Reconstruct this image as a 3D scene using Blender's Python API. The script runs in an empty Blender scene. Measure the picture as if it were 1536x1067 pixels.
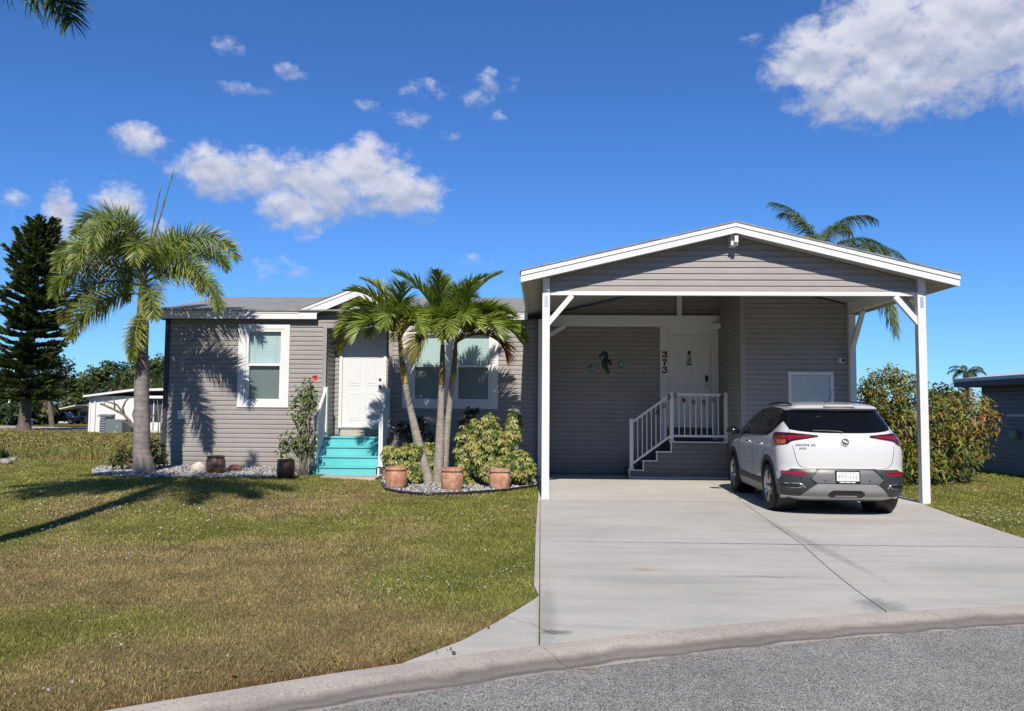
import bpy, math, random
import numpy as np
from mathutils import Vector, Matrix, Euler
from mathutils.geometry import tessellate_polygon
R_ = math.radians
SC = bpy.context.scene
COL = SC.collection
# ------------------------------------------------------------------ camera
CF, CP, CYAW, CROLL, CH = 1206., .0647, .036, .0077, 1.5
_F = Vector((-math.sin(CYAW)*math.cos(CP), math.cos(CYAW)*math.cos(CP), math.sin(CP)))
_R0 = Vector((math.cos(CYAW), math.sin(CYAW), 0)); _U0 = _R0.cross(_F)
_R = _R0*math.cos(CROLL)+_U0*math.sin(CROLL); _U = _U0*math.cos(CROLL)-_R0*math.sin(CROLL)
def at(px, py, y):
    """point on the plane Y = y that stands at a place measured in the photograph"""
    d = _F+_R*((px-768)/CF)-_U*((py-533.5)/CF)
    t = y/d.y
    return Vector((0, 0, CH))+d*t
def AX(px, py, y): return at(px, py, y).x
def AZ(px, py, y): return at(px, py, y).z
cam = bpy.data.objects.new('camera', bpy.data.cameras.new('camera'))
COL.objects.link(cam); SC.camera = cam
cam.data.sensor_width = 36; cam.data.lens = CF/1536*36
cam.data.clip_start = .05; cam.data.clip_end = 3000
M4 = Matrix((_R, _U, -_F)).transposed().to_4x4(); M4.translation = (0, 0, CH)
cam.matrix_world = M4
# ------------------------------------------------------------------ tiny vector-noise
def _hash(ix, iy, seed):
    n = (ix.astype(np.int64)*374761393+iy.astype(np.int64)*668265263+seed*144665) & 0x7fffffff
    n = ((n ^ (n >> 13))*1274126177) & 0x7fffffff
    return ((n ^ (n >> 16)) & 0xffff)/65535.
def vnoise(x, y, seed=0):
    x = np.asarray(x, float); y = np.asarray(y, float)
    ix = np.floor(x); iy = np.floor(y); fx = x-ix; fy = y-iy
    fx = fx*fx*(3-2*fx); fy = fy*fy*(3-2*fy)
    a = _hash(ix, iy, seed); b = _hash(ix+1, iy, seed); c = _hash(ix, iy+1, seed); d = _hash(ix+1, iy+1, seed)
    return (a*(1-fx)+b*fx)*(1-fy)+(c*(1-fx)+d*fx)*fy
def fbm(x, y, seed=0, o=3):
    s = 0; w = .5; t = 0
    for k in range(o):
        s = s+w*vnoise(np.asarray(x)*2**k, np.asarray(y)*2**k, seed+k*7); t += w; w *= .5
    return s/t
def sstep(a, b, x):
    t = np.clip((np.asarray(x, float)-a)/(b-a), 0, 1); return t*t*(3-2*t)
# kerb circle of the turning head
KC = (7.4, -10.1); KR = 17.0
def ground_z(x, y):
    x = np.asarray(x, float); y = np.asarray(y, float)
    z = .14*sstep(9, 15.5, y)*sstep(2.2, 6.5, -x)*(1-sstep(18.5, 21.5, y))
    z = z-.0115*np.clip(y-18, 0, 105)*sstep(5, 9, np.abs(x-1))
    z = z-.22*np.exp(-((y-23.2)/1.0)**2)*sstep(8.5, 10.5, -x)
    z = z+.03*(fbm(x*.5, y*.5, 3)-.5)*sstep(.3, 1.5, -x)
    return z-.015
def gz(x, y): return float(ground_z(x, y))
# ------------------------------------------------------------------ object bookkeeping
ORG = {}
def tag(o, label=None, cat=None, group=None, kind=None):
    if label: o['label'] = label
    if cat: o['category'] = cat
    if group: o['group'] = group
    if kind: o['kind'] = kind
    return o
def empty(name, loc=(0, 0, 0), label=None, cat=None, group=None, rz=0):
    o = bpy.data.objects.new(name, None); COL.objects.link(o)
    o.location = loc; o.rotation_euler = (0, 0, rz); o.empty_display_size = .2
    ORG[o.name] = Vector(loc)
    return tag(o, label, cat, group)
def link(name, me, m, parent=None, smooth=False, bevel=0, local=False, autosm=None):
    if m is not None and len(me.materials) == 0: me.materials.append(m)
    o = bpy.data.objects.new(name, me); COL.objects.link(o)
    if parent is not None:
        po = ORG[parent.name] if not local else Vector((0, 0, 0))
        if po.length > 0: me.transform(Matrix.Translation(-po))
        o.parent = parent
        ORG[o.name] = po
    else:
        ORG[o.name] = Vector((0, 0, 0))
    if smooth:
        me.polygons.foreach_set('use_smooth', [True]*len(me.polygons))
    if autosm is not None:
        try: me.set_sharp_from_angle(angle=R_(autosm))
        except Exception: pass
    if bevel:
        b = o.modifiers.new('bevel', 'BEVEL'); b.width = bevel; b.segments = 2; b.limit_method = 'ANGLE'; b.angle_limit = R_(40)
        b.harden_normals = False
    return o
def recenter(o):
    """put a one-mesh thing's origin at its base"""
    me = o.data; n = len(me.vertices); a = np.empty(n*3); me.vertices.foreach_get('co', a); a = a.reshape(-1, 3)
    c = Vector(((a[:, 0].min()+a[:, 0].max())/2, (a[:, 1].min()+a[:, 1].max())/2, a[:, 2].min()))
    me.transform(Matrix.Translation(-c)); o.location = c; ORG[o.name] = c
    return o
class MB:
    def __init__(s): s.v = []; s.f = []; s.c = None
    def add(s, vs, fs):
        n = len(s.v); s.v += [tuple(p) for p in vs]; s.f += [tuple(i+n for i in f) for f in fs]; return s
    def box(s, x0, x1, y0, y1, z0, z1):
        return s.add([(x0, y0, z0), (x1, y0, z0), (x1, y1, z0), (x0, y1, z0), (x0, y0, z1), (x1, y0, z1), (x1, y1, z1), (x0, y1, z1)],
                     [(0, 3, 2, 1), (4, 5, 6, 7), (0, 1, 5, 4), (1, 2, 6, 5), (2, 3, 7, 6), (3, 0, 4, 7)])
    def bar(s, a, b, w, h, up=(0, 0, 1)):
        a = Vector(a); b = Vector(b); t = (b-a).normalized(); up = Vector(up)
        if abs(t.dot(up)) > .95: up = Vector((0, 1, 0))
        sd = t.cross(up).normalized(); u = sd.cross(t)
        o = [(-1, -1), (1, -1), (1, 1), (-1, 1)]
        vs = [p+sd*(i*w/2)+u*(j*h/2) for p in (a, b) for i, j in o]
        return s.add(vs, [(3, 2, 1, 0), (4, 5, 6, 7), (0, 1, 5, 4), (1, 2, 6, 5), (2, 3, 7, 6), (3, 0, 4, 7)])
    def prism(s, poly, fn, d0, d1):
        """poly: 2-D outline; fn(u,v,d) -> 3-D"""
        n = len(poly); vs = [fn(u, v, d0) for u, v in poly]+[fn(u, v, d1) for u, v in poly]
        tri = tessellate_polygon([[Vector((u, v, 0)) for u, v in poly]])
        fs = [tuple(t) for t in tri]+[tuple(i+n for i in reversed(t)) for t in tri]
        fs += [(i, (i+1) % n, n+(i+1) % n, n+i) for i in range(n)]
        return s.add(vs, fs)
    def tube(s, pts, rad, n=8, cap=True):
        pts = [Vector(p) for p in pts]; m = len(pts)
        if not hasattr(rad, '__len__'): rad = [rad]*m
        vs = []; pu = None
        for i, p in enumerate(pts):
            t = (pts[min(i+1, m-1)]-pts[max(i-1, 0)]).normalized()
            if pu is None:
                pu = Vector((0, 0, 1)) if abs(t.z) < .9 else Vector((1, 0, 0))
            sd = t.cross(pu).normalized(); u = sd.cross(t).normalized(); pu = u
            for k in range(n):
                a = 2*math.pi*k/n; vs.append(p+(sd*math.cos(a)+u*math.sin(a))*rad[i])
        fs = [(i*n+k, i*n+(k+1) % n, (i+1)*n+(k+1) % n, (i+1)*n+k) for i in range(m-1) for k in range(n)]
        if cap: fs += [tuple(reversed(range(n))), tuple(range((m-1)*n, m*n))]
        return s.add(vs, fs)
    def lathe(s, prof, c=(0, 0, 0), n=28, axis='z', squash=None):
        vs = []; fs = []; m = len(prof)
        for r, z in prof:
            for k in range(n):
                a = 2*math.pi*k/n
                p = (r*math.cos(a), r*math.sin(a), z) if axis == 'z' else ((z, r*math.cos(a), r*math.sin(a)) if axis == 'x' else (r*math.cos(a), z, r*math.sin(a)))
                vs.append((p[0]+c[0], p[1]+c[1], p[2]+c[2]))
        fs = [(i*n+k, i*n+(k+1) % n, (i+1)*n+(k+1) % n, (i+1)*n+k) for i in range(m-1) for k in range(n)]
        return s.add(vs, fs)
    def sphere(s, c, r, n=12, m=8):
        if not hasattr(r, '__len__'): r = (r, r, r)
        vs = [(c[0]+r[0]*math.sin(math.pi*j/m)*math.cos(2*math.pi*k/n), c[1]+r[1]*math.sin(math.pi*j/m)*math.sin(2*math.pi*k/n), c[2]+r[2]*math.cos(math.pi*j/m)) for j in range(m+1) for k in range(n)]
        return s.add(vs, [(j*n+k, (j+1)*n+k, (j+1)*n+(k+1) % n, j*n+(k+1) % n) for j in range(m) for k in range(n)])
    def build(s, name, m, parent=None, smooth=False, bevel=0, local=False, autosm=None, wob=0):
        me = bpy.data.meshes.new(name); me.from_pydata(s.v, [], s.f); me.update()
        return link(name, me, m, parent, smooth, bevel, local, autosm)
def np_mesh(name, V, faces, cols=None):
    """faces: list of (F,k) int arrays; cols: per-vertex rgb"""
    me = bpy.data.meshes.new(name); V = np.asarray(V, np.float32)
    me.vertices.add(len(V)); me.vertices.foreach_set('co', V.ravel())
    loops = np.concatenate([f.ravel() for f in faces]).astype(np.int32)
    tot = np.concatenate([np.full(len(f), f.shape[1], np.int32) for f in faces])
    st = np.concatenate([[0], np.cumsum(tot)[:-1]]).astype(np.int32)
    me.loops.add(len(loops)); me.loops.foreach_set('vertex_index', loops)
    me.polygons.add(len(tot)); me.polygons.foreach_set('loop_start', st); me.polygons.foreach_set('loop_total', tot)
    if cols is not None:
        a = me.attributes.new('Col', 'FLOAT_COLOR', 'POINT')
        c = np.ones((len(V), 4), np.float32); c[:, :3] = cols
        a.data.foreach_set('color', c.ravel())
    me.update(calc_edges=True); me.validate()
    return me
# ------------------------------------------------------------------ materials
def hexlin(h):
    h = h.lstrip('#'); r = []
    for i in (0, 2, 4):
        c = int(h[i:i+2], 16)/255; r.append(c/12.92 if c <= .04045 else ((c+.055)/1.055)**2.4)
    return tuple(r)
class NT:
    def __init__(s, name):
        s.m = bpy.data.materials.new(name); s.m.use_nodes = True; s.t = s.m.node_tree; s.n = s.t.nodes; s.l = s.t.links
        s.b = s.n['Principled BSDF']; s.out = s.n['Material Output']
    def node(s, typ, **kw):
        n = s.n.new(typ)
        for k, v in kw.items():
            if k in n.inputs.keys() if isinstance(k, str) else False: pass
            setattr(n, k, v)
        return n
    def coord(s, what='Object', scale=(1, 1, 1), world=False):
        mp = s.n.new('ShaderNodeMapping'); mp.inputs['Scale'].default_value = scale
        if world:
            g = s.n.new('ShaderNodeNewGeometry'); s.l.new(g.outputs['Position'], mp.inputs[0])
        else:
            tc = s.n.new('ShaderNodeTexCoord'); s.l.new(tc.outputs[what], mp.inputs[0])
        return mp.outputs[0]
    def noise(s, co, scale, detail=4, rough=.55):
        n = s.n.new('ShaderNodeTexNoise'); n.inputs['Scale'].default_value = scale; n.inputs['Detail'].default_value = detail; n.inputs['Roughness'].default_value = rough
        s.l.new(co, n.inputs['Vector']); return n.outputs[0]
    def ramp(s, fac, stops):
        r = s.n.new('ShaderNodeValToRGB'); e = r.color_ramp.elements
        while len(e) < len(stops): e.new(.5)
        for i, (p, c) in enumerate(stops):
            e[i].position = p; e[i].color = (*c, 1) if len(c) == 3 else c
        s.l.new(fac, r.inputs[0]); return r.outputs[0]
    def mix(s, fac, a, b, mode='MIX'):
        n = s.n.new('ShaderNodeMix'); n.data_type = 'RGBA'; n.blend_type = mode
        for sock, v in ((n.inputs[0], fac), (n.inputs[6], a), (n.inputs[7], b)):
            if isinstance(v, (int, float)): sock.default_value = v
            elif isinstance(v, tuple): sock.default_value = (*v, 1) if len(v) == 3 else v
            else: s.l.new(v, sock)
        return n.outputs[2]
    def math(s, op, a, b=0., clamp=False):
        n = s.n.new('ShaderNodeMath'); n.operation = op; n.use_clamp = clamp
        for i, v in enumerate((a, b)):
            if isinstance(v, (int, float)): n.inputs[i].default_value = v
            else: s.l.new(v, n.inputs[i])
        return n.outputs[0]
    def bump(s, h, st=.3, dist=.01):
        b = s.n.new('ShaderNodeBump'); b.inputs['Strength'].default_value = st; b.inputs['Distance'].default_value = dist
        s.l.new(h, b.inputs['Height']); s.l.new(b.outputs[0], s.b.inputs['Normal'])
    def col(s, v):
        if isinstance(v, tuple): s.b.inputs['Base Color'].default_value = (*v, 1)
        else: s.l.new(v, s.b.inputs['Base Color'])
    def set(s, **k):
        for n, v in k.items(): s.b.inputs[n.replace('_', ' ')].default_value = v
def plain(name, c, rough=.5, metal=0, var=.08, scale=6, bump=0, bscale=60, spec=.5, coat=0):
    t = NT(name); co = t.coord(world=True)
    n = t.noise(co, scale, 5)
    t.col(t.ramp(n, [(.3, tuple(max(0, x*(1-var)) for x in c)), (.7, tuple(min(1, x*(1+var)) for x in c))]))
    t.set(Roughness=rough, Metallic=metal)
    t.b.inputs['Specular IOR Level'].default_value = spec
    if coat: t.b.inputs['Coat Weight'].default_value = coat; t.b.inputs['Coat Roughness'].default_value = .03
    if bump: t.bump(t.noise(co, bscale, 3), bump, .004)
    return t.m
M = {}
WHITE = (.78, .78, .79)
M['white'] = plain('white_paint', WHITE, .45, var=.04, scale=2.5, bump=.08, bscale=30)
M['white_vinyl'] = plain('white_vinyl', (.80, .80, .81), .35, var=.03)
M['door_white'] = plain('door_paint', (.76, .77, .79), .4, var=.02)
M['soffit'] = plain('soffit_white', (.5, .49, .45), .6, var=.05)
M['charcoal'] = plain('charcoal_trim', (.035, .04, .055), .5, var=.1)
M['black'] = plain('black_plastic', (.012, .012, .013), .45, var=.1)
M['blackgloss'] = plain('black_gloss', (.01, .01, .011), .12, var=.0)
M['darkmetal'] = plain('dark_metal', (.03, .03, .03), .35, .6)
M['chrome'] = plain('chrome', (.75, .76, .78), .12, 1, var=.02)
M['alu'] = plain('aluminium', (.55, .57, .6), .35, .7, var=.05)
M['turq'] = None
def siding_mat(name, c):
    t = NT(name); co = t.coord(world=True)
    a = t.noise(co, 1.3, 4); b = t.noise(t.coord(world=True, scale=(1.5, 1.5, 60)), 4, 4)
    base = t.ramp(a, [(.3, tuple(x*.93 for x in c)), (.7, tuple(x*1.05 for x in c))])
    c2 = t.mix(.16, base, t.ramp(b, [(.3, (.05, .05, .05)), (.7, (.9, .88, .85))]), 'OVERLAY')
    # rain-splash dirt on the lowest courses
    g = t.n.new('ShaderNodeNewGeometry'); sp = t.n.new('ShaderNodeSeparateXYZ'); t.l.new(g.outputs['Position'], sp.inputs[0])
    h = t.math('ADD', sp.outputs[2], t.math('MULTIPLY', t.math('SUBTRACT', a, .5), .9)); mr = t.n.new('ShaderNodeMapRange'); mr.inputs[1].default_value = .12; mr.inputs[2].default_value = .75; mr.inputs[3].default_value = .38; mr.inputs[4].default_value = 0; t.l.new(h, mr.inputs[0])
    t.col(t.mix(mr.outputs[0], c2, (.16, .135, .105)))
    t.set(Roughness=.55); t.bump(t.noise(t.coord(world=True, scale=(4, 4, 90)), 6, 4), .12, .003)
    return t.m
M['siding'] = siding_mat('taupe_siding', (.325, .306, .292))
M['siding_grey'] = siding_mat('blue_grey_siding', (.20, .215, .245))
M['siding_white'] = siding_mat('white_siding', (.72, .72, .71))
def turq():
    t = NT('turquoise_deck_paint'); co = t.coord(world=True)
    n = t.noise(co, 3, 5); g = t.noise(t.coord(world=True, scale=(3, 40, 40)), 8, 5)
    c = t.ramp(n, [(.3, (.115, .52, .555)), (.7, (.14, .60, .635))])
    c = t.mix(t.math('MULTIPLY', t.ramp(g, [(.62, (0, 0, 0)), (.75, (1, 1, 1))]), .35), c, (.25, .42, .42))
    t.col(c); t.set(Roughness=.5); t.bump(g, .15, .003); return t.m
M['turq'] = turq()
def shingle():
    t = NT('grey_shingles'); co = t.coord(world=True)
    br = t.n.new('ShaderNodeTexBrick'); br.inputs['Scale'].default_value = 1; br.offset = .5
    br.inputs['Brick Width'].default_value = .32; br.inputs['Row Height'].default_value = .14; br.inputs['Mortar Size'].default_value = .008
    br.inputs['Color1'].default_value = (.41, .40, .38, 1); br.inputs['Color2'].default_value = (.25, .25, .25, 1); br.inputs['Mortar'].default_value = (.10, .10, .10, 1)
    t.l.new(co, br.inputs['Vector'])
    n = t.noise(t.coord(world=True, scale=(.6, 4, 1)), 5, 5); n2 = t.noise(co, 90, 3)
    c = t.mix(.45, br.outputs[0], t.ramp(n, [(.3, (.16, .16, .16)), (.7, (.46, .46, .45))]))
    c = t.mix(.3, c, t.ramp(n2, [(.35, (.08, .08, .08)), (.7, (.45, .45, .45))]), 'OVERLAY')
    t.col(c); t.set(Roughness=.9); t.bump(br.outputs[1], -.4, .01); return t.m
M['shingle'] = shingle()
def leafmat(name, trans=.3, rough=.5, tint=(1, 1, 1)):
    t = NT(name); a = t.n.new('ShaderNodeAttribute'); a.attribute_name = 'Col'
    t.col(a.outputs[0] if tint == (1, 1, 1) else t.mix(1., a.outputs[0], tint, 'MULTIPLY')); t.set(Roughness=rough)
    t.b.inputs['Specular IOR Level'].default_value = .35
    tr = t.n.new('ShaderNodeBsdfTranslucent'); mx = t.n.new('ShaderNodeMixShader'); mx.inputs[0].default_value = trans
    br = t.mix(1., a.outputs[0], (1.5, 1.6, .7), 'MULTIPLY'); t.l.new(br, tr.inputs[0])
    t.l.new(t.b.outputs[0], mx.inputs[1]); t.l.new(tr.outputs[0], mx.inputs[2]); t.l.new(mx.outputs[0], t.out.inputs[0])
    return t.m
M['leaf'] = leafmat('leaf')
M['palm'] = leafmat('palm_leaf', .25, .42)
M['grassblade'] = leafmat('grass_blade', .3, .6)
M['attr'] = leafmat('painted_matte', 0.0, .8)
def bark(name, c1, c2, ring=0, scale=8):
    t = NT(name); co = t.coord(world=True)
    n = t.noise(t.coord(world=True, scale=(1, 1, 1 if ring else .25)), scale, 6, .65)
    c = t.ramp(n, [(.3, c1), (.7, c2)])
    h = n
    if ring:
        w = t.n.new('ShaderNodeTexWave'); w.wave_type = 'BANDS'; w.bands_direction = 'Z'; w.wave_profile = 'SAW'
        w.inputs['Scale'].default_value = ring; w.inputs['Distortion'].default_value = 1.2; w.inputs['Detail'].default_value = 3; w.inputs['Detail Scale'].default_value = 1.5
        t.l.new(co, w.inputs['Vector'])
        c = t.mix(t.math('MULTIPLY', t.ramp(w.outputs['Fac'], [(.0, (1, 1, 1)), (.22, (0, 0, 0))]), .55), c, tuple(x*.45 for x in c1))
        h = t.math('ADD', t.math('MULTIPLY', n, .5), w.outputs['Fac'])
    t.col(c); t.set(Roughness=.85); t.bump(h, .5, .02); return t.m
M['palmtrunk'] = bark('palm_trunk', (.27, .235, .20), (.47, .42, .365), 4.5, 7)
M['palmtrunk2'] = bark('foxtail_trunk', (.19, .165, .155), (.36, .315, .30), 3.0, 6)
M['bark'] = bark('bark', (.07, .055, .045), (.2, .165, .13))
M['palebark'] = bark('pale_bark', (.2, .18, .16), (.36, .33, .29))
M['twig'] = bark('twig', (.10, .08, .05), (.24, .2, .14))
# ------------------------------------------------------------------ sun and sky
SUN_EL = 41.5; SUN_AZ = -CYAW            # light travels along the camera's heading
sd = bpy.data.lights.new('sun', 'SUN'); sd.energy = 5.0; sd.angle = R_(.5); sd.color = (1, .925, .81)
so = bpy.data.objects.new('sun', sd); COL.objects.link(so)
ldir = Vector((-math.sin(CYAW)*math.cos(R_(SUN_EL)), math.cos(CYAW)*math.cos(R_(SUN_EL)), -math.sin(R_(SUN_EL))))
so.rotation_euler = ldir.to_track_quat('-Z', 'Y').to_euler(); so.location = (0, -20, 30)
W = bpy.data.worlds.new('World'); SC.world = W; W.use_nodes = True
wt = W.node_tree; wn = wt.nodes; wl = wt.links
bg = wn['Background']; SKY_K = .0545; bg.inputs[1].default_value = SKY_K
sky = wn.new('ShaderNodeTexSky'); sky.sky_type = 'NISHITA'; sky.sun_disc = False
sky.sun_elevation = R_(SUN_EL); sky.sun_rotation = math.pi-CYAW; sky.air_density = 1.0; sky.dust_density = .05; sky.ozone_density = 2.2; sky.altitude = 200
def wm(op, a, b=0., clamp=False):
    n = wn.new('ShaderNodeMath'); n.operation = op; n.use_clamp = clamp
    for i, v in enumerate((a, b)):
        if isinstance(v, (int, float)): n.inputs[i].default_value = v
        else: wl.new(v, n.inputs[i])
    return n.outputs[0]
def wmix(f, a, b, mode='MIX'):
    n = wn.new('ShaderNodeMix'); n.data_type = 'RGBA'; n.blend_type = mode
    for s_, v in ((n.inputs[0], f), (n.inputs[6], a), (n.inputs[7], b)):
        if isinstance(v, (int, float)): s_.default_value = v
        elif isinstance(v, tuple): s_.default_value = (*v, 1)
        else: wl.new(v, s_)
    return n.outputs[2]
def wsmooth(x, a, b):
    n = wn.new('ShaderNodeMapRange'); n.interpolation_type = 'SMOOTHSTEP'
    n.inputs[1].default_value = a; n.inputs[2].default_value = b; wl.new(x, n.inputs[0]); return n.outputs[0]
tcw = wn.new('ShaderNodeTexCoord'); sep = wn.new('ShaderNodeSeparateXYZ'); wl.new(tcw.outputs['Generated'], sep.inputs[0])
AZI = wm('ARCTAN2', sep.outputs[0], sep.outputs[1]); ELE = wm('ARCSINE', sep.outputs[2])
def wnoise(scale, detail, off=0., rough=.55, dist=0.):
    c = wn.new('ShaderNodeCombineXYZ'); wl.new(AZI, c.inputs[0]); wl.new(wm('ADD', wm('MULTIPLY', ELE, 1.35), off), c.inputs[1])
    n = wn.new('ShaderNodeTexNoise'); n.inputs['Scale'].default_value = scale; n.inputs['Detail'].default_value = detail; n.inputs['Roughness'].default_value = rough
    n.inputs['Distortion'].default_value = dist
    wl.new(c.outputs[0], n.inputs['Vector']); return n.outputs[0]
def pdir(px, py):
    d = (_F+_R*((px-768)/CF)-_U*((py-533.5)/CF)).normalized(); return math.atan2(d.x, d.y), math.asin(d.z)
# each cloud: where it stands in the sky, its size and how thick it is
CL = [(330, 258, 72, 36, 1.0), (400, 262, 72, 34, 1.05), (470, 272, 85, 40, 1.05), (440, 312, 52, 36, 1.0), (555, 262, 68, 52, 1.15), (615, 290, 56, 40, 1.05), (520, 290, 80, 40, .95), (330, 278, 55, 20, .7),
      (208, 209, 44, 20, .75), (90, 312, 20, 32, .8), (172, 308, 36, 30, .8), (245, 362, 34, 28, .75), (160, 370, 60, 40, .75), (110, 396, 22, 12, .5), (425, 408, 34, 18, .42), (25, 300, 16, 10, .35),
      (342, 74, 20, 15, .42), (432, 107, 22, 11, .42), (372, 133, 34, 10, .36), (612, 180, 26, 13, .40), (645, 136, 36, 12, .32), (710, 148, 24, 13, .40), (732, 122, 18, 15, .36), (770, 125, 14, 9, .32), (748, 176, 12, 8, .32), (548, 158, 18, 7, .28), (672, 202, 18, 7, .26), (1130, 60, 12, 9, .26), (715, 392, 20, 8, .26), (455, 356, 16, 8, .26),
      (1240, 88, 80, 56, 1.1), (1320, 130, 120, 52, 1.1), (1350, 55, 130, 80, 1.25), (1450, 60, 130, 75, 1.25), (1500, 30, 140, 80, 1.25), (1250, 140, 50, 30, .7), (1320, 152, 60, 24, .75), (1515, 104, 45, 26, .8), (1600, 50, 100, 80, 1.2)]
best = None; vg = None
for px, py, rx, ry, wgt in CL:
    a0, e0 = pdir(px, py); k = .96/CF
    u = wm('DIVIDE', wm('SUBTRACT', AZI, a0), rx*k*1.15); v = wm('DIVIDE', wm('SUBTRACT', ELE, e0), ry*k*1.2)
    d2 = wm('ADD', wm('MULTIPLY', u, u), wm('MULTIPLY', v, v))
    f = wm('MULTIPLY', wm('SUBTRACT', 1., d2), wgt)
    if best is None: best = f; vv = v
    else:
        g = wsmooth(wm('SUBTRACT', f, best), -.55, .55)
        vv = wm('ADD', wm('MULTIPLY', g, v), wm('MULTIPLY', wm('SUBTRACT', 1., g), vv))
        n = wn.new('ShaderNodeMath'); n.operation = 'SMOOTH_MAX'; n.inputs[2].default_value = .25
        wl.new(f, n.inputs[0]); wl.new(best, n.inputs[1]); best = n.outputs[0]
best = wm('MAXIMUM', best, -1.5)
nz = wnoise(24, 12, 0, .60, .12); nz2 = wnoise(24, 12, -.010, .60, .12); nf = wnoise(80, 8, 3., .62); ns1 = wnoise(22, 5, 0, .5, .12); ns2 = wnoise(22, 5, -.016, .5, .12)
dens = wm('ADD', best, wm('MULTIPLY', wm('SUBTRACT', nz, .5), 2.7))
dens = wm('ADD', dens, wm('MULTIPLY', wm('SUBTRACT', nf, .5), .9))
alpha = wm('MULTIPLY', wsmooth(dens, -.05, 1.05), .97)
# cumulus bodies: sunlit billows, greyer flat bases
relief = wm('ADD', wm('MULTIPLY', wm('SUBTRACT', ns1, ns2), 1.5), wm('MULTIPLY', wm('SUBTRACT', nz, nz2), .7))
bodyl = wm('ADD', wm('ADD', .56, wm('MULTIPLY', vv, .55)), relief)
lit = wsmooth(bodyl, .05, 1.05)
ccol = wmix(lit, (.40, .46, .62), (.74, .75, .86))
ccol = wmix(1., ccol, (.73/SKY_K,)*3, 'MULTIPLY')
skyc = wmix(1., sky.outputs[0], (.58, 1.08, 1.82), 'MULTIPLY')
wl.new(wmix(alpha, skyc, ccol), bg.inputs[0])
SC.view_settings.view_transform = 'Standard'; SC.view_settings.look = 'None'; SC.view_settings.exposure = .45; SC.view_settings.gamma = 1
SC.cycles.max_bounces = 6; SC.cycles.transparent_max_bounces = 12
# ------------------------------------------------------------------ helpers on the ground
def gat(px, py, dz=0.):
    """ground point seen at a place of the photograph"""
    d = _F+_R*((px-768)/CF)-_U*((py-533.5)/CF); z = 0.
    for _ in range(30):
        t = (z+dz-CH)/d.z; p = Vector((0, 0, CH))+d*t; z = .5*z+.5*gz(p.x, p.y)
    return Vector((p.x, p.y, z))
def inpoly(x, y, poly):
    x = np.asarray(x); y = np.asarray(y); r = np.zeros(x.shape, bool); n = len(poly)
    for i in range(n):
        x0, y0 = poly[i]; x1, y1 = poly[(i+1) % n]
        if y0 == y1: continue
        c = ((y0 > y) != (y1 > y)) & (x < (x1-x0)*(y-y0)/(y1-y0)+x0); r ^= c
    return r
def kp(r, th): return (KC[0]+r*math.cos(th), KC[1]+r*math.sin(th))
def kth(x, y): return math.atan2(y-KC[1], x-KC[0])
def kerb_y(x, r=KR): return KC[1]+math.sqrt(max(0, r*r-(x-KC[0])**2))
RNG = np.random.default_rng(11)
# ------------------------------------------------------------------ ground sheet
def axis(fine0, fine1, step, lo, hi, g=1.22):
    a = list(np.arange(fine0, fine1+step/2, step)); s = step
    while a[-1] < hi: s *= g; a.append(a[-1]+s)
    s = step
    while a[0] > lo: s *= g; a.insert(0, a[0]-s)
    return np.array(a)
gx = axis(-11, 9, .16, -700, 700); gy = axis(3, 25, .16, -60, 900)
GX, GY = np.meshgrid(gx, gy); GZ = ground_z(GX, GY)
rr = np.hypot(GX-KC[0], GY-KC[1]); kf = 1-sstep(16.80, 17.03, rr); GZ = GZ*(1-kf)-.26*kf
def lawn_cols(x, y, rnd=None):
    """dry and green patches of the turf itself"""
    p = fbm(x*.62+3.1, y*.42, 21, 4); q = fbm(x*1.7, y*1.1, 31, 3)
    dry = .95*sstep(.455, .64, p*.62+q*.38+.10*np.exp(-((x+3.9)/2.4)**2-((y-7.3)/1.7)**2)*1.6-.03*sstep(11, 15, y))
    dry = np.where(x > 5.5, dry*.45, dry)
    r = np.hypot(x-KC[0], y-KC[1]); edge = 1-sstep(17.03, 17.32, r+.12*(fbm(x*5, y*5, 9)-.5))
    far = sstep(19, 27, y)
    g = np.stack([.23+.08*q, .245+.07*q, .056+.01*q], -1); b = np.stack([.36+.08*q, .275+.05*q, .14+.02*q], -1)
    c = g*(1-dry[..., None])+b*dry[..., None]
    f = np.stack([.25+.05*q, .205+.03*q, .06+.01*q], -1); c = c*(1-.8*far[..., None])+f*.8*far[..., None]
    e = np.array([.20, .105, .06]); c = c*(1-edge[..., None]*.85)+e*edge[..., None]*.85
    return c
cols = lawn_cols(GX.ravel(), GY.ravel())*.55
nyy, nxx = GX.shape; idx = np.arange(nxx*nyy).reshape(nyy, nxx)
quads = np.stack([idx[:-1, :-1].ravel(), idx[:-1, 1:].ravel(), idx[1:, 1:].ravel(), idx[1:, :-1].ravel()], 1)
me = np_mesh('ground', np.stack([GX.ravel(), GY.ravel(), GZ.ravel()], 1), [quads], cols)
def groundmat():
    t = NT('turf_soil'); a = t.n.new('ShaderNodeAttribute'); a.attribute_name = 'Col'
    co = t.coord(world=True); n = t.noise(co, 30, 5, .7); n2 = t.noise(co, 1.1, 6, .65)
    c = t.mix(.75, a.outputs[0], t.ramp(n, [(.3, (.1, .1, .09)), (.7, (.9, .9, .8))]), 'OVERLAY')
    c = t.mix(.4, c, t.ramp(n2, [(.3, (.25, .3, .2)), (.7, (.75, .7, .6))]), 'OVERLAY')
    t.col(c); t.set(Roughness=.95); t.b.inputs['Specular IOR Level'].default_value = .1; t.bump(n, .6, .03); return t.m
o = link('ground', me, groundmat(), smooth=True); tag(o, kind='structure')
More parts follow.
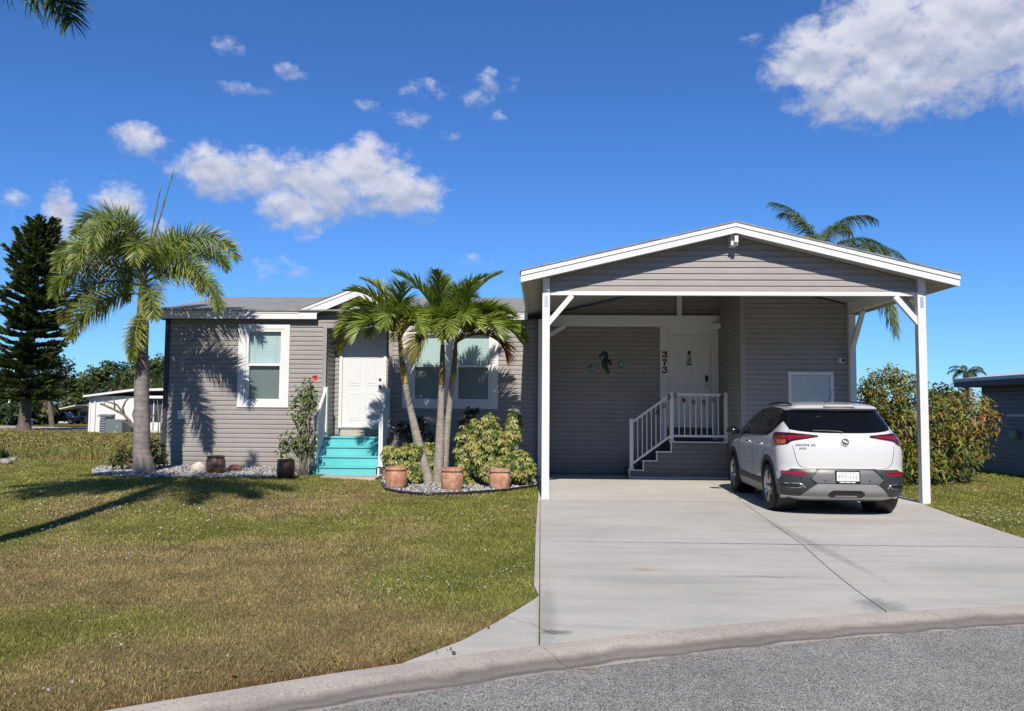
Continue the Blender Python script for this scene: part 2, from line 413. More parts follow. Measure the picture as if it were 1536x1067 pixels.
# ------------------------------------------------------------------ concrete
def concrete(name, c1, c2, speck=0, streak=1., stains=()):
    t = NT(name); co = t.coord(world=True)
    a = t.noise(co, .55, 6, .6); b = t.noise(t.coord(world=True, scale=(.35, 2.6, 1)), 1.6, 6, .65); f = t.noise(co, 55, 4, .7); h = t.noise(t.coord(world=True, scale=(.22, 1.3, 1)), 5, 5, .7)
    c = t.ramp(a, [(.32, c1), (.68, c2)])
    c = t.mix(.22*streak, c, t.ramp(b, [(.30, (.28, .28, .28)), (.52, (.52, .515, .5)), (.75, (.70, .69, .67))]), 'OVERLAY')
    c = t.mix(.16*streak, c, t.ramp(h, [(.30, (.30, .3, .3)), (.6, (.6, .6, .58))]), 'OVERLAY')
    c = t.mix(.30, c, t.ramp(f, [(.3, (.25, .25, .25)), (.7, (.75, .75, .75))]), 'OVERLAY')
    if speck:
        v = t.n.new('ShaderNodeTexVoronoi'); v.inputs['Scale'].default_value = 75; t.l.new(co, v.inputs['Vector'])
        k = t.ramp(v.outputs['Color'], [(.80, (0, 0, 0)), (.92, (1, 1, 1))]); c = t.mix(t.math('MULTIPLY', k, .5*speck), c, (.66, .62, .57))
        v2 = t.n.new('ShaderNodeTexVoronoi'); v2.inputs['Scale'].default_value = 110; t.l.new(co, v2.inputs['Vector'])
        k = t.ramp(v2.outputs['Color'], [(.78, (0, 0, 0)), (.9, (1, 1, 1))]); c = t.mix(t.math('MULTIPLY', k, .5*speck), c, (.08, .075, .07))
    for (sx, sy, rx, ry, scol, k) in stains:
        mp = t.n.new('ShaderNodeMapping'); g = t.n.new('ShaderNodeNewGeometry'); t.l.new(g.outputs['Position'], mp.inputs[0])
        mp.inputs['Location'].default_value = (-sx/rx, -sy/ry, 0); mp.inputs['Scale'].default_value = (1/rx, 1/ry, 0)
        ln = t.n.new('ShaderNodeVectorMath'); ln.operation = 'LENGTH'; t.l.new(mp.outputs[0], ln.inputs[0])
        d = t.math('ADD', ln.outputs['Value'], t.math('MULTIPLY', t.math('SUBTRACT', t.noise(co, 9, 5, .7), .5), 1.6))
        c = t.mix(t.math('MULTIPLY', t.ramp(d, [(.35, (1, 1, 1)), (1., (0, 0, 0))]), k), c, scol)
    t.col(c); t.set(Roughness=.85); t.b.inputs['Specular IOR Level'].default_value = .25; t.bump(f, .25, .004); return t.m
st = gat(968, 857); s2 = gat(830, 952); s3 = gat(1150, 868); s4 = gat(1500, 830)
M['concrete'] = concrete('driveway_concrete', (.455, .44, .41), (.555, .535, .50), stains=[(st.x, st.y, .16, .10, (.42, .30, .13), .55), (s2.x, s2.y, .14, .07, (.10, .095, .09), .7), (s3.x, s3.y, .5, .07, (.2, .2, .2), .4), (.05, 6.0, .10, 1.2, (.17, .165, .16), .35), (4.4, 11.2, 1.3, .35, (.3, .3, .3), .35), (3.05, 9.6, .10, 2.6, (.2, .2, .2), .45), (2.62, 6.4, .22, .35, (.12, .12, .12), .5), (2.9, 9.2, 4.2, .035, (.10, .10, .10), .75), (1.2, 10.2, .9, .5, (.33, .32, .30), .35), (4.2, 8.0, 1.0, .4, (.33, .325, .31), .4), (1.0, 7.2, 1.2, .25, (.35, .34, .32), .4)])
M['slab'] = concrete('carport_concrete', (.50, .485, .45), (.60, .585, .545), streak=.7)
M['soil0'] = plain('crack_dirt', (.03, .028, .025), .95); M['pad'] = concrete('pad_concrete', (.42, .41, .38), (.52, .51, .48))
M['kerb'] = kerbmat = concrete('kerb_concrete', (.40, .36, .32), (.54, .49, .43), speck=1)
def gutter_dirt(m):
    # silt and tyre grime lying in the channel of the kerb
    nt = m.node_tree; b = nt.nodes['Principled BSDF']; src = b.inputs['Base Color'].links[0].from_socket
    g = nt.nodes.new('ShaderNodeNewGeometry'); d = nt.nodes.new('ShaderNodeVectorMath'); d.operation = 'DISTANCE'; d.inputs[1].default_value = (KC[0], KC[1], -.05); nt.links.new(g.outputs['Position'], d.inputs[0])
    n = nt.nodes.new('ShaderNodeTexNoise'); n.inputs['Scale'].default_value = 3.; n.inputs['Detail'].default_value = 6; nt.links.new(g.outputs['Position'], n.inputs['Vector'])
    a = nt.nodes.new('ShaderNodeMath'); a.operation = 'MULTIPLY_ADD'; nt.links.new(n.outputs[0], a.inputs[0]); a.inputs[1].default_value = .22; nt.links.new(d.outputs['Value'], a.inputs[2])
    r = nt.nodes.new('ShaderNodeValToRGB'); mr = nt.nodes.new('ShaderNodeMapRange'); mr.inputs[1].default_value = 16.62; mr.inputs[2].default_value = 17.13; nt.links.new(a.outputs[0], mr.inputs[0]); nt.links.new(mr.outputs[0], r.inputs[0])
    e = r.color_ramp.elements; e[0].position = 0; e[0].color = (.1, .1, .1, 1); e[1].position = 1; e[1].color = (0, 0, 0, 1)
    for p, v in ((.10, .2), (.17, .85), (.28, .55), (.44, .72), (.62, .08)): k = e.new(p); k.color = (v, v, v, 1)
    mx = nt.nodes.new('ShaderNodeMix'); mx.data_type = 'RGBA'; nt.links.new(r.outputs[0], mx.inputs[0]); nt.links.new(src, mx.inputs[6]); mx.inputs[7].default_value = (.10, .092, .085, 1); nt.links.new(mx.outputs[2], b.inputs['Base Color'])
gutter_dirt(kerbmat)
JX = [(3.60, 17.6), (3.54, 17.05), (3.40, 15.2), (3.285, 13.31), (3.22, 12.6), (3.10, 11.2), (2.985, 9.9), (2.93, 9.2), (2.80, 8.3), (2.70, 7.5), (2.63, 6.8), (2.59, 6.2), (2.56, 5.5)]
def jx(y):
    for (xa, ya), (xb, yb) in zip(JX, JX[1:]):
        if ya >= y >= yb: return xa+(xb-xa)*(y-ya)/(yb-ya)
    return JX[0][0] if y > 17.6 else JX[-1][0]
def rx(y):
    P_ = [(18.4, 6.2), (14.1, 6.17), (13.25, 6.14), (11.7, 5.93), (9.85, 5.73), (8.5, 5.75), (7.6, 6.2), (6.9, 7.4)]
    for (ya, xa), (yb, xb) in zip(P_, P_[1:]):
        if ya >= y >= yb: return xa+(xb-xa)*(y-ya)/(yb-ya)
    return P_[0][1] if y > 18 else P_[-1][1]
G = .005
def panel(mb, poly, z1=0., z0=-.12):
    mb.prism(poly, lambda u, v, d: (u, v, d), z1, z0)
def arc_pts(xa, xb, n=14, off=.008):
    return [(x, kerb_y(x, KR+off)) for x in np.linspace(xa, xb, n)]
mb = MB(); ys = np.linspace(13.31+G, 17.5, 9)
panel(mb, [(-.03, 18.45), (-.03, 13.31+G)]+[(jx(y)-G, y) for y in ys]+[(3.6-G, 18.45)])
panel(mb, [(3.6+G, 18.45)]+[(jx(y)+G, y) for y in ys[::-1]]+[(6.30, 13.31+G), (6.30, 18.45)])
o = mb.build('carport_slab', M['slab'], bevel=.006); tag(o, kind='structure')
mb = MB(); ys = np.linspace(9.2+2*G, 13.31-G, 9)
panel(mb, [(0+G, 13.31-G), (0+G, 9.2+2*G)]+[(jx(y)-G, y) for y in ys])
panel(mb, [(jx(y)+G, y) for y in ys[::-1]]+[(rx(y), y) for y in ys])
ya = kerb_y(0, KR+.01); yj = kerb_y(jx(6.2), KR+.01); ys = np.linspace(yj+.01, 9.2-G, 9)
panel(mb, [(0+G, 9.2-G)]+arc_pts(G, jx(6.1)-G)+[(jx(y)-G, y) for y in ys])
yr = kerb_y(7.4, KR+.01); ys2 = np.linspace(9.2-G, 6.95, 12)
panel(mb, [(jx(y)+G, y) for y in ys[::-1]]+arc_pts(jx(6.1)+G, 7.4)+[(rx(y), y) for y in ys2[::-1]])
# left wedge of the apron and the narrow strip beside the lawn
panel(mb, [(-G, 6.55), (-.05, 6.4), (-.28, 5.78), (-.50, 5.27)]+arc_pts(-.80, -G, 7))
panel(mb, [(-G, 13.3), (-.035, 13.3), (-.05, 9.6), (-.045, 6.9), (-G, 6.56)])
o = mb.build('driveway', M['concrete'], bevel=.006); tag(o, kind='structure')
# hairline cracks running out from the apron joint
for pts in ([(752, 924), (775, 934), (800, 941), (826, 953), (838, 957)], [(790, 930), (806, 944), (822, 950)], [(1130, 866), (1165, 869), (1178, 872)]):
    mb = MB(); P_ = [gat(*p) for p in pts]; P_ = [Vector((p.x, p.y, .0004)) for p in P_]; vs = []
    for i, p in enumerate(P_): w = .0035*(1-.5*i/len(P_)); vs += [p+Vector((0, w, 0)), p+Vector((0, -w, 0))]
    mb.add(vs, [(2*i, 2*i+1, 2*i+3, 2*i+2) for i in range(len(P_)-1)]); o = mb.build('driveway_crack', M['soil0']); tag(o, kind='structure')
# ------------------------------------------------------------------ kerb and street
prof0 = [(17.0, -.12), (17.0, .0), (16.93, .004), (16.80, -.018), (16.68, -.055), (16.58, -.082), (16.50, -.084), (16.44, -.078), (16.38, -.072), (16.36, -.078), (16.36, -.2)]
prof = [(17-(17-r)*.69, z*.32 if z > -.1 else z) for r, z in prof0]
mb = MB(); th0 = kth(*gat(815, 975)[:2]); dth = 3.1/17
for k in range(-6, 9):
    a = th0+k*dth+.00014; b = th0+(k+1)*dth-.00014; n = 10
    vs = []; m = len(prof)
    for i in range(n+1):
        th = a+(b-a)*i/n
        for r, z in prof:
            r2 = r+.004*math.sin(th*91+r*7); x, y = kp(r2, th); vs.append((x, y, z))
    fs = [(i*m+j, i*m+j+1, (i+1)*m+j+1, (i+1)*m+j) for i in range(n) for j in range(m-1)]
    fs += [tuple(range(m)), tuple(reversed(range(n*m, n*m+m)))]
    mb.add(vs, fs)
o = mb.build('kerb', M['kerb'], smooth=True, autosm=50); tag(o, kind='structure')
def asphalt():
    t = NT('worn_asphalt'); co = t.coord(world=True)
    v = t.n.new('ShaderNodeTexVoronoi'); v.inputs['Scale'].default_value = 190; t.l.new(co, v.inputs['Vector'])
    sp = t.n.new('ShaderNodeSeparateColor'); t.l.new(v.outputs['Color'], sp.inputs[0])
    c = t.ramp(sp.outputs[0], [(.0, (.06, .06, .06)), (.22, (.13, .128, .122)), (.32, (.25, .245, .232)), (.62, (.35, .342, .32)), (.82, (.44, .43, .40)), (1., (.64, .62, .58))])
    n = t.noise(co, .8, 6, .65); n2 = t.noise(co, 5, 5, .7)
    c = t.mix(.5, c, t.ramp(n, [(.3, (.30, .3, .3)), (.7, (.66, .655, .64))]), 'OVERLAY'); c = t.mix(.4, c, t.ramp(n2, [(.3, (.3, .3, .3)), (.7, (.66, .66, .65))]), 'OVERLAY')
    t.col(c); t.set(Roughness=.9); t.b.inputs['Specular IOR Level'].default_value = .25
    t.bump(v.outputs['Distance'], .7, .006); return t.m
vs = []; fs = []; n = 96; radii = [16.562, 15.5, 14, 11, 7, 3]; zz = [-.0235, -.022, -.019, -.012, .0, .01]
for r, z in zip(radii, zz):
    for k in range(n): x, y = kp(r, 2*math.pi*k/n); vs.append((x, y, z))
fs = [(i*n+k, i*n+(k+1) % n, (i+1)*n+(k+1) % n, (i+1)*n+k) for i in range(len(radii)-1) for k in range(n)]+[tuple((len(radii)-1)*n+k for k in range(n))]
o = MB().add(vs, fs).build('street', asphalt(), smooth=True); tag(o, kind='structure')
# the far lane and driveway across the field on the left
def strip(name, pts, w, m, dz=.02):
    mb = MB(); vs = []
    for i, p in enumerate(pts):
        q = pts[min(i+1, len(pts)-1)]; r = pts[max(i-1, 0)]; t = Vector((q[0]-r[0], q[1]-r[1], 0)).normalized(); s_ = Vector((-t.y, t.x, 0))*w/2
        for k in (-1, 1): x = p[0]+s_.x*k; y = p[1]+s_.y*k; vs.append((x, y, gz(p[0], p[1])+dz))
    mb.add(vs, [(2*i, 2*i+1, 2*i+3, 2*i+2) for i in range(len(pts)-1)])
    return mb.build(name, m)
M['lane'] = plain('pale_lane', (.42, .40, .37), .9, var=.15, scale=1)
o = strip('lane', [(-75, 74), (-52, 70), (-44, 66), (-37, 60)], 9, M['lane'], .04); tag(o, kind='structure')
# ------------------------------------------------------------------ planting beds
LBED = [(-9.2, 16.3), (-8.7, 15.5), (-8.0, 15.05), (-7.2, 14.95), (-6.0, 15.2), (-4.98, 15.75), (-4.98, 17.8), (-8.4, 17.8), (-9.6, 17.3)]
_b = [gat(*p) for p in [(573, 727), (580, 737), (605, 742), (640, 744.5), (700, 742.5), (760, 738), (806, 731)]]
RBED = [(p.x, p.y) for p in _b]+[(-.04, 17.8), (-3.35, 17.8), (-3.25, 16.6)]
def bedmat():
    t = NT('marble_chip_bed'); co = t.coord(world=True)
    v = t.n.new('ShaderNodeTexVoronoi'); v.inputs['Scale'].default_value = 28; t.l.new(co, v.inputs['Vector'])
    t.col(t.ramp(v.outputs['Color'], [(.1, (.12, .11, .10)), (.4, (.4, .4, .39)), (.8, (.68, .68, .67))])); t.set(Roughness=.9); t.bump(v.outputs['Distance'], 1, .03); return t.m
M['bed'] = bedmat()
def bed(name, poly, npeb, label):
    xs = [p[0] for p in poly]; ys = [p[1] for p in poly]; s = .06
    X, Y = np.meshgrid(np.arange(min(xs), max(xs), s), np.arange(min(ys), max(ys), s)); X = X.ravel(); Y = Y.ravel()
    k = inpoly(X+s/2, Y+s/2, poly); X = X[k]; Y = Y[k]; n = len(X)
    V = np.concatenate([np.stack([X+a, Y+b, ground_z(X+a, Y+b)+.018], 1) for a, b in ((0, 0), (s, 0), (s, s), (0, s))]); i = np.arange(n)
    me = np_mesh(name, V, [np.stack([i, i+n, i+2*n, i+3*n], 1)]); o = link(name, me, M['bed']); tag(o, kind='structure')
    # loose chips
    x = RNG.uniform(min(xs), max(xs), npeb*3); y = RNG.uniform(min(ys), max(ys), npeb*3); k = inpoly(x, y, poly); x = x[k][:npeb]; y = y[k][:npeb]; n = len(x)
    base = np.array([(1, 0, 0), (.3, .95, .1), (-.8, .6, 0), (-.8, -.6, .1), (.3, -.95, 0), (.1, .1, .8), (-.1, 0, -.7)])
    tris = np.array([(0, 1, 5), (1, 2, 5), (2, 3, 5), (3, 4, 5), (4, 0, 5), (1, 0, 6), (2, 1, 6), (3, 2, 6), (4, 3, 6), (0, 4, 6)])
    sz = RNG.uniform(.012, .027, n); P_ = base[None]*RNG.uniform(.6, 1.35, (n, 7, 3))*sz[:, None, None]
    a = RNG.uniform(0, 6.28, n); ca, sa = np.cos(a)[:, None], np.sin(a)[:, None]
    px_ = P_[..., 0]*ca-P_[..., 1]*sa; py_ = P_[..., 0]*sa+P_[..., 1]*ca
    tl = RNG.normal(0, .35, (n, 2)); pz_ = P_[..., 2]+px_*tl[:, :1]+py_*tl[:, 1:]
    V = np.stack([px_+x[:, None], py_+y[:, None], pz_+(ground_z(x, y)+.018+sz*.35+RNG.uniform(0, .012, n))[:, None]], -1).reshape(-1, 3)
    F = (tris[None]+7*np.arange(n)[:, None, None]).reshape(-1, 3)
    g = RNG.uniform(0, 1, n); c = np.where(g < .22, .09, np.where(g < .58, .30, .55))*RNG.uniform(.85, 1.1, n)
    cc = np.repeat(np.stack([c*1.0, c*.985, c*.96], 1), 7, 0)
    me = np_mesh('gravel', V, [F], cc); o = link('gravel', me, M['attr']); tag(o, label, kind='stuff', cat='gravel')
bed('gravel_bed', LBED, 9000, 'white and grey stone chips strewn along the foot of the house wall around the tall palm')
bed('gravel_bed', RBED, 7500, 'white stone chips around the three palm trunks and terracotta pots')
mb = MB(); pts = [Vector((p.x, p.y, gz(p.x, p.y)+.03)) for p in _b]
fine = []
for i in range(len(pts)-1):
    for k in range(6): fine.append(pts[i].lerp(pts[i+1], k/6))
fine.append(pts[-1]); mb.tube(fine, .03, 8)
o = mb.build('bed_edging', M['black'], smooth=True); tag(recenter(o), 'black plastic edging strip curving round the front of the palm bed', 'edging')
mb = MB(); mb.box(-4.93, -3.32, 16.2, 17.15, -.05, .065); o = mb.build('step_pad', M['pad'], bevel=.008); tag(o, kind='structure')
# ------------------------------------------------------------------ turf
HOUSEBOX = [(-8.5, 17.7), (6.3, 16.2), (6.3, 26.5), (-8.5, 26.5)]
PADP = [(-4.95, 16.15), (-3.3, 16.15), (-3.3, 17.9), (-4.95, 17.9)]
def lawn_ok(x, y, m=0.):
    r = np.hypot(x-KC[0], y-KC[1]); ok = r > 17.03+.05*np.abs(np.sin(x*9+y*5))*.6
    drv = (x > -.05) & (x < np.interp(y, [6.9, 7.6, 8.5, 9.85, 11.7, 13.25, 14.1, 18.4], [7.4, 6.2, 5.75, 5.73, 5.93, 6.14, 6.32, 6.32])) & (y < 26)
    apr = (y < 6.45) & (x > np.interp(y, [4.7, 5.27, 5.78, 6.4], [-.83, -.5, -.28, -.05])-.02)
    return ok & ~drv & ~apr & ~inpoly(x, y, LBED) & ~inpoly(x, y, RBED) & ~inpoly(x, y, HOUSEBOX) & ~inpoly(x, y, PADP)
def visible(x, y, m=.04):
    z = ground_z(x, y)-CH
    dz = x*_F.x+y*_F.y+z*_F.z; u = (x*_R.x+y*_R.y+z*_R.z)/dz*CF/768; v = -(x*_U.x+y*_U.y+z*_U.z)/dz*CF/533.5
    return (dz > 0) & (np.abs(u) < 1.32) & (v < 1.12)
def blades(name, x, y, h, w, label):
    n = len(x); a = RNG.uniform(0, 6.283, n); lean = RNG.uniform(.15, 1.0, n)*h; la = RNG.uniform(0, 6.283, n)
    z = ground_z(x, y)-.004; dx = np.cos(a)*w/2; dy = np.sin(a)*w/2
    V = np.empty((n, 5, 3)); lx = np.cos(la)*lean; ly = np.sin(la)*lean
    V[:, 0] = np.stack([x-dx, y-dy, z], 1); V[:, 1] = np.stack([x+dx, y+dy, z], 1)
    V[:, 2] = np.stack([x+lx*.4+dx*.8, y+ly*.4+dy*.8, z+h*.62], 1); V[:, 3] = np.stack([x+lx*.4-dx*.8, y+ly*.4-dy*.8, z+h*.62], 1)
    V[:, 4] = np.stack([x+lx, y+ly, z+h*.95], 1)
    i = 5*np.arange(n)[:, None]; Q = i+np.array([[0, 1, 2, 3]]); T = i+np.array([[3, 2, 4]])
    c = lawn_cols(x+RNG.normal(0, .22, n), y+RNG.normal(0, .25, n)); g = RNG.uniform(0, 1, n); br = (RNG.uniform(.45, 1.6, n)*(.62+.76*fbm(x*3.1, y*3.1, 55, 2)))[:, None]
    straw = np.array([.42, .33, .17]); green = np.array([.13, .22, .04])
    c = np.where((g < .16)[:, None], c*.4+straw*.6, np.where((g > .78)[:, None], c*.45+green*.55, c))*br
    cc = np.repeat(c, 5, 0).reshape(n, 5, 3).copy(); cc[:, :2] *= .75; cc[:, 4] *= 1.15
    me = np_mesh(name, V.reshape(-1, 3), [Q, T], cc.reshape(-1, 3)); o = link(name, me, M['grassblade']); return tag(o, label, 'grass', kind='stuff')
def sample(x0, x1, y0, y1, dens):
    n = int((x1-x0)*(y1-y0)*dens); x = RNG.uniform(x0, x1, n); y = RNG.uniform(y0, y1, n); k = lawn_ok(x, y) & visible(x, y); return x[k], y[k]
X = []; Y = []; H = []; Wd = []
for (y0, y1, dn, hh, ww) in ((3.2, 6, 9500, .030, .0034), (6, 8, 6800, .031, .0042), (8, 10.5, 4200, .034, .006), (10.5, 13.5, 2300, .038, .0085), (13.5, 19, 1500, .042, .0105)):
    for (xa, xb) in ((-13.5, 0.), (5.6, 13)):
        if xa > 0 and y1 < 9: continue
        x, y = sample(xa, xb, y0, y1, dn); X.append(x); Y.append(y); H.append(RNG.uniform(.5, 1.35, len(x))*hh*.85); Wd.append(RNG.uniform(.7, 1.3, len(x))*ww)
x, y = sample(-22, -8.6, 19, 30, 420); X.append(x); Y.append(y); H.append(RNG.uniform(.5, 1.4, len(x))*.055); Wd.append(np.full(len(x), .022))
x, y = sample(6.3, 14, 19, 26, 420); X.append(x); Y.append(y); H.append(RNG.uniform(.5, 1.4, len(x))*.055); Wd.append(np.full(len(x), .022))
x, y = sample(-48, -10, 30, 66, 40); X.append(x); Y.append(y); H.append(RNG.uniform(.5, 1.4, len(x))*.08); Wd.append(np.full(len(x), .07))
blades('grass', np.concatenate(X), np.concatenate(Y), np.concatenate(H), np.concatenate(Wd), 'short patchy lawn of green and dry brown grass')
# broad weed leaves and pale flower heads scattered in the lawn
def flat_bits(name, x, y, size, zoff, cols_, tilt, label, cat):
    n = len(x); a = RNG.uniform(0, 6.283, n); z = ground_z(x, y)+zoff; V = np.empty((n, 6, 3)); t1 = RNG.normal(0, tilt, n); t2 = RNG.normal(0, tilt, n)
    for k, (r, an) in enumerate(((1, 0), (.75, 1.0), (.8, 2.1), (.95, 3.2), (.75, 4.2), (.8, 5.2))):
        dx = np.cos(a+an)*size*r; dy = np.sin(a+an)*size*r; V[:, k] = np.stack([x+dx, y+dy, z+dx*t1+dy*t2], 1)
    F = 6*np.arange(n)[:, None]+np.arange(6)[None]
    me = np_mesh(name, V.reshape(-1, 3), [F], np.repeat(cols_, 6, 0)); o = link(name, me, M['leaf']); return tag(o, label, cat, kind='stuff')
x, y = sample(-12, 0, 3.4, 15, 210); p = fbm(x*.9, y*.7, 77, 3); q = lawn_cols(x, y); k = (p > .50) & (q[:, 0] < .24); x, y = x[k], y[k]
n = len(x); c = np.stack([RNG.uniform(.10, .20, n), RNG.uniform(.17, .28, n), RNG.uniform(.03, .06, n)], 1)
flat_bits('clover_leaves', x, y, RNG.uniform(.010, .022, n)*np.clip(y/7, .8, 1.6), RNG.uniform(.02, .045, n), c, .35, 'small bright green weed leaves in patches of the lawn', 'weeds')
xs_ = []; ys_ = []
for (px, py, sx, sy, n) in ((110, 765, 130, 25, 100), (60, 790, 60, 18, 50), (230, 790, 100, 30, 60), (640, 890, 90, 22, 70), (700, 780, 70, 20, 40), (760, 870, 60, 25, 45), (180, 835, 90, 20, 50), (300, 1010, 200, 25, 30), (460, 830, 160, 40, 50), (560, 870, 120, 30, 60), (150, 965, 120, 40, 26), (350, 780, 120, 25, 40), (1480, 775, 60, 14, 150), (1300, 742, 14, 8, 60), (330, 760, 150, 15, 40), (40, 1045, 90, 14, 10)):
    for _ in range(int(n*1.7)):
        p = gat(px+RNG.normal(0, .6)*sx, py+RNG.normal(0, .6)*sy); xs_.append(p.x); ys_.append(p.y)
x = np.array(xs_); y = np.array(ys_); k = lawn_ok(x, y) & visible(x, y); x = x[k]; y = y[k]; n = len(x)
c = np.stack([RNG.uniform(.4, .62, n)]*3, 1)*np.array([1, .99, .98])
flat_bits('white_flowers', x, y, RNG.uniform(.006, .0125, n)*np.clip(y/8, .8, 1.5), .046, c, .4, 'tiny white flower heads dotted in drifts over the lawn', 'flowers')
# rank growth in the shallow ditch beyond the lawn
x = RNG.uniform(-22, -8.7, 5200); y = RNG.normal(23.6, .75, 5200); n = len(x); h = RNG.uniform(.08, .34, n)*np.clip(.4+fbm(x*.6, y*.6, 5)*1.2, .4, 1.3); w = RNG.uniform(.02, .04, n)
o = blades('ditch_weeds', x, y, h, w, 'rank green and reddish weeds in the shallow ditch beyond the lawn')
at_ = o.data.attributes['Col']; c = np.empty(len(o.data.vertices)*4, np.float32); at_.data.foreach_get('color', c); c = c.reshape(-1, 4)
red = np.repeat((fbm(x*.35, y*.8, 15) > .38) & (y < 23.6), 5); c[red, :3] = c[red, :3]*.3+np.array([.28, .11, .06])*1.; c[~red, :3] = c[~red, :3]*.5+np.array([.07, .12, .025]); at_.data.foreach_set('color', c.ravel())
# ------------------------------------------------------------------ house
PITCH = .1035
def siding(mb, u0, u1, z0, z1, mp, holes=(), clip=None, zbase=None):
    """lap courses with a real lip; mp(u, out, z) places them"""
    zb = z0 if zbase is None else zbase; k0 = int(math.floor((z0-zb)/PITCH+1e-6)); k = k0
    while zb+k*PITCH < z1-1e-4:
        a = max(z0, zb+k*PITCH); b = min(z1, zb+(k+1)*PITCH); k += 1
        if b-a < .004: continue
        cut = [(u0, u1)]
        for h0, h1, hz0, hz1 in holes:
            if hz0 < (a+b)/2 < hz1:
                n = []
                for s, e in cut:
                    if h1 <= s or h0 >= e: n.append((s, e))
                    else:
                        if h0 > s: n.append((s, h0))
                        if h1 < e: n.append((h1, e))
                cut = n
        P_ = [(a, .0), (a, .020), (a+(b-a)*.62, .0155), (a+(b-a)*.76, .006), (b, .003)]
        sk = (k+1)//2; pieces = []
        for s, e in cut:
            x = s+((sk*1.618+.37*len(holes)+u0*.31) % 1.0)*3.6+.35; edges = [s]
            while x < e-.3: edges.append(x); x += 3.62
            edges.append(e); pieces += [(edges[i], edges[i+1]+(.02 if i < len(edges)-2 else 0), .0022*((i+sk) % 2)) for i in range(len(edges)-1)]
        for s, e, lap in pieces:
            vs = []
            for z, o in P_:
                o = o+(lap if o else 0)
                s2, e2 = s, e
                if clip:
                    c0, c1 = clip(z); s2 = max(s, c0); e2 = min(e, c1)
                    if e2 < s2: s2 = e2 = (s2+e2)/2
                vs += [mp(s2, o, z), mp(e2, o, z)]
            mb.add(vs, [(2*i, 2*i+1, 2*i+3, 2*i+2) for i in range(len(P_)-1)])
FY = 17.8; RY = 18.5
HB = empty('manufactured_home', (-2, 17.8, 0), 'single-storey manufactured home with taupe lap siding, white trim and grey shingle roof', 'house')
front = lambda y: (lambda u, o, z: (u, y-o, z))
zw0 = .06; ztop = 3.46
rzt = 3.25; rx0, rx1 = -4.79, -3.39
fp = lambda px, py, y=17.65: (AX(px, py, y), AZ(px, py, y))
pkx, pkz = fp(538, 430); _, pkb = fp(538, 444.5); ez0 = fp(445, 478.8)[1]; ez1 = fp(400, 466.3)[1]; gl0 = fp(443, 470)[0]; gi0 = fp(475.5, 470)[0]; giz = fp(475.5, 470.5)[1]
gw0 = pkx-gl0; gwi = pkx-gi0
W1 = (AX(357.5, 550, FY), AX(434.5, 550, FY), AZ(400, 611.5, FY), AZ(400, 486.5, FY))
W2 = (AX(604.5, 550, FY), AX(747.5, 550, FY), AZ(700, 613.5, FY), AZ(700, 490, FY))
hole = lambda w: (w[0]+.05, w[1]-.05, w[2]+.05, w[3]-.05)
mb = MB(); siding(mb, -8.36, rx0, zw0, ztop, front(FY), [hole(W1)], zbase=zw0)
mb.build('front_wall', M['siding'], HB)
mb = MB(); siding(mb, rx1, .06, zw0, ztop, front(FY), [hole(W2)], zbase=zw0)
mb.build('front_wall', M['siding'], HB)
gs = (pkb-giz)/gwi
gclip = lambda z: (pkx-max(0, (pkb+.06-z)/gs)-.0, pkx+max(0, (pkb+.06-z)/gs))
mb = MB(); siding(mb, gi0-.25, 2*pkx-gi0+.25, ztop, pkb, front(FY), clip=gclip, zbase=zw0)
siding(mb, rx0-.001, rx1+.001, rzt, ztop, front(FY), zbase=zw0)
mb.build('gable_wall', M['siding'], HB)
mb = MB(); siding(mb, rx0, rx1, .85, rzt+.05, front(RY), [(AX(510, 600, RY), AX(578, 600, RY), .8, AZ(540, 499, RY))], zbase=zw0); siding(mb, 17.8, RY, .85, rzt+.05, lambda u, o, z: (rx0+o, u, z), zbase=zw0); siding(mb, 17.8, RY, .85, rzt+.05, lambda u, o, z: (rx1-o, u, z), zbase=zw0)
mb.box(rx0+.001, rx1-.001, 17.803, RY-.02, rzt-.02, rzt+.03)
mb.build('entry_recess', M['siding'], HB)
# corner trims
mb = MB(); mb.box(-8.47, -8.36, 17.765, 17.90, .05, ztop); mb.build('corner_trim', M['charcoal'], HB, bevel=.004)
for x in (rx0, rx1): 
    mb = MB(); s = 1 if x == rx0 else -1
    mb.box(min(x, x-s*.085), max(x, x-s*.085), 17.77, 17.83, .5, rzt+.03); mb.build('corner_trim', M['siding'], HB, bevel=.004)
# structural core behind the siding
mb = MB(); mb.box(-8.46, rx0-.02, 17.93, 25.5, -.1, 3.44); mb.box(rx0-.02, rx1+.02, 18.53, 25.5, -.1, 3.44); mb.box(rx1+.02, .14, 17.93, 25.5, -.1, 3.44); mb.box(.14, 4.08, 18.56, 25.5, -.1, 3.6); mb.box(4.10, 6.17, 16.47, 25.5, -.1, 3.35)
mb.box(rx0-.02, rx1+.02, 17.83, 18.53, rzt+.04, 3.44)
siding(mb, 17.93, 25.5, zw0, ztop, lambda u, o, z: (-8.46-o, u, z), zbase=zw0)
for zb in (.02,): mb.box(-8.36, rx0, 17.79, 17.93, -.1, zw0); mb.box(rx1, .08, 17.79, 17.93, -.1, zw0)
mb.build('wall_core', M['siding'], HB)
# left gable end
mb = MB(); ridge_y = 21.6; ridge_z = AZ(400, 445.5, ridge_y); sl = (ridge_z-3.62)/(ridge_y-17.6)
mb.prism([(17.93, 3.44), (25.4, 3.44), (ridge_y, ridge_z-.1)], lambda u, v, d: (d, u, v), -8.46, -8.30); mb.build('gable_end', M['siding'], HB)
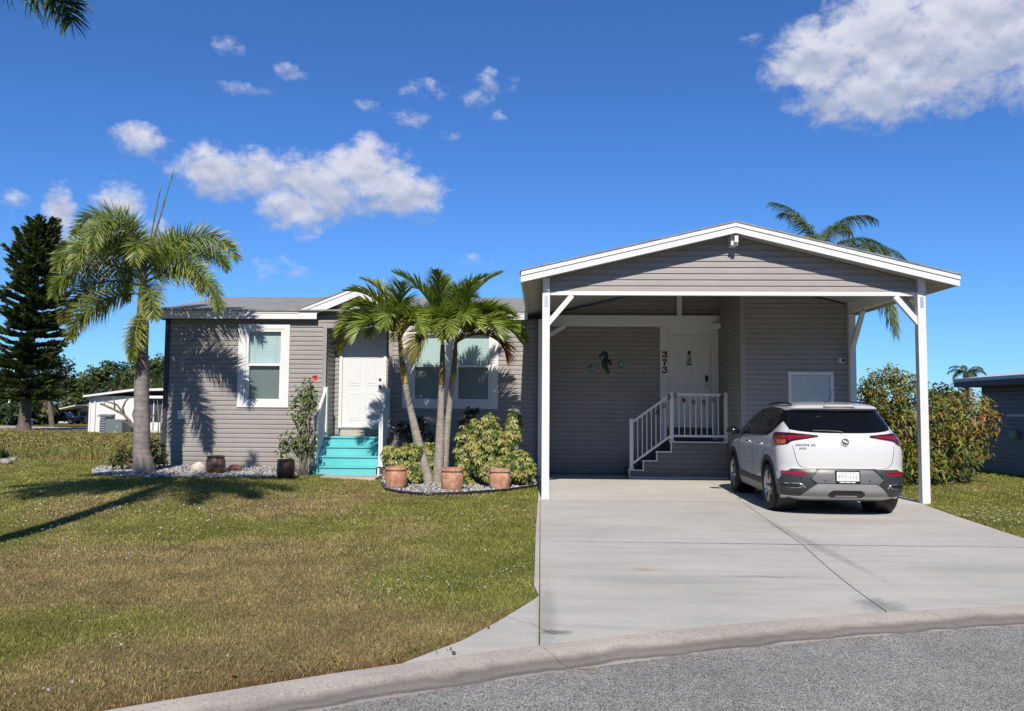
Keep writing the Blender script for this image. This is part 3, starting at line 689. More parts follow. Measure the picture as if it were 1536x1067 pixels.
# roof
mb = MB(); t = .05; x0, x1 = -8.66, 6.45; ye = 17.58; zr = lambda y: ez1+.02+(ridge_z-ez1-.02)*(y-ye)/(ridge_y-ye)
prof = [(ye, zr(ye)), (ridge_y, ridge_z), (25.9, ridge_z-(25.9-ridge_y)*.2), (25.9, ridge_z-(25.9-ridge_y)*.2-.06), (ridge_y, ridge_z-.08), (ye, zr(ye)-.03)]
mb.prism(prof, lambda u, v, d: (d, u, v), x0, -.30)
# entry gable roof
yb = ye+(pkz+.03-zr(ye))/((ridge_z-zr(ye))/(ridge_y-ye))
for s in (-1, 1):
    e = pkx+s*(gw0+.05); P_ = [(pkx, 17.59, pkz+.03), (pkx, yb, pkz+.03), (e, 17.59, ez1+.0)]
    if s > 0: P_ = [P_[0], P_[2], P_[1]]
    lo = [(p[0], p[1], p[2]-.025) for p in P_]; mb.add(P_+lo, [(2, 1, 0), (3, 4, 5), (0, 1, 4, 3), (1, 2, 5, 4), (2, 0, 3, 5)])
ROOF = mb.build('roof', M['shingle'], HB)
# fascia, one mitred outline
mb = MB(); xl, xr_ = -8.63, -.30
poly = [(xl, ez0), (gi0, ez0), (gi0, giz), (pkx, pkb), (2*pkx-gi0, giz), (2*pkx-gi0, ez0), (xr_, ez0), (xr_, ez1), (2*pkx-gl0, ez1), (pkx, pkz), (gl0, ez1), (xl, ez1)]
mb.prism(poly, lambda u, v, d: (u, d, v), 17.655, 17.622)
h = .052; k = h/gw0*math.hypot(gw0, pkz-ez1)
poly2 = [(xl-.01, ez1-h), (gl0+.06, ez1-h), (pkx, pkz-h*1.25), (2*pkx-gl0-.06, ez1-h), (xr_, ez1-h), (xr_, ez1+.012), (2*pkx-gl0, ez1+.012), (pkx, pkz+.02), (gl0, ez1+.012), (xl-.01, ez1+.012)]
mb.prism(poly2, lambda u, v, d: (u, d, v), 17.622, 17.606)
mb.build('fascia', M['white'], HB)
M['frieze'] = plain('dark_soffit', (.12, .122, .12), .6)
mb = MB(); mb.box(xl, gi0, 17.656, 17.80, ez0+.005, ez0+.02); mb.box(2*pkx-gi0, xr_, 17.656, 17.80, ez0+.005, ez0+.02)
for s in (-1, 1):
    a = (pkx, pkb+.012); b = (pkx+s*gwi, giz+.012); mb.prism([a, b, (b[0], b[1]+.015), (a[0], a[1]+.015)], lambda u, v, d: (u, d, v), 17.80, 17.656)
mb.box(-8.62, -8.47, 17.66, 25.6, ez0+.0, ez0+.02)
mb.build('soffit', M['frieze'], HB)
# ---- windows
def glassmat(name, tint, rough=.03, refl=1.):
    t = NT(name); tr = t.n.new('ShaderNodeBsdfTransparent'); tr.inputs[0].default_value = (*tint, 1)
    gl = t.n.new('ShaderNodeBsdfGlossy'); gl.inputs['Roughness'].default_value = rough; gl.inputs[0].default_value = (.95, .97, 1, 1)
    lw = t.n.new('ShaderNodeLayerWeight'); mx = t.n.new('ShaderNodeMixShader')
    t.l.new(t.math('MULTIPLY', t.math('ADD', t.math('POWER', lw.outputs['Facing'], 5.), .05), refl, True), mx.inputs[0]); t.l.new(tr.outputs[0], mx.inputs[1]); t.l.new(gl.outputs[0], mx.inputs[2]); t.l.new(mx.outputs[0], t.out.inputs[0]); return t.m
M['glass'] = glassmat('window_glass', (.90, .97, .975)); M['screen'] = glassmat('insect_screen_glass', (.70, .745, .74), .3)
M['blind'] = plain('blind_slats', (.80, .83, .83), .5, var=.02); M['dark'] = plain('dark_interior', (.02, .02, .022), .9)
def window(w, units, ztopg, zrail, zbot, y, parent, low=None):
    x0, x1, z0, z1 = w
    gx0 = units[0][0]-.055; gx1 = units[-1][1]+.055; gz0 = zbot-.06; gz1 = ztopg+.06
    mb = MB(); mb.box(x0, gx0, y-.045, y-.005, z0, z1); mb.box(gx1, x1, y-.045, y-.005, z0, z1); mb.box(gx0, gx1, y-.045, y-.005, gz1, z1); mb.box(gx0, gx1, y-.045, y-.005, z0, gz0)
    mb.box(x0-.012, x1+.012, y-.062, y-.046, z0-.012, z0+.05) if False else None
    win = mb.build('window', M['white'], parent, bevel=.005)
    for n, (a, b) in enumerate(units):
        l = gx0 if n == 0 else (units[n-1][1]+a)/2; r = gx1 if n == len(units)-1 else (b+units[n+1][0])/2
        mb = MB(); l += .002; r -= .002
        mb.box(l, a, y-.034, y+.04, gz0, gz1); mb.box(b, r, y-.034, y+.04, gz0, gz1); mb.box(a, b, y-.034, y+.04, ztopg, gz1); mb.box(a, b, y-.034, y+.04, gz0, zbot)
        mb.box(a, b, y-.030, y+.035, zrail-.025, zrail+.028)
        mb.box(a, a+.018, y-.018, y+.03, zbot, zrail-.025); mb.box(b-.018, b, y-.018, y+.03, zbot, zrail-.025); mb.box(a+.018, b-.018, y-.018, y+.03, zbot, zbot+.02)
        mb.build('frame', M['white_vinyl'], win, bevel=.003)
        mb = MB(); mb.box(a, b, y-.004, y, zrail+.028, ztopg); mb.build('pane', M['glass'], win)
        mb = MB(); mb.box(a+.018, b-.018, y+.010, y+.014, zbot+.02, zrail-.025); mb.build('pane', M['screen'], win)
        mb = MB(); z = zbot+.02
        while z < ztopg:
            mb.add([(a-.02, y+.066, z), (b+.02, y+.066, z), (b+.02, y+.064, z+.037), (a-.02, y+.064, z+.037)], [(0, 1, 2, 3)])
            z += .041
        mb.box(a-.02, b+.02, y+.05, y+.085, ztopg-.045, ztopg+.0)
        for xx in (a+.12, b-.12): mb.box(xx-.002, xx+.002, y+.048, y+.050, zbot, ztopg)
        mb.build('blind', M['blind'], win)
    return win
gxz = lambda px, py: (AX(px, py, FY), AZ(px, py, FY))
window(W1, [(gxz(373, 550)[0], gxz(421, 550)[0])], gxz(400, 498)[1], gxz(400, 547.5)[1], gxz(400, 600)[1], FY, HB)
window(W2, [(gxz(622, 550)[0], gxz(667, 550)[0]), (gxz(687, 550)[0], gxz(733.5, 550)[0])], gxz(700, 502)[1], gxz(700, 549.5)[1], gxz(700, 600)[1], FY, HB)
# ---- doors
def door(name, x0, x1, z0, z1, y, parent, m, hw, panels=True):
    mb = MB(); mb.box(x0, x1, y-.02, y+.03, z0, z1); leaf = mb.build(name, m, parent, bevel=.003)
    if panels:
        mb = MB(); w = x1-x0; h = z1-z0
        for c in (.30, .70):
            for a, b in ((.07, .36), (.44, .74), (.80, .94)):
                xa, xb, za, zb = x0+w*(c-.145), x0+w*(c+.145), z0+h*a, z0+h*b; fr = .022
                mb.box(xa, xb, y-.027, y-.0205, za, za+fr); mb.box(xa, xb, y-.027, y-.0205, zb-fr, zb); mb.box(xa, xa+fr, y-.027, y-.0205, za+fr, zb-fr); mb.box(xb-fr, xb, y-.027, y-.0205, za+fr, zb-fr)
                mb.box(xa+.05, xb-.05, y-.0265, y-.0205, za+.05, zb-.05)
        mb.build('panel_moulding', m, leaf, bevel=.005)
    return leaf
dl = (AX(513.5, 600, RY), AX(574.5, 600, RY), AZ(540, 641, RY), AZ(540, 500, RY))
D1 = door('front_door', *dl, RY, HB, M['door_white'], None)
mb = MB(); tw = .075; mb.box(dl[0]-tw, dl[0]-.004, RY-.05, RY+.02, dl[2]-.02, dl[3]+tw); mb.box(dl[1]+.004, dl[1]+tw, RY-.05, RY+.02, dl[2]-.02, dl[3]+tw); mb.box(dl[0]-.004, dl[1]+.004, RY-.05, RY+.02, dl[3]+.004, dl[3]+tw)
mb.build('door_frame', M['white'], D1, bevel=.004)
mb = MB(); mb.box(dl[0]-.06, dl[1]+.06, RY-.09, RY+.02, dl[2]-.03, dl[2]-.004); mb.build('threshold', M['alu'], D1)
def hardware(x, z, y, parent, m, dz=.16):
    mb = MB(); mb.lathe([(0, -.0), (.03, -.0), (.032, -.012), (.022, -.028), (0, -.03)], (x, y-.02, z+dz), 16, 'y'); mb.build('deadbolt', m, parent, smooth=True)
    mb = MB(); mb.lathe([(0, 0), (.033, 0), (.03, -.012), (.012, -.02), (.012, -.035), (.03, -.045), (.033, -.06), (.022, -.075), (0, -.078)], (x, y-.02, z), 18, 'y'); mb.build('knob', m, parent, smooth=True)
hardware(AX(570.5, 579, RY), AZ(570, 580, RY), RY, D1, M['darkmetal'])
mb = MB(); z0 = AZ(540, 655, RY); mb.box(dl[0]-.02, dl[1]+.02, RY-.06, RY-.01, z0-.02, dl[2]-.035); mb.build('kick_board', plain('tan_board', (.50, .42, .34), .7), HB)
# ---- walls under the carport
cz = lambda x: 4.53-.19-.237*abs(x-3.17)
cclip = lambda z: (3.17-max(0, (4.53-.19-z)/.237), 3.17+max(0, (4.53-.19-z)/.237))
SY = 16.4; SX0, SX1 = 4.06, 6.18
sdl = (AX(1002.5, 600, RY), AX(1065, 600, RY), AZ(1030, 641.5, RY), AZ(1030, 503, RY))
tl, tr_ = AX(990, 600, RY), AX(1078, 600, RY); tz = AZ(1030, 491, RY)
mb = MB(); siding(mb, .10, SX0, .02, 4.34, front(RY), [(tl+.03, tr_, .6, tz-.02)], clip=cclip, zbase=zw0); mb.build('carport_wall', M['siding'], HB)
mb = MB(); mb.box(.06, .16, 17.80, 18.5, 0, 3.5); siding(mb, 17.81, 18.5, .02, 3.45, lambda u, o, z: (.162+o, u, z), zbase=zw0); mb.build('return_wall', M['siding'], HB)
sd0 = (AX(1183.5, 600, SY), AX(1248.5, 600, SY), .06, AZ(1216, 560, SY))
mb = MB(); siding(mb, SX0, SX1, .02, 4.2, front(SY), [(sd0[0], sd0[1], 0, sd0[3])], clip=cclip, zbase=zw0); mb.build('shed_wall', M['siding'], HB)
mb = MB(); siding(mb, SY, RY, .02, cz(SX0), lambda u, o, z: (SX0-o, u, z), zbase=zw0); mb.build('shed_wall', M['siding'], HB)
mb = MB(); siding(mb, SY, 25.5, .02, 3.5, lambda u, o, z: (SX1+o, u, z), zbase=zw0); mb.build('end_wall', M['siding'], HB)
mb = MB(); mb.box(SX0-.022, SX0+.07, SY-.022, SY+.07, 0, cz(SX0)); mb.build('corner_trim', M['siding'], HB, bevel=.004)
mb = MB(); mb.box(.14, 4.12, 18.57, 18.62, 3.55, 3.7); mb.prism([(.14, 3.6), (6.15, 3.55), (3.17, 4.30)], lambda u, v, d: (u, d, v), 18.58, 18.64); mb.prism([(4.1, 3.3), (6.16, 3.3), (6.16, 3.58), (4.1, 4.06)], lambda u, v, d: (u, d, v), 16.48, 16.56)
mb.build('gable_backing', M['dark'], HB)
D2 = door('side_door', *sdl, RY, HB, M['door_white'], None)
mb = MB(); mb.box(tl, sdl[0]-.005, RY-.045, RY+.02, .8, tz); mb.box(sdl[1]+.005, tr_, RY-.045, RY+.02, .8, tz); mb.box(sdl[0]-.005, sdl[1]+.005, RY-.045, RY+.02, sdl[3]+.005, tz)
mb.box(sdl[0]-.03, sdl[0]-.005, RY-.058, RY-.046, .8, sdl[3]+.02); mb.box(sdl[1]+.005, sdl[1]+.03, RY-.058, RY-.046, .8, sdl[3]+.02); mb.box(sdl[1]+.09, sdl[1]+.105, RY-.058, RY-.046, .8, tz)
mb.build('door_frame', M['white'], D2, bevel=.004)
mb = MB(); mb.box(sdl[0]-.03, sdl[1]+.03, RY-.07, RY+.0, .79, sdl[2]-.005); mb.build('threshold', M['charcoal'], D2)
kx = AX(1059.5, 570, RY); kz = AZ(1060, 568, RY)
mb = MB(); mb.box(kx-.035, kx+.035, RY-.055, RY-.021, kz-.085, kz+.07); k_ = mb.build('keypad_lock', M['blackgloss'], D2, bevel=.012)
mb = MB(); mb.box(kx-.03, kx+.03, RY-.062, RY-.056, kz-.08, kz-.055); mb.build('thumb_plate', M['chrome'], D2, bevel=.003)
mb = MB(); mb.lathe([(0, 0), (.033, 0), (.03, -.012), (.012, -.02), (.012, -.035), (.03, -.045), (.033, -.06), (.022, -.075), (0, -.078)], (kx, RY-.02, AZ(1060, 580, RY)), 18, 'y'); mb.build('knob', M['alu'], D2, smooth=True)
D3 = door('shed_door', sd0[0]+.05, sd0[1]-.05, sd0[2], sd0[3]-.05, SY, HB, plain('pale_blue_door', (.55, .60, .66), .5, var=.03), None)
mb = MB(); mb.box(sd0[0]-.02, sd0[0]+.045, SY-.05, SY+.03, .02, sd0[3]+.03); mb.box(sd0[1]-.045, sd0[1]+.02, SY-.05, SY+.03, .02, sd0[3]+.03); mb.box(sd0[0]+.045, sd0[1]-.045, SY-.05, SY+.03, sd0[3]-.045, sd0[3]+.03); mb.build('door_frame', M['white'], D3, bevel=.004)
# house numbers as strokes of cut metal
def stroke(mb, pts, w, y0, y1, cx, cz_, s):
    P_ = [Vector((cx+p[0]*s, 0, cz_+p[1]*s)) for p in pts]
    for a, b in zip(P_, P_[1:]):
        t = (b-a).normalized(); n = Vector((-t.z, 0, t.x))*w/2; a2 = a-t*w*.3; b2 = b+t*w*.3
        mb.prism([(a2+n).xz[:] if False else ((a2+n).x, (a2+n).z), ((b2+n).x, (b2+n).z), ((b2-n).x, (b2-n).z), ((a2-n).x, (a2-n).z)], lambda u, v, d: (u, d, v), y0, y1)
three = [(-.32, .5), (.33, .5), (.02, .12), (.2, .08), (.36, -.1), (.34, -.32), (.15, -.48), (-.12, -.5), (-.34, -.36)]
three_s = [(-.32, .5), (-.36, .3)]; ball = [(-.36, -.36), (-.30, -.30)]
seven = [(-.34, .32), (-.32, .5), (.36, .5), (.12, .12), (-.02, -.2), (-.06, -.52)]
nx = AX(996.5, 545, RY); yy = RY-.046
for ch, py in (('3', 532.5), ('7', 544), ('3', 555.5)):
    mb = MB(); zc = AZ(996, py, RY)
    if ch == '3':
        stroke(mb, three, .029, yy, yy-.012, nx, zc, .120); stroke(mb, three_s, .024, yy, yy-.0125, nx, zc, .120); stroke(mb, ball, .042, yy, yy-.013, nx, zc, .120)
    else:
        stroke(mb, seven, .028, yy, yy-.012, nx, zc, .120); stroke(mb, seven[3:], .040, yy, yy-.0125, nx, zc, .120)
    mb.build('house_number', M['black'], HB)
# small fittings on the walls
ox, oz = gxz(272.5, 622)
mb = MB(); mb.box(ox-.07, ox+.07, FY-.055, FY-.012, oz-.11, oz+.10); mb.box(ox-.06, ox+.06, FY-.068, FY-.0555, oz-.10, oz-.01); mb.box(ox-.06, ox+.06, FY-.068, FY-.0555, oz+.005, oz+.09); mb.build('outlet_box', M['alu'], HB, bevel=.006)
lx, lz = AX(1076, 489, 18.3), AZ(1076, 489, 18.3)
mb = MB(); mb.box(lx-.04, lx+.06, 18.36, 18.46, lz-.03, lz+.03); fl = mb.build('floodlight', M['white'], HB, bevel=.01)
for dx in (-.055, .075):
    mb = MB(); mb.lathe([(0, .09), (.045, .085), (.07, .05), (.085, -.02), (.08, -.05), (.05, -.055), (0, -.056)], (lx+dx, 18.27, lz), 20, 'y'); mb.build('lamp_head', M['white_vinyl'], fl, smooth=True)
cx_, cz2 = AX(1262, 541.5, SY-.05), AZ(1262, 541.5, SY-.05)
mb = MB(); mb.box(cx_-.055, cx_+.055, SY-.13, SY-.012, cz2-.045, cz2+.05); sc_ = mb.build('security_camera', M['white_vinyl'], HB, bevel=.012)
mb = MB(); mb.lathe([(0, -.012), (.03, -.012), (.036, 0), (.036, .01)], (cx_+.01, SY-.135, cz2), 16, 'y'); mb.build('lens', M['blackgloss'], sc_, smooth=True)
# ------------------------------------------------------------------ carport
CPT = empty('carport', (3.2, 15.3, 0), 'white-framed carport with a low gable roof sheltering the parked car', 'carport')
PY = 13.41; PX1, PX2 = .083, 6.244; BZ = 3.39
def post(x, y, z1, w=.125):
    mb = MB(); mb.box(x-w/2, x+w/2, y-w/2, y+w/2, -.02 if y < 17 else .0, z1); p = mb.build('post', M['white'], CPT, bevel=.006); return p
p1 = post(PX1, PY, BZ+.06); p2 = post(PX2, PY, BZ+.06, .13); post(0.0, 17.68, 3.45, .12); post(6.235, 16.32, 3.42, .12)
for p, x in ((p1, PX1), (p2, PX2)):
    mb = MB(); mb.box(x-.028, x+.028, PY-.0665-.003, PY-.0655, BZ-.20, BZ-.02); mb.build('strap_plate', M['alu'], p)
mb = MB(); mb.box(PX1+.064, PX2-.067, PY-.03, PY+.05, BZ-.005, BZ+.058); mb.build('front_beam', M['white'], CPT, bevel=.004)
for x, y1 in ((PX1, 17.6), (PX2, 18.4)):
    mb = MB(); mb.box(x-.055, x+.055, PY-.10, y1, BZ+.062, BZ+.28); mb.build('side_beam', M['white'], CPT, bevel=.004)
RX = 3.17; RZ = AZ(1107, 334, 13.08); eL = (AX(782, 408, 13.08), AZ(782, 408, 13.08)); eR = (AX(1440, 414, 13.08), AZ(1440, 414, 13.08))
slL = (RZ-eL[1])/(RX-eL[0]); slR = (RZ-eR[1])/(eR[0]-RX)
top = lambda x: RZ-(slL*(RX-x) if x < RX else slR*(x-RX))
mb = MB(); siding(mb, .145, 6.18, BZ+.058, RZ-.17, front(PY), clip=lambda z: (RX-max(0, (RZ-.165-z)/slL), RX+max(0, (RZ-.165-z)/slR)), zbase=BZ+.058)
mb.prism([(.15, BZ+.06), (6.17, BZ+.06), (6.17, top(6.17)-.16), (RX, RZ-.165), (.15, top(.15)-.16)], lambda u, v, d: (u, d, v), PY+.045, PY+.006)
mb.build('gable_siding', M['siding'], CPT)
FH = .168
def rake(mb, h0, h1, y0, y1, ext=0.):
    poly = [(eL[0]-ext, eL[1]-h1), (RX, RZ-h1), (eR[0]+ext, eR[1]-h1), (eR[0]+ext, eR[1]-h0), (RX, RZ-h0), (eL[0]-ext, eL[1]-h0)]
    mb.prism(poly, lambda u, v, d: (u, d, v), y0, y1)
mb = MB(); rake(mb, .0, FH, 13.12, 13.085); rake(mb, -.004, .062, 13.085, 13.068, .004); mb.build('fascia', M['white'], CPT)
for xa, xb, e in ((eL[0]-.012, eL[0]+.022, eL), (eR[0]-.022, eR[0]+.012, eR)):
    mb = MB(); mb.box(xa, xb, 13.12, 20.3, e[1]-.15, e[1]); mb.build('eave_board', M['white'], CPT)
mb = MB(); rake(mb, -.028, -.005, 13.055, 20.5, .03); mb.build('roof', M['shingle'], CPT)
def soff():
    t = NT('ribbed_soffit'); w = t.n.new('ShaderNodeTexWave'); w.bands_direction = 'X'; w.inputs['Scale'].default_value = 2.6; w.wave_profile = 'SAW'
    t.l.new(t.coord(world=True), w.inputs['Vector']); t.col(t.ramp(w.outputs['Fac'], [(.0, (.32, .31, .29)), (.06, (.45, .44, .41))])); t.set(Roughness=.6); t.bump(w.outputs['Fac'], .3, .006); return t.m
mb = MB(); rake(mb, .13, .145, 13.125, 20.3, -.025); mb.build('ceiling', soff(), CPT)
mb = MB(); mb.box(RX-.055, RX+.055, 13.20, 18.3, RZ-.40+.05, RZ-.16); mb.box(RX-.0, RX+.06, 13.02, 13.066, RZ-.255, RZ-.16) if False else None; mb.build('ridge_beam', M['white'], CPT, bevel=.004)
lx, lz = AX(1106.5, 357.5, 13.05), AZ(1106.5, 357.5, 13.05)
mb = MB(); mb.box(lx-.03, lx+.03, 13.12, 13.19, lz-.05, lz+.06); mb.build('ridge_cap', M['white_vinyl'], CPT, bevel=.006)
def brace(a, b, w=.085): 
    mb = MB(); mb.bar(a, b, w, w*.9, (0, 1, 0)); mb.build('brace', M['white'], CPT, bevel=.004)
brace((PX1+.03, PY, AZ(826, 486, PY)), (AX(858, 446, PY), PY, BZ-.01))
brace((PX2-.03, PY, AZ(1378, 486, PY)), (AX(1342, 447, PY), PY, BZ-.01))
brace((PX2, PY+.03, AZ(1376, 478, PY)), (PX2, PY+.62, BZ+.05))
LY = 18.38
brace((.03, LY-.5, AZ(826, 510, 17.9)), (AX(848, 491, LY-.5), LY-.5, AZ(848, 489, LY-.5)))
brace((6.235, 16.3, 2.72), (6.235, 15.72, 3.44))
mb = MB(); la = (AX(826, 482, LY), AX(1080, 482, LY), AZ(900, 490, LY), AZ(900, 473.5, LY)); mb.box(.07, la[1], LY-.07, LY+.08, la[2], la[3]); mb.build('ledger_beam', M['white'], CPT, bevel=.005)
mb = MB(); sx = AX(1018.5, 460, LY); mb.box(sx-.055, sx+.055, LY-.05, LY+.06, la[3], top(sx)-.15); mb.build('strut', M['white'], CPT, bevel=.004)
# ------------------------------------------------------------------ turquoise front steps
ES = empty('front_steps', (-4.1, 17.3, .06), 'turquoise painted front steps with white railings leading up to the white front door', 'steps')
y0 = 16.92; run = .275; zz = [AZ(520, 712.5, y0), AZ(520, 700, y0), AZ(520, 684.5, y0+run), AZ(520, 669.8, y0+2*run), AZ(520, 655.6, y0+3*run)]
X0, X1 = AX(487, 655, y0+3*run), AX(580.5, 655, y0+3*run)
for k in range(4):
    y = y0+run*k; z0_ = zz[k]-(.02 if k == 0 else .0); z1_ = zz[k+1]; xa, xb = (X0-.04, X1-.06) if k == 0 else (X0, X1)
    mb = MB(); mb.box(xa, xb, y, y+.022, z0_, z1_-.032); mb.build('riser', M['turq'], ES, bevel=.003)
    mb = MB(); ye = y+run+.02 if k < 3 else RY-.02
    if k < 3:
        mb.box(xa-.015, xb+.015, y-.028, y+.115, z1_-.030, z1_); mb.box(xa-.015, xb+.015, y+.122, ye, z1_-.030, z1_)
    else:
        yy = y-.028
        while yy < ye-.05: mb.box(xa-.015 if yy < 17.76 else rx0+.02, xb+.015 if yy < 17.76 else rx1-.02, yy, min(yy+.137, ye), z1_-.030, z1_); yy += .144
    mb.build('tread' if k < 3 else 'landing', M['turq'], ES, bevel=.004)
for x in (X0+.02, X1-.02):
    mb = MB(); mb.prism([(y0+.03, .02), (17.78, .02), (17.78, zz[4]-.04), (y0+3*run, zz[4]-.04), (y0+.03, zz[1]-.04)], lambda u, v, d: (d, u, v), x-.02, x+.02); mb.build('stringer', M['white'], ES)
def railing(parent, x, mat, pts, name='railing', bal=7):
    """pts: foot/top of the low post and of the high post in (y, z)"""
    (ya, za, ta), (yb, zb, tb) = pts
    mb = MB(); mb.bar((x, ya, ta-.05), (x, yb, tb-.05), .055, .065); r = mb.build(name, mat, parent, bevel=.004)
    for y, z, t in ((ya, za, ta), (yb, zb, tb)):
        mb = MB(); mb.box(x-.045, x+.045, y-.045, y+.045, z, t); mb.box(x-.052, x+.052, y-.052, y+.052, t, t+.02); mb.box(x-.06, x+.06, y-.06, y+.06, z, z+.03); mb.build('post', mat, r, bevel=.004)
    mb = MB(); mb.bar((x, ya, za+.13), (x, yb, zb+.13), .045, .045); mb.build('bottom_rail', mat, r, bevel=.004)
    for k in range(1, bal+1):
        t = k/(bal+1); mb = MB(); y = ya+(yb-ya)*t; mb.box(x-.013, x+.013, y-.013, y+.013, za+(zb-za)*t+.12, ta+(tb-ta)*t-.05); mb.build('baluster', mat, r)
xl = AX(473.5, 660, y0+.06); xr2 = AX(571.5, 660, y0+.06)
for x, pa, pb in ((xl, (470, 625), (488.5, 582)), (xr2, (571, 623), (581.5, 584))):
    railing(ES, x, M['white_vinyl'], ((y0+.06, zz[1]+.0, AZ(pa[0], pa[1], y0+.06)), (17.70, zz[4], AZ(pb[0], pb[1], 17.70))))
# ------------------------------------------------------------------ grey side steps under the carport
SS = empty('side_steps', (3.0, 17.9, 0), 'dark grey sided side steps with white metal railing up to door 373', 'steps')
QY = 17.55; q = lambda px, py: (AX(px, py, QY), AZ(px, py, QY))
xs = [q(943, 700)[0], q(964, 700)[0], q(984.3, 700)[0], q(1006, 700)[0]]; zs = [q(950, 704.7)[1], q(970, 690.7)[1], q(990, 677)[1], q(1030, 662.6)[1]]
XE = 4.03
M['deck_grey'] = plain('grey_composite_deck', (.10, .10, .105), .7, var=.15)
M['skirt'] = siding_mat('dark_skirting', (.20, .195, .195))
mb = MB()
poly = [(xs[0]+.02, .0), (XE, .0), (XE, zs[3]-.03), (xs[3]+.02, zs[3]-.03)]
for k in (2, 1, 0): poly += [(xs[k+1]+.02, zs[k]-.03), (xs[k]+.02, zs[k]-.03)]
mb.prism(poly, lambda u, v, d: (u, d, v), QY+.02, RY-.05)
o = mb.build('step_frame', M['skirt'], SS)
mb = MB()
for k in range(4):
    xa = xs[k]+.02; z1_ = zs[k]-.035; z0_ = .03
    xb = xs[k+1]+.02 if k < 3 else XE
    siding(mb, xa, xb, z0_, z1_, front(QY+.018), zbase=.03)
mb.build('skirting', M['skirt'], SS)
for k in range(4):
    xb = xs[k+1]+.04 if k < 3 else XE
    mb = MB(); mb.box(xs[k]-.015, xb, QY+.005, RY-.06, zs[k]-.028, zs[k]-.001); mb.build('tread', M['deck_grey'], SS, bevel=.003)
mb = MB(); w = .026
for k in range(4):
    zb = 0.0 if k == 0 else zs[k-1]
    mb.box(xs[k], xs[k]+w, QY-.012, QY+.004, zb, zs[k]-w); mb.box(xs[k]-.012, xs[k+1]+w if k < 3 else XE, QY-.014, QY+.004, zs[k]-w, zs[k])
mb.box(xs[0]+w, XE, QY-.010, QY+.006, .0, .035)
mb.build('edge_trim', M['white'], SS)
def srail(xa, za, ta, xb, zb, tb, bal, posts):
    y = QY+.07; mb = MB(); mb.bar((xa, y, ta), (xb, y, tb), .05, .05); r = mb.build('railing', M['white_vinyl'], SS, bevel=.004)
    for x, z, t in posts:
        mb = MB(); mb.box(x-.04, x+.04, QY+.03, QY+.11, z, t); mb.box(x-.046, x+.046, QY+.024, QY+.116, t, t+.018); mb.box(x-.06, x+.06, QY+.01, QY+.13, z, z+.025); mb.build('post', M['white_vinyl'], r, bevel=.004)
    mb = MB(); mb.bar((xa, y, za), (xb, y, zb), .04, .05); mb.build('bottom_rail', M['white_vinyl'], r, bevel=.004)
    for k in range(1, bal+1):
        t = k/(bal+1); x = xa+(xb-xa)*t; mb = MB(); mb.box(x-.0095, x+.0095, y-.0095, y+.0095, za+(zb-za)*t, ta+(tb-ta)*t); mb.build('baluster', M['white_vinyl'], r)
pa = q(947.5, 660)[0]; pb = q(1008, 640)[0]; pc = q(1090, 640)[0]
srail(pa+.04, q(950, 695)[1], q(950, 632.5)[1], pb-.04, q(1006, 655)[1], q(1006, 593)[1], 7, [(pa, zs[0], q(948, 629.5)[1]), (pb, zs[3], q(1008, 589.5)[1])])
srail(pb+.04, q(1040, 654.5)[1], q(1040, 592)[1], pc-.04, q(1060, 654.8)[1], q(1060, 592.3)[1], 8, [(pc, zs[3], q(1090, 590.5)[1])])
# ring ornaments hung along that railing
def cl(name, h, rough=.4): return plain(name, hexlin(h), rough, var=.05)
ORN = {'red': cl('red_gloss', '6a0c16', .3), 'teal': cl('teal_gloss', '11626e', .3), 'black': M['blackgloss'], 'green': cl('green_gloss', '2a5a3a', .3)}
orn = [(1004, 596, 'red', 'red ring ornament hanging at the top of the sloping side handrail'), (1012.5, 593, 'teal', 'teal ring ornament beside the corner post of the side railing'), (1025.5, 600.5, 'red', 'red drop ornament on the level side railing nearest its corner post'),
       (1040.5, 603.5, 'black', 'black ring ornament, left of the two hanging mid railing at the side door'), (1055.5, 604, 'black', 'black ring ornament, right of the two hanging mid railing at the side door'), (1070, 601, 'red', 'red ring ornament on the side railing near the parked car'), (1083.5, 595, 'black', 'black ornament at the right end of the side railing by the car'),
       (996, 609, 'green', 'dark green ring ornament on the sloping side railing'), (986.5, 619, 'black', 'dark ornament lowest on the sloping side railing')]
for px, py, c, lab in orn:
    x, z = AX(px, py, QY+.025), AZ(px, py, QY+.025); mb = MB(); pts = [(x+.032*math.sin(a)*.85, QY+.028, z+.042*math.cos(a)) for a in np.linspace(0, 2*math.pi, 15)]
    mb.tube(pts, .011, 7); mb.tube([(x, QY+.03, z+.04), (x, QY+.05, z+.085)], .003, 5)
    if 'drop' in lab: mb.sphere((x, QY+.028, z-.005), (.026, .012, .034), 10, 8)
    o = mb.build('ring_ornament', ORN[c], smooth=True); tag(recenter(o), lab, 'ornament', 'ring ornaments hung along the side railing')
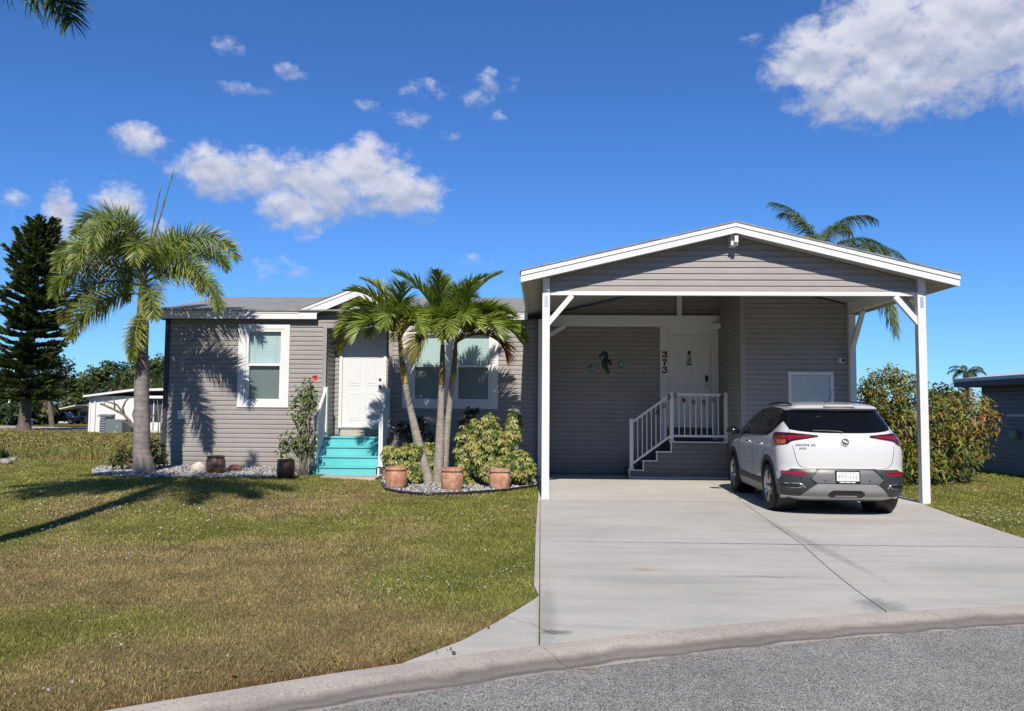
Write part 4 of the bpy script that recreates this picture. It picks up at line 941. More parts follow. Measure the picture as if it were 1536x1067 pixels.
# ------------------------------------------------------------------ door hanger and wall plaques
wy = RY-.03; x = AX(1033.5, 540, wy)
dh = empty('door_hanger', (x, wy, AZ(1033, 527, wy)), 'small hanging sign with a dark knob top and dark foot on the side door', 'sign')
z = AZ(1033, 529, wy); mb = MB(); mb.lathe([(0, -.02), (.032, -.018), (.038, 0), (.03, .012), (0, .012)], (x, wy-.012, z), 18, 'y'); mb.build('hook_disc', M['black'], dh, smooth=True)
mb = MB(); mb.tube([(x, wy-.015, z-.02), (x-.045, wy-.015, z-.115)], .004, 5); mb.tube([(x, wy-.015, z-.02), (x+.045, wy-.015, z-.115)], .004, 5); mb.box(x-.006, x+.006, wy-.025, wy-.012, z-.07, z-.03); mb.build('cord', M['black'], dh)
mb = MB(); mb.prism([(x-.03, z-.10), (x+.03, z-.10), (x+.052, z-.14), (x+.052, z-.26), (x-.052, z-.26), (x-.052, z-.14)], lambda u, v, d: (u, d, v), wy-.004, wy-.018); mb.build('board', plain('aged_tin', (.42, .42, .40), .5, var=.2, scale=40), dh, bevel=.003)
mb = MB()
for i, w in enumerate((.028, .036, .03)): mb.box(x-w, x+w, wy-.0205, wy-.0185, z-.16-.032*i, z-.148-.032*i)
mb.build('lettering', M['darkmetal'], dh)
mb = MB(); mb.box(x-.06, x+.055, wy-.022, wy-.003, z-.292, z-.262); mb.build('foot_bar', M['black'], dh, bevel=.004)
M['teal_metal'] = plain('dark_teal_metal', (.010, .042, .048), .4, .3, var=.35, scale=18)
M['fish_metal'] = plain('pale_teal_metal', (.20, .30, .31), .35, .5, var=.5, scale=25)
py_ = RY-.02
def curve_w(pts, ws, name, m, label, cat, y=py_, th=.03):
    mb = MB(); n = len(pts); vs = []
    for i, p in enumerate(pts):
        a = Vector(pts[max(0, i-1)]); b = Vector(pts[min(n-1, i+1)]); t = (b-a).normalized(); nn = Vector((-t.y, t.x))
        for k, (s, d) in enumerate(((-1, 0), (-.6, 1), (.6, 1), (1, 0))): q_ = Vector(p)+nn*ws[i]*s; vs.append((q_.x, y-d*th*(.4+.6*ws[i]/max(ws)), q_.y))
    mb.add(vs, [(4*i+j, 4*i+j+1, 4*i+j+5, 4*i+j+4) for i in range(n-1) for j in range(3)]+[(0, 1, 2, 3), (4*n-1, 4*n-2, 4*n-3, 4*n-4)])
    return mb
def W_(px, py): return (AX(px, py, py_), AZ(px, py, py_))
# sea horse: curved body, snout, fin and curled tail
bp = [(903, 531), (906, 529), (909.5, 531), (910, 535), (908, 539), (906.5, 544), (907, 549), (909, 553), (911.5, 556), (913, 559), (911, 561.5), (908.5, 560.5)]
bw = [.016, .038, .045, .04, .05, .065, .06, .045, .035, .026, .018, .010]
mb = curve_w([W_(*p) for p in bp], bw, '', None, '', '')
sn = curve_w([W_(*p) for p in ((905, 531), (901, 534), (899, 537.5))], [.04, .025, .018], '', None, '', '', th=.02); mb.add(sn.v, sn.f)
fn = curve_w([W_(*p) for p in ((909, 541), (914, 543), (917, 548))], [.05, .05, .02], '', None, '', '', th=.012); mb.add(fn.v, fn.f)
o = mb.build('wall_plaque', M['teal_metal'], smooth=True, autosm=40); tag(recenter(o), 'dark teal sea creature plaque on the shaded carport wall between two small fish', 'wall decoration')
def fish(cx, cy, s, flip, label):
    sg = -1 if flip else 1; root = curve_w([W_(cx+sg*s*a, cy+b*s) for a, b in ((-1., .05), (-.75, 0), (-.35, -.03), (.05, 0), (.35, .02), (.5, .02))], [.012*s/7, .05*s/7, .085*s/7, .07*s/7, .035*s/7, .02*s/7], '', None, '', '', th=.035)
    tl_ = curve_w([W_(cx+sg*s*a, cy+b*s) for a, b in ((.45, .02), (.75, .0), (1.05, -.05))], [.018*s/7, .05*s/7, .085*s/7], '', None, '', '', th=.012); root.add(tl_.v, tl_.f)
    f1 = curve_w([W_(cx+sg*s*a, cy+b*s) for a, b in ((-.45, -.35), (-.05, -.62), (.3, -.45))], [.02, .035, .012], '', None, '', '', th=.01); root.add(f1.v, f1.f)
    f2 = curve_w([W_(cx+sg*s*a, cy+b*s) for a, b in ((-.3, .4), (-.05, .68), (.12, .75))], [.02, .03, .012], '', None, '', '', th=.01); root.add(f2.v, f2.f)
    o = root.build('fish_plaque', M['fish_metal'], smooth=True, autosm=40); return tag(recenter(o), label, 'wall decoration', 'fish plaques on the carport wall')
fish(889.5, 553, 7.5, False, 'pale metal fish plaque, the lower left one on the dark carport wall')
fish(933.5, 547, 7.5, False, 'small pale fish plaque to the right of the teal sea creature plaque')
# ------------------------------------------------------------------ pots, urns, stones
def terra():
    t = NT('weathered_terracotta'); co = t.coord(world=True); a = t.noise(co, 7, 6, .7); b = t.noise(t.coord(world=True, scale=(1, 1, .6)), 14, 6, .75)
    c = t.ramp(a, [(.3, (.36, .14, .068)), (.7, (.54, .255, .14))]); c = t.mix(t.ramp(b, [(.48, (0, 0, 0)), (.64, (.8, .8, .8))]), c, (.62, .50, .42)); t.col(c); t.set(Roughness=.8); t.bump(b, .2, .004); return t.m
M['terra'] = terra()
def urnm():
    t = NT('brown_glaze'); co = t.coord(world=True); a = t.noise(co, 9, 6, .7); t.col(t.ramp(a, [(.34, (.055, .030, .018)), (.5, (.17, .085, .045)), (.66, (.38, .24, .14))])); t.set(Roughness=.35); t.bump(t.noise(co, 22, 4), .3, .008); return t.m
M['urn'] = urnm(); M['soil'] = plain('potting_soil', (.03, .022, .016), .95, bump=.5)
M['urn2'] = plain('dark_brown_glaze', (.045, .026, .018), .4, var=.5, scale=7)
def pot(px, py, r, h, name, m, label, group, prof=None):
    p = gat(px, py); root = empty(name, (p.x, p.y+r*.6, p.z+.005), label, 'pot', group); z = root.location.z; x, y = p.x, p.y+r*.6
    pr = prof or [(0, 0), (.80*r, 0), (.84*r, .01), (.95*r, .2*h), (r, .45*h), (.99*r, .62*h), (.92*r, .80*h), (.88*r, .84*h), (.98*r, .86*h), (1.0*r, .90*h), (.99*r, .95*h), (.94*r, .975*h), (.965*r, .985*h), (.95*r, h), (.85*r, h), (.83*r, .9*h)]
    mb = MB(); mb.lathe([(a, b+z) for a, b in pr], (x, y, 0), 40); mb.build('body', m, root, smooth=True, autosm=60)
    if prof is None:
        mb = MB()
        for s in (-1, 1): mb.tube([(x+s*r*.97, y-.03, z+h*.84), (x+s*r*1.10, y-.03, z+h*.80), (x+s*r*1.10, y-.03, z+h*.70), (x+s*r*.99, y-.03, z+h*.64)], .014, 7)
        mb.build('handles', m, root, smooth=True)
    mb = MB(); mb.lathe([(0, .88*h+z), (.86*r, .88*h+z)], (x, y, 0), 24); mb.build('soil', M['soil'], root)
    return root
pot(592, 735, .200, .405, 'terracotta_pot', M['terra'], 'whitewashed terracotta pot nearest the turquoise steps', 'terracotta pots in the palm bed')
pot(677, 738.5, .205, .42, 'terracotta_pot', M['terra'], 'terracotta pot directly in front of the right-hand palm trunk', 'terracotta pots in the palm bed')
pot(749, 736.5, .200, .385, 'terracotta_pot', M['terra'], 'redder terracotta pot among the yellow shrubs near the carport post', 'terracotta pots in the palm bed')
ur = lambda r, h: [(0, 0), (.72*r, 0), (.82*r, .08*h), (.97*r, .35*h), (r, .55*h), (.95*r, .78*h), (.86*r, .87*h), (.84*r, .90*h), (.93*r, .93*h), (.94*r, .98*h), (.88*r, h), (.76*r, h), (.74*r, .88*h)]
pot(319.5, 713, .190, .37, 'barrel_urn', M['urn'], 'mottled brown glazed barrel urn between a white stone and a red rock', 'brown urns along the wall', ur(.19, .37))
dk = lambda r, h: [(0, 0), (.86*r, 0), (.92*r, .05*h), (1.0*r, .3*h), (r, .5*h), (.96*r, .8*h), (.90*r, .88*h), (.94*r, .92*h), (.94*r, h), (.84*r, h), (.82*r, .9*h)]
U2 = pot(426, 718.5, .175, .365, 'barrel_urn', M['urn2'], 'dark brown urn with a seedling, left of the turquoise steps', 'brown urns along the wall', dk(.175, .365))
p = gat(773, 706); 
mb = MB(); mb.lathe([(0, 0), (.13, 0), (.16, .3), (.185, .36), (.185, .42), (.15, .42), (.14, .36)], (AX(766, 690, 16.3), 16.3, .03), 28); o = mb.build('terracotta_pot', M['terra'], smooth=True, autosm=50); tag(recenter(o), 'tall orange pot half hidden behind the yellow shrubs', 'pot', 'terracotta pots in the palm bed')
def rock(px, py, r, m, name, label):
    p = gat(px, py); rr = random.Random(px); mb = MB(); n, mm = 16, 10; mb.sphere((0, 0, 0), (1, 1, 1), n, mm); vs = []
    for v in mb.v:
        k = 1+.22*(float(fbm(v[0]*1.7+px, v[1]*1.7+v[2]*1.3, 4, 3))-.5)*2; vs.append((p.x+v[0]*r[0]*k, p.y+r[1]*.7+v[1]*r[1]*k, p.z+r[2]*.72+v[2]*r[2]*k))
    mb.v = vs; o = mb.build(name, m, smooth=True, autosm=35); tag(recenter(o), label, 'stone')
rock(296, 709, (.17, .13, .12), plain('white_stone', (.62, .56, .50), .85, var=.15, scale=9, bump=.4), 'white_stone', 'rounded white stone beside the mottled brown urn')
rock(350, 709, (.15, .11, .095), plain('red_rock', (.40, .16, .11), .8, var=.35, scale=10, bump=.5), 'red_rock', 'reddish rock lying at the wall right of the mottled brown urn')
for px, py, r, lab in ((6, 697, (.14, .11, .08), 'grey white rock under the spiky plant at the left edge'), (16, 694, (.10, .09, .07), 'smaller pale rock beside the spiky plant at the left edge')):
    rock(px, py, r, plain('pale_rock', (.30, .29, .27), .85, var=.3, scale=6, bump=.5), 'pale_rock', lab)
# little black garden lantern beside the steps
p = gat(574, 712); z = p.z; x, y = p.x+.02, p.y+.1
ln = empty('garden_lantern', (x, y, z), 'small black garden lantern between the step railing and a terracotta pot', 'lantern')
mb = MB(); mb.lathe([(0, .0), (.05, 0), (.05, .02), (.014, .03), (.014, .16), (.06, .17), (.065, .185)], (x, y, z), 14); mb.build('stem', M['black'], ln, smooth=True, autosm=40)
mb = MB(); mb.lathe([(.055, .185), (.06, .3)], (x, y, z), 8); mb.build('glass', M['screen'], ln)
mb = MB(); mb.lathe([(.085, .295), (.08, .31), (.03, .36), (.012, .375), (0, .39)], (x, y, z), 14); mb.build('cap', M['black'], ln, smooth=True, autosm=40)
# ------------------------------------------------------------------ palms
class Strip:
    """collects leaf blades and coloured tubes, with a colour at every vertex"""
    def __init__(s): s.v = []; s.q = []; s.t = []; s.c = []
    def blade(s, b, d, L, w, droop, nrm, c0, c1, seg=3):
        n0 = len(s.v); sd = d.cross(nrm)
        if sd.length < 1e-4: sd = d.cross(Vector((.3, .5, .8)))
        sd.normalize()
        for i in range(seg):
            t = i/seg; p = b+d*(L*t)+Vector((0, 0, -droop*L*t*t)); ww = w*(.55+.9*t if t < .4 else 1.0*(1-(t-.4)/.62))*.5; ww = max(ww, .002)
            s.v.append(p-sd*ww); s.v.append(p+sd*ww); c = [c0[k]+(c1[k]-c0[k])*t for k in range(3)]; s.c += [c, c]
        s.v.append(b+d*L+Vector((0, 0, -droop*L))); s.c.append(c1)
        for i in range(seg-1): a = n0+2*i; s.q.append((a, a+1, a+3, a+2))
        a = n0+2*(seg-1); s.t.append((a, a+1, a+2))
    def tube(s, pts, rad, c, n=6):
        m = MB(); m.tube(pts, rad, n, cap=False); n0 = len(s.v); s.v += [Vector(p) for p in m.v]; s.c += [c]*len(m.v); s.q += [tuple(i+n0 for i in f) for f in m.f]
    def build(s, name, m, parent=None):
        fc = []
        if s.q: fc.append(np.array(s.q))
        if s.t: fc.append(np.array(s.t))
        me = np_mesh(name, np.array([tuple(p) for p in s.v]), fc, np.array(s.c)); return link(name, me, m, parent)
def lerp3(a, b, t): return tuple(a[k]+(b[k]-a[k])*t for k in range(3))
def frond(rr, org, az, el, L, droop, leaf, n, style, w, cg, ct, parent, name='frond', stem=None, t0=.12, twist=0., rad=.022, pw=1.4, gdroop=None, sway=0.):
    S = Strip(); N = 26; pts = []; p = Vector(org); az = R_(az); el = R_(el); droop = R_(droop); fr = []
    for i in range(N+1):
        t = i/N; e = el-droop*t**pw; a = az+sway*t*t; T = Vector((math.cos(a)*math.cos(e), math.sin(a)*math.cos(e), math.sin(e)))
        hs = Vector((-math.sin(a), math.cos(a), 0)); U = hs.cross(T)*-1
        if U.z < 0 and abs(e) < 1.5: U = -U
        U = T.cross(hs).normalized()*-1; U = U if U.dot(Vector((-math.cos(a)*math.sin(e), -math.sin(a)*math.sin(e), math.cos(e)))) > 0 else -U
        if twist: q = Matrix.Rotation(twist*t, 3, T); hs = q @ hs; U = q @ U
        pts.append(p.copy()); fr.append((T, hs, U)); p = p+T*(L/N)
    st = stem or lerp3(cg, (.30, .28, .10), .5)
    S.tube(pts, [rad*(1-.88*i/N) for i in range(N+1)], st)
    for i in range(n):
        for sgn in (-1, 1):
            t = t0+(1-t0)*(i+rr.random())/n; f = t*N; k = min(int(f), N-1); b = pts[k].lerp(pts[k+1], f-k); T, H, U = fr[k]
            prof = min(1., .45+2.2*(t-t0))*(1.-.72*max(0, (t-.45)/.55)**1.5)
            l = leaf*prof*rr.uniform(.85, 1.12)
            a = R_(62-38*t+rr.uniform(-8, 8))
            if style == 'fox': be = rr.uniform(-1.5, 1.5); dr = rr.uniform(.05, .25); a = R_(74-34*t+rr.uniform(-9, 9))
            elif style == 'vee': be = R_(rr.uniform(18, 52)); dr = rr.uniform(.10, .38)
            elif style == 'queen': be = R_(rr.uniform(-35, 35)); dr = rr.uniform(.45, .95)
            else: be = R_(rr.uniform(-10, 40)); dr = rr.uniform(.3, .7)
            if gdroop is not None: dr *= gdroop
            lat = H*(sgn*math.cos(be))+U*math.sin(be); d = (T*math.cos(a)+lat*math.sin(a)).normalized()
            nrm = (U*math.cos(be)-H*(sgn*math.sin(be))).normalized()
            g = rr.uniform(.62, 1.35); c0 = tuple(x*g for x in cg); c1 = tuple(x*g for x in lerp3(cg, ct, rr.uniform(.3, 1)))
            S.blade(b, d, l, w*rr.uniform(.8, 1.2), dr, nrm, c0, c1)
    return S.build(name, M['palm'], parent)
def trunk(pts, rads, m, parent, name='trunk', n=18, ring=.0):
    P_ = []; R2 = []
    for i in range(len(pts)-1):
        a = Vector(pts[i]); b = Vector(pts[i+1]); k = max(2, int((b-a).length/.04))
        for j in range(k): t = j/k; P_.append(a.lerp(b, t)); R2.append(rads[i]+(rads[i+1]-rads[i])*t)
    P_.append(Vector(pts[-1])); R2.append(rads[-1])
    # ease the corners
    for _ in range(10): P_ = [P_[0]]+[(P_[i-1]+P_[i]*2+P_[i+1])/4 for i in range(1, len(P_)-1)]+[P_[-1]]
    if ring: R2 = [r*(1+ring*(.5+.5*math.cos(i*1.7))) for i, r in enumerate(R2)]
    mb = MB(); mb.tube(P_, R2, n); return mb.build(name, m, parent, smooth=True)
GREEN = (.075, .125, .022); LIME = (.20, .25, .045); DARKG = (.038, .075, .018); YEL = (.36, .27, .05)
# foxtail palm at the left corner of the house
FYp = 15.95; fb = Vector((-7.93, FYp, gz(-7.93, FYp)))
FP = empty('foxtail_palm', tuple(fb), 'foxtail palm with bushy plumes and grey trunk at the left corner of the house', 'palm tree')
c = at(214, 440, FYp); rr = random.Random(5)
P0 = lambda px, py: at(px, py, FYp)
trunk([fb+Vector((0, 0, -.05)), fb+Vector((0, 0, .12)), P0(212.5, 680), P0(213, 620), P0(212, 560), P0(213, 520)], [.26, .205, .165, .145, .135, .115], M['palmtrunk2'], FP, ring=.02)
trunk([P0(213, 522), P0(213.5, 490), P0(214.5, 440), P0(216, 400)], [.118, .125, .085, .05], plain('crownshaft_green', (.16, .17, .05), .5, var=.35, scale=5), FP, 'crownshaft')
FC, FT = (.165, .23, .05), (.41, .44, .115)
cr = P0(215, 425)
for az, el, L, dr, le, kw in ((178, 85, 2.6, 160, .42, {}), (248, 66, 2.4, 160, .42, {'pw': 1.1}), (290, 60, 1.9, 150, .40, {}), (262, 72, 2.5, 172, .42, {}), (-10, 28, 2.4, 118, .40, {}), (215, 55, 2.2, 140, .42, {}), (4, 60, 2.6, 126, .42, {}), (-14, 42, 2.1, 138, .42, {}), (190, 36, 2.3, 122, .42, {}), (176, 18, 2.3, 102, .40, {}), (275, -58, 1.25, 28, .27, {}), (200, -5, 1.9, 80, .38, {}),
                          (88, 66, 2.5, 110, .42, {}), (40, 58, 2.3, 120, .42, {}), (128, 40, 2.4, 120, .42, {}), (305, 8, 1.9, 88, .38, {})):
    cg, ct = (FC, FT) if el > 20 else (lerp3(FC, (.2, .17, .05), .2), lerp3(FT, YEL, .3))
    frond(rr, cr+Vector((0, 0, (el-30)*.006)), az, el, L*.92, dr, le*1.2, 215, 'fox', .024, cg, ct, FP, rad=.026, **kw)
frond(rr, P0(214, 470), 270, -70, 1.25, 20, .26, 60, 'fox', .018, (.22, .19, .05), (.42, .33, .10), FP, name='flower_stalk', rad=.02)
for a, b, r in (((217, 400), (259, 262), .022), ((216, 405), (239, 290), .018)):
    S = Strip(); pa, pb = P0(*a), P0(*b); S.tube([pa, pa.lerp(pb, .5)+Vector((.01, 0, 0)), pb], [r, r*.7, .004], (.19, .18, .06), 7)
    for k in range(26): t = .25+.75*k/26; S.blade(pa.lerp(pb, t), ((pb-pa).normalized()+Vector((rr.uniform(-.09, .09), rr.uniform(-.09, .09), 0))).normalized(), .28, .012, 0, Vector((0, -1, 0)), (.15, .17, .05), (.26, .25, .08))
    S.build('spear_leaf', M['palm'], FP)
# three Christmas palms from one clump
tri_base = gat(655, 729); TY = tri_base.y+.15
CG, CT = (.155, .235, .036), (.38, .43, .085)
ysh = plain('yellow_sheath', (.50, .31, .05), .5, var=.35, scale=9); gsh = plain('green_sheath', (.11, .125, .05), .45, var=.4, scale=7); bsh = plain('brown_sheath', (.24, .15, .07), .6, var=.4, scale=9)
def xmas(label, pts, yel, crown, fr, seed, shm, dy=0., lean_r=(.098, .068, .06, .052)):
    rr = random.Random(seed); y = TY+dy; Q = lambda p: at(p[0], p[1], y)
    b = Vector((Q(pts[0]).x, y, gz(Q(pts[0]).x, y)+.0)); root = empty('christmas_palm', tuple(b), label, 'palm tree', 'three palms from one clump in front of the big window')
    trunk([b+Vector((0, 0, -.04)), b.lerp(Q(pts[1]), .06)+Vector((0, 0, .02))]+[Q(p) for p in pts[1:]], [.145, .105]+[lean_r[min(i, 3)] for i in range(len(pts)-1)], M['palmtrunk'], root, ring=.03)
    a1 = Q(pts[-1]); y1 = Q(yel); c1 = Q(crown)
    trunk([a1+Vector((0, 0, -.01)), a1.lerp(y1, .5), y1], [.058, .064, .056], shm, root, 'leaf_sheath'); trunk([y1, y1.lerp(c1, .5), c1+Vector((0, 0, .06))], [.056, .050, .032], gsh, root, 'crownshaft')
    for az, el, L, dr, extra in fr:
        cg, ct, kw = CG, CT, dict(extra); 
        if kw.pop('old', 0): cg, ct = (.17, .16, .03), (.36, .28, .06)
        if kw.pop('dead', 0): cg, ct = (.15, .06, .03), (.30, .14, .06)
        if kw.pop('young', 0): cg, ct = (.18, .25, .04), (.40, .43, .10)
        st = kw.pop('stem', None)
        frond(rr, c1+Vector((rr.uniform(-.02, .02), rr.uniform(-.02, .02), rr.uniform(-.06, .05))), az, el, L, dr, kw.pop('leaf', .60), 84, 'vee', .029, cg, ct, root, stem=st or (.16, .19, .06), t0=.2, rad=.016, **kw)
O = {'old': 1}; Yg = {'young': 1}
xmas('leftmost of the three clumped palms, leaning left towards the steps', [(644, 728), (631, 680), (617, 620), (608, 577)], (604, 548), (599, 508),
     [(182, 52, 1.45, 122, O), (205, 46, 1.35, 105, {}), (152, 64, 1.45, 92, Yg), (232, 40, 1.25, 112, {}), (265, 58, 1.25, 125, {}), (100, 72, 1.3, 75, {}), (40, 62, 1.25, 95, {}), (300, 45, 1.3, 105, {}), (340, 55, 1.25, 100, {}), (170, 35, 1.45, 118, O), (160, 80, 1.5, 60, Yg), (190, 76, 1.5, 80, {}), (280, 78, 1.5, 80, {}), (220, 66, 1.45, 105, {}), (130, 50, 1.4, 105, {})], 21, ysh)
xmas('middle of the three clumped palms, upright with the highest crown', [(656, 729), (659, 680), (661, 620), (662.5, 578)], (663.5, 552), (664, 512),
     [(95, 84, 1.62, 45, Yg), (265, 80, 1.62, 58, {}), (150, 62, 1.35, 95, {}), (30, 62, 1.35, 95, {}), (225, 50, 1.3, 118, O), (315, 55, 1.3, 105, {}), (190, 55, 1.3, 110, {}), (350, 60, 1.45, 100, {}), (248, 22, 1.2, 112, O), (190, 78, 1.65, 60, {}), (340, 78, 1.65, 60, {}), (60, 70, 1.6, 70, {}), (285, 52, 1.35, 115, {}), (120, 55, 1.4, 100, {})], 22, bsh, -.05)
xmas('right of the three clumped palms, slim, with an orange dying frond', [(664, 722), (668, 670), (673, 620), (678, 574)], (680.5, 560), (684, 512),
     [(8, 50, 1.55, 112, {}), (-8, 38, 1.5, 98, {}), (24, 62, 1.5, 86, {}), (75, 76, 1.35, 70, {}), (285, 62, 1.3, 110, {}), (320, 48, 1.35, 112, {}), (345, 64, 1.45, 100, {}), (240, 55, 1.2, 105, {}), (-12, 30, 1.30, 118, {'dead': 1, 'stem': (.42, .24, .05)}), (150, 60, 1.35, 95, {}), (300, 78, 1.55, 75, {}), (20, 80, 1.7, 58, Yg), (160, 78, 1.5, 70, {}), (340, 40, 1.5, 100, {}), (265, 45, 1.25, 115, {}), (50, 48, 1.5, 100, {})], 23, ysh, .05, (.085, .06, .054, .05))
# the tall palm just outside the left edge: only frond tips and its long shadow enter the picture
TP = empty('tall_palm', (-5.95, 7.7, gz(-5.95, 7.7)), 'dark palm beside the lawn, only its hanging frond tips showing at the top left', 'palm tree'); rr = random.Random(8)
trunk([(-5.95, 7.7, -.05), (-5.95, 7.7, .2), (-6.05, 7.72, 3.0), (-6.25, 7.75, 5.2)], [.24, .17, .14, .12], M['palmtrunk2'], TP)
trunk([(-6.25, 7.75, 5.15), (-6.3, 7.75, 5.9)], [.12, .05], gsh, TP, 'crownshaft')
for az, el, L, dr in ((84, 72, 2.7, 60), (150, 42, 2.9, 110), (190, 32, 2.9, 110), (230, 40, 2.9, 110), (280, 35, 2.9, 110), (325, 35, 2.9, 105), (350, 32, 2.6, 95), (170, 55, 2.8, 110), (255, 55, 2.7, 110), (200, 10, 2.5, 80), (310, 12, 2.5, 80), (340, 8, 2.4, 75), (180, 0, 2.4, 70), (225, 5, 2.2, 70), (10, 62, 2.3, 95), (215, 62, 2.7, 115), (300, 60, 2.7, 115)):
    frond(rr, (-6.28, 7.75, 5.85), az, el, L, dr, .62, 150, 'fox', .030, DARKG, GREEN, TP, rad=.026)
# queen palm behind the house, seen above and beside the carport roof
QP = empty('queen_palm', (8.9, 25.5, gz(8.9, 25.5)), 'feathery queen palm standing behind the right end of the carport', 'palm tree'); rr = random.Random(9)
qc = at(1226, 392, 25.5)
trunk([(8.9, 25.5, -.3), (8.95, 25.5, 2.), tuple(qc)], [.2, .16, .12], M['palmtrunk2'], QP)
for az, el, L, dr in ((170, 86, 2.6, 80), (120, 82, 2.6, 80), (4, 78, 2.75, 108), (40, 74, 2.7, 108), (-60, 5, 4.2, 88), (-72, 0, 4.3, 84), (-50, 8, 3.9, 95), (-66, -12, 4.2, 72), (0, 50, 2.6, 110), (200, 40, 2.8, 110), (245, 40, 2.8, 110), (295, 20, 3.0, 100), (325, 26, 3.3, 100), (130, 60, 2.7, 112)):
    frond(rr, qc, az, el, L, dr, .70, 130, 'queen', .030, (.09, .14, .05), (.20, .26, .10), QP, rad=.03, stem=(.14, .17, .07))
# small palm far beyond the neighbour's roof
DP = empty('distant_palm', (23.2, 44, gz(23.2, 44)), 'small palm crown showing just above the grey neighbouring roof', 'palm tree'); rr = random.Random(10)
dc = at(1450, 560, 44); trunk([(23.2, 44, -.4), tuple(dc)], [.2, .13], M['palmtrunk2'], DP)
for k in range(11): frond(rr, dc, k*33, rr.uniform(15, 65), 1.05, 100, .3, 26, 'queen', .045, (.05, .09, .03), (.12, .17, .06), DP, rad=.03)
# ------------------------------------------------------------------ leafy plants
def leaves(name, P_, Nrm, size, cols_, m, parent=None, asp=.45, droop=.25, up=None):
    """one leaf (6 verts, folded along the midrib) at each point"""
    n = len(P_); rng = RNG; a = rng.normal(0, 1, (n, 3)); Nrm = Nrm/np.linalg.norm(Nrm, axis=1, keepdims=True)
    d = a-Nrm*(a*Nrm).sum(1, keepdims=True)*.75
    if up is not None: d = d+up
    d /= np.linalg.norm(d, axis=1, keepdims=True); s = np.cross(d, Nrm); s /= np.linalg.norm(s, axis=1, keepdims=True)+1e-9; nn = np.cross(s, d)
    size = np.asarray(size).reshape(-1, 1)*np.ones((n, 1)); w = size*asp*.5; g = np.array([[0, 0, -1.]])*size*droop
    V = np.empty((n, 6, 3)); V[:, 0] = P_; V[:, 1] = P_+d*size*.42+s*w+nn*w*.35; V[:, 2] = P_+d*size*.42-s*w+nn*w*.35; V[:, 3] = P_+d*size*.5+g*.2; V[:, 4] = P_+d*size+g; V[:, 5] = P_+d*size*.1
    i = 6*np.arange(n)[:, None]; F = np.concatenate([i+np.array([[0, 3, 1]]), i+np.array([[1, 3, 4]]), i+np.array([[0, 2, 3]]), i+np.array([[2, 4, 3]])])
    cc = np.repeat(cols_, 6, 0).reshape(n, 6, 3).copy(); cc[:, 3] *= .85
    me = np_mesh(name, V.reshape(-1, 3), [F], np.clip(cc.reshape(-1, 3), 0, 1)); return link(name, me, m, parent)
def lobe_pts(lobes, n, shell=.55, lump=.22, seed=1, zmin=None):
    rng = np.random.default_rng(seed); w = np.array([l[3]*l[4]+l[4]*l[5]+l[3]*l[5] for l in lobes]); w = w/w.sum()
    k = rng.choice(len(lobes), n, p=w); L = np.array(lobes)[k]
    d = rng.normal(0, 1, (n, 3)); d /= np.linalg.norm(d, axis=1, keepdims=True)
    r = rng.uniform(shell, 1.0, n)**.6; r *= 1+lump*(fbm(d[:, 0]*2.3+k*3.1+5, d[:, 1]*2.3+d[:, 2]*2.9, seed, 3)-.5)*2
    P_ = L[:, :3]+d*r[:, None]*L[:, 3:6]
    if zmin is not None: keep = P_[:, 2] > zmin; return P_[keep], d[keep], k[keep]
    return P_, d, k
def rosettes(name, P_, Dn, size, palette, parent, nleaf=7, seed=3, asp=.42):
    """umbrella leaf whorls, each of drooping leaflets"""
    rng = np.random.default_rng(seed); n = len(P_); ax = Dn*.55+np.array([0, -.25, .75]); ax /= np.linalg.norm(ax, axis=1, keepdims=True)
    r0 = rng.normal(0, 1, (n, 3)); e1 = np.cross(ax, r0); e1 /= np.linalg.norm(e1, axis=1, keepdims=True); e2 = np.cross(ax, e1)
    sz = size*rng.uniform(.7, 1.25, n); V = np.empty((n, nleaf, 6, 3)); C = np.empty((n, nleaf, 6, 3)); base = palette[rng.choice(len(palette), n)]
    for j in range(nleaf):
        a = 2*np.pi*j/nleaf+rng.normal(0, .12, n); d = e1*np.cos(a)[:, None]+e2*np.sin(a)[:, None]; dr = rng.uniform(.25, .75, n)[:, None]; dd = d-ax*dr*.9; dd /= np.linalg.norm(dd, axis=1, keepdims=True)
        s = np.cross(dd, ax); s /= np.linalg.norm(s, axis=1, keepdims=True); nn = np.cross(s, dd); l = (sz*rng.uniform(.8, 1.15, n))[:, None]; w = l*asp*.5
        V[:, j, 0] = P_+dd*l*.06; V[:, j, 1] = P_+dd*l*.55+s*w+nn*w*.2; V[:, j, 2] = P_+dd*l*.55-s*w+nn*w*.2; V[:, j, 3] = P_+dd*l*.55; V[:, j, 4] = P_+dd*l-np.array([0, 0, 1.])*l*.18; V[:, j, 5] = P_+dd*l*.3
        g = rng.uniform(.8, 1.2, n)[:, None]; C[:, j, :] = (base*g)[:, None]; mid = np.array([.05, .10, .02]); fl = rng.uniform(.2, .8, n)[:, None]
        C[:, j, 3] = base*g*(1-fl)+mid*fl; C[:, j, 0] = C[:, j, 3]
    m_ = n*nleaf; i = 6*np.arange(m_)[:, None]; F = np.concatenate([i+np.array([[0, 3, 1]]), i+np.array([[1, 3, 4]]), i+np.array([[0, 2, 3]]), i+np.array([[2, 4, 3]])])
    me = np_mesh(name, V.reshape(-1, 3), [F], np.clip(C.reshape(-1, 3), 0, 1)); return link(name, me, M['leaf'], parent)
